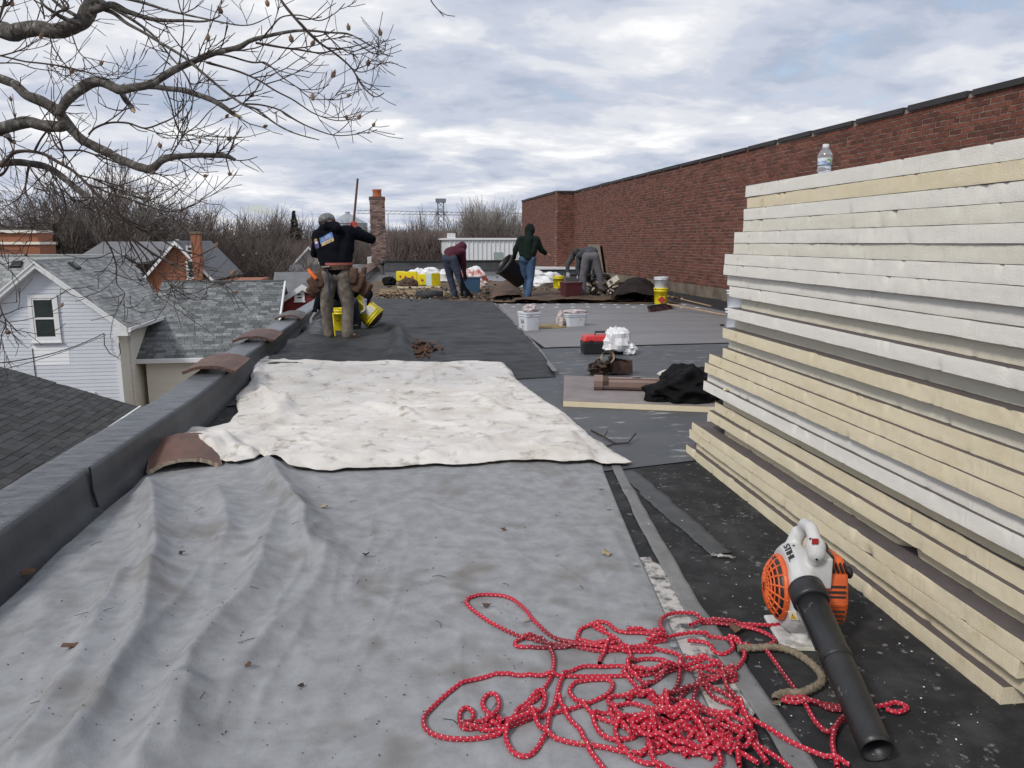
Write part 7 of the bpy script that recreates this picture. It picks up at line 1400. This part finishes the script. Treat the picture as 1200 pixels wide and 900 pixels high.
pl = MB(); pl.tube([loc2w(o1, (.235, .46, 2.10)), loc2w(o1, (.155, .47, 1.5)), loc2w(o1, (.07, .48, .75)), loc2w(o1, (.0, .5, .03))], [.014, .0165, .0175, .018], 10); pl.build('wooden_pole', M('red_brown_pole', (.135, .065, .045), .7, .3, 14.), label='reddish brown wooden pole held upright by the standing worker', cat='pole')
# printed back: banner shapes wrapped on the hoodie
dg = bpy.context.evaluated_depsgraph_get(); me = tp1.data; bv = BVHTree.FromPolygons([v.co.copy() for v in me.vertices], [tuple(pp_.vertices) for pp_ in me.polygons])
def wrap_pt(x, z, off): h_ = bv.ray_cast(V((x, -2, z)), V((0, 1, 0))); return (h_[0]+V((0, -off, 0))) if h_[0] else V((x, -.1, z))
def wrap_poly(poly, off, name, mat, parent):
    b = MB(); n = 9; (x0_, y0_), (x1_, y1_), (x2_, y2_), (x3_, y3_) = poly
    for i in range(n+1):
        for j_ in range(n+1): u, v = i/n, j_/n; x = (x0_*(1-u)+x1_*u)*(1-v)+(x3_*(1-u)+x2_*u)*v; z = (y0_*(1-u)+y1_*u)*(1-v)+(y3_*(1-u)+y2_*u)*v; b.v.append(tuple(wrap_pt(x, z, off))); b.t.append(0)
    b.f = [(i*(n+1)+j_, (i+1)*(n+1)+j_, (i+1)*(n+1)+j_+1, i*(n+1)+j_+1) for i in range(n) for j_ in range(n)]; b.m = [0]*len(b.f); return b.build(name, mat, parent)
PXL = lambda x, y: ((x-397)*kk, (402-y)*kk)
m_pb = M('print_blue', (.10, .24, .55), .7, .3, 60.); m_pg = M('print_gold', (.60, .42, .16), .7, .3, 60., col2=(.45, .30, .12)); m_pw = M('print_white', (.75, .77, .80), .7)
bn = wrap_poly([PXL(381.5, 291.5), PXL(397, 285), PXL(395, 278), PXL(380, 285)], .006, 'blue_banner', m_pb, o1); gb = wrap_poly([PXL(383, 294), PXL(397.5, 288), PXL(397, 284.5), PXL(382.5, 290)], .008, 'gold_banner', m_pg, o1)
wrap_poly([PXL(373, 297), PXL(380, 296), PXL(379, 288), PXL(372.5, 288)], .006, 'purple_emblem', M('print_purple', (.08, .06, .18), .7), o1); wrap_poly([PXL(374, 289), PXL(377.5, 288.5), PXL(377.5, 285.5), PXL(374, 286)], .007, 'emblem_top', m_pg, o1); wrap_poly([PXL(375, 291.5), PXL(378, 291), PXL(378, 288.5), PXL(375, 289)], .009, 'emblem_face', m_pw, o1)
tt = text('SEAMLESS', .052, m_pw, 'lettering', o1); tt.matrix_local = Matrix(); a_ = R(22); cx_, cz_ = PXL(388.3, 284.8)
for v in tt.data.vertices: x, y = v.co.x*.62, v.co.y*1.0; v.co = wrap_pt(cx_+x*cos(a_)-y*sin(a_), cz_+x*sin(a_)+y*cos(a_), .0095+(.001 if v.co.z > 0 else 0))
tt = text('ROOFING', .026, m_pb, 'lettering', o1); tt.matrix_local = Matrix(); cx_, cz_ = PXL(390.3, 289.3)
for v in tt.data.vertices: x, y = v.co.x, v.co.y; v.co = wrap_pt(cx_+x*cos(a_)-y*sin(a_), cz_+x*sin(a_)+y*cos(a_), .0105+(.001 if v.co.z > 0 else 0))
# tool belt with pouches
b = MB(); b.lathe([(1, -.03), (1.03, -.03), (1.03, .03), (1, .03)], 32, (0.01, 0, 0), Matrix.Rotation(R(-3), 3, 'Y') @ Matrix.Diagonal((.198, .158, 1))); q = b.build('tool_belt', m_leath, o1); q.location = (0, .01, .955)
b = MB(); b.lathe([(1, -.022), (1.02, -.022), (1.02, .008), (1, .008)], 32, (0.01, 0, 0), Matrix.Diagonal((.190, .150, 1))); q = b.build('shirt_tail', M('red_shirt', (.35, .10, .08), .9), o1); q.location = (0.02, .01, 1.005)
def pouch(c, sz, ang, tz):
    q = MB(); q.prism([V((-.5, 0, .5)), V((.5, 0, .55)), V((.56, 0, -.1)), V((.42, 0, -.5)), V((-.35, 0, -.55)), V((-.55, 0, -.2))], (0, 1, 0)); q.v = [(x*sz[0]*.78, y*sz[1]*.75, z*sz[2]*.9) for x, y, z in q.v]
    r = q.build('pouch', m_leath, o1); r.matrix_local = Matrix.Translation(c) @ Matrix.Rotation(tz, 4, 'Z') @ Matrix.Rotation(ang, 4, 'Y'); bevel(r, .024, 3); [setattr(pp_, 'use_smooth', True) for pp_ in r.data.polygons]; return r
pouch((-.27, -.05, .73), (.17, .12, .24), R(-28), R(10)); pouch((-.21, -.09, .80), (.16, .10, .22), R(-10), R(0)); pouch((-.31, .02, .64), (.15, .12, .17), R(-40), R(25)); pouch((.27, -.06, .76), (.20, .13, .27), R(22), R(-8)); pouch((.34, .0, .68), (.19, .12, .22), R(35), R(-22)); pouch((.24, -.10, .85), (.13, .08, .22), R(8), R(0)); pouch((.33, .04, .86), (.08, .08, .22), R(12), R(-20))
q = MB(); W1 = lambda *v: loc2w(o1, v); q.tube([W1(-.075, -.155, .94), W1(-.06, -.165, .80), W1(-.05, -.16, .60)], [.012, .014, .017], 8); q.build('hammer_handle' if False else 'hammer', m_djean, label='dark hammer hanging down from the back of the tool belt', cat='hammer')
hm = bpy.data.objects['hammer']; q = MB(); q.tube([W1(-.14, -.15, .955), W1(-.03, -.165, .965)], [.016, .018], 8); h2 = q.build('hammer_head', m_dark); h2.parent = hm; h2.location = h2.location-hm.location
q = MB(); q.tube([W1(-.335, -.07, .93), W1(-.29, -.09, .87), W1(-.23, -.10, .81)], [.022, .026, .022], 8); q.build('orange_cutter', M('orange_handle', (.85, .16, .02), .5), label='orange-handled cutting tool in the left pouch of the tool belt', cat='hand tool')
# strips on the trouser legs
MB().tube([(-.045, -.06, .37), (-.035, -.07, .20), (-.03, -.05, .07)], .010, 6).build('yellow_strap', m_yel, o1)
# --- crouching worker behind
p = at(402, 391)
o2, tp2, j2 = person(V((p.x, p.y, .03)), 'crouching worker in black jacket and pale gloves, mostly hidden behind the standing worker', dict(
    head=(.0, -.12, .83), neck=(.01, -.02, .74), face=(0, -.8, -.5), shL=(.22, .02, .68), shR=(-.18, .03, .66), elL=(.40, -.02, .54), haL=(.37, -.20, .41), elR=(-.33, .0, .44), haR=(-.35, -.18, .27),
    waist=(.0, .24, .48), hiL=(.10, .30, .32), hiR=(-.10, .30, .32), knL=(.17, -.08, .42), knR=(-.17, -.06, .40), anL=(.17, .12, .09), anR=(-.17, .12, .09), toL=(.19, -.04, .045), toR=(-.19, -.04, .045)), m_navy, m_djean, m_bootd, glove={'L': m_glw, 'R': m_glg}, hood='up',
    hands={'L': dict(d=(.05, -.2, -1), n=(-1, 0, 0), curl=.9), 'R': dict(d=(-.4, -.5, -.6), n=(0, -.4, -.9), curl=.6)})
# --- man in maroon, bending
p = at(540, 350.5)
person(V((p.x, p.y, .03)), 'worker in maroon hoodie and dark jeans bending over the blue bin', dict(
    head=(.0, .42, 1.13), neck=(-.06, .34, 1.15), face=(.35, .6, -.75), shL=(-.20, .30, 1.11), shR=(.04, .26, 1.06), elL=(-.02, .46, .80), haL=(.06, .52, .56), elR=(.06, .32, .78), haR=(.07, .40, .52),
    waist=(-.22, .12, 1.02), hiL=(-.32, .02, .90), hiR=(-.17, -.02, .88), knL=(-.25, .10, .47), knR=(-.02, -.02, .46), anL=(-.16, .10, .09), anR=(.08, -.06, .09), toL=(-.12, .24, .045), toR=(.20, .02, .045)), m_maroon, m_djean, m_bootd, glove=m_bootd, hood='up')
# --- man in green walking away with a barrel
p = at(618, 353)
o4, _, j4 = person(V((p.x, p.y, .03)), 'man in dark green hooded top and blue jeans walking away with a black barrel', dict(
    head=(.05, .06, 1.52), neck=(.03, .0, 1.40), face=(.35, .9, -.25), shL=(-.155, .0, 1.33), shR=(.20, .0, 1.33), elL=(-.27, .05, 1.10), haL=(-.30, .16, .90), elR=(.31, .08, 1.10), haR=(.42, .20, 1.02),
    waist=(.0, .0, 1.02), hiL=(-.085, .0, .90), hiR=(.085, .0, .90), knL=(-.05, .16, .48), knR=(.07, -.0, .48), anL=(-.0, .20, .12), anR=(.01, -.16, .09), toL=(.02, .34, .045), toR=(.08, -.02, .045)), m_green, m_jean, m_bootd, hood='up', hands={'R': dict(d=(.9, .3, -.3), n=(0, 0, -1), curl=.5), 'L': dict(d=(-.2, .2, -.9), n=(-.9, 0, 0), curl=1.4)})
def rotdir(v): return V(v).to_track_quat('Z', 'Y').to_matrix()
q = empty('barrel', loc2w(o4, (-.10, .30, .42)), -YAW, 'black plastic barrel tilted on its side, carried by the man in green', 'barrel'); RB = rotdir((-.72, -.25, .62)); MB().lathe([(.001, 0), (.20, 0), (.215, .02), (.25, .55), (.265, .56), (.265, .60), (.245, .60), (.235, .5), (.2, .03), (.001, .02)], 32, (0, 0, 0), RB, False, False).build('shell', m_dark, q, True)
MB().lathe([(.262, .545), (.275, .56), (.275, .59), (.262, .605)], 32, (0, 0, 0), RB, False, False).build('rim', M('barrel_rim', (.045, .045, .048), .5), q, True)
# --- two men bending over at the debris
p = at(674, 346)
person(V((p.x, p.y, .03)), 'stooping worker in dark top, black beanie and pale glove beside the maroon bin', dict(
    head=(.02, -.10, .99), neck=(.09, .0, 1.01), face=(-.4, -.6, -.7), shL=(-.04, .0, .98), shR=(.26, .14, .99), elL=(-.21, -.08, .74), haL=(-.20, -.14, .54), elR=(.16, -.10, .72), haR=(.08, -.16, .52),
    waist=(.26, .36, .96), hiL=(.18, .52, .86), hiR=(.36, .52, .86), knL=(.16, .40, .47), knR=(.34, .44, .46), anL=(.14, .52, .09), anR=(.34, .56, .09), toL=(.08, .38, .045), toR=(.28, .42, .045)), m_gshirt, m_djean, m_bootd, glove=m_glw, hat='beanie', hatmat=m_bootd, topname='shirt')
p = at(696, 351.5)
person(V((p.x, p.y, .03)), 'worker in grey shirt and grey trousers bent double with his back to us, legs apart', dict(
    head=(-.16, .80, .78), neck=(-.13, .68, .88), face=(0, .4, -.9), shL=(-.30, .58, .95), shR=(.06, .58, .96), elL=(-.33, .62, .66), haL=(-.26, .62, .42), elR=(.10, .64, .68), haR=(.02, .66, .42),
    waist=(-.10, .22, 1.05), hiL=(-.18, .02, .94), hiR=(.0, .02, .94), knL=(-.26, .02, .50), knR=(.13, .04, .50), anL=(-.25, -.02, .09), anR=(.20, .08, .09), toL=(-.28, .14, .045), toR=(.26, .22, .045)), m_gshirt, m_gtrs, m_bootd, hat='beanie', hatmat=m_cap, topname='shirt')
# yellow pails at the standing worker's feet
p = at(428, 388); ytp = pail('pail', 'tipped bright yellow pail right of the standing worker', (p.x-.13, p.y-.10, .46), .172, .40, m_yel, (R(-142), R(0), R(0)), rz=0); ytp.rotation_euler = rotdir((.66, -.14, -.60)).to_euler()
def side_angle(o_, wv):
    v = o_.rotation_euler.to_matrix().inverted() @ V(wv); return math.atan2(v.y, v.x)
a = side_angle(ytp, (.35, -.8, .55)); curved_label(ytp, .171, .22, .32, a-.05, a+.75, m_lab2, 'paper_label'); curved_label(ytp, .166, .10, .20, a-.75, a-.25, m_rprint, 'dark_mark')
q = MB().ball((0, 0, .40), .145, 8, (1, 1, .35)); q.build('contents', m_brs, ytp, True)
p = at(399.5, 396); o = pail('pail', 'yellow pail seen between the legs of the standing worker', (p.x, p.y+.25, .03), .15, .36, m_yel)
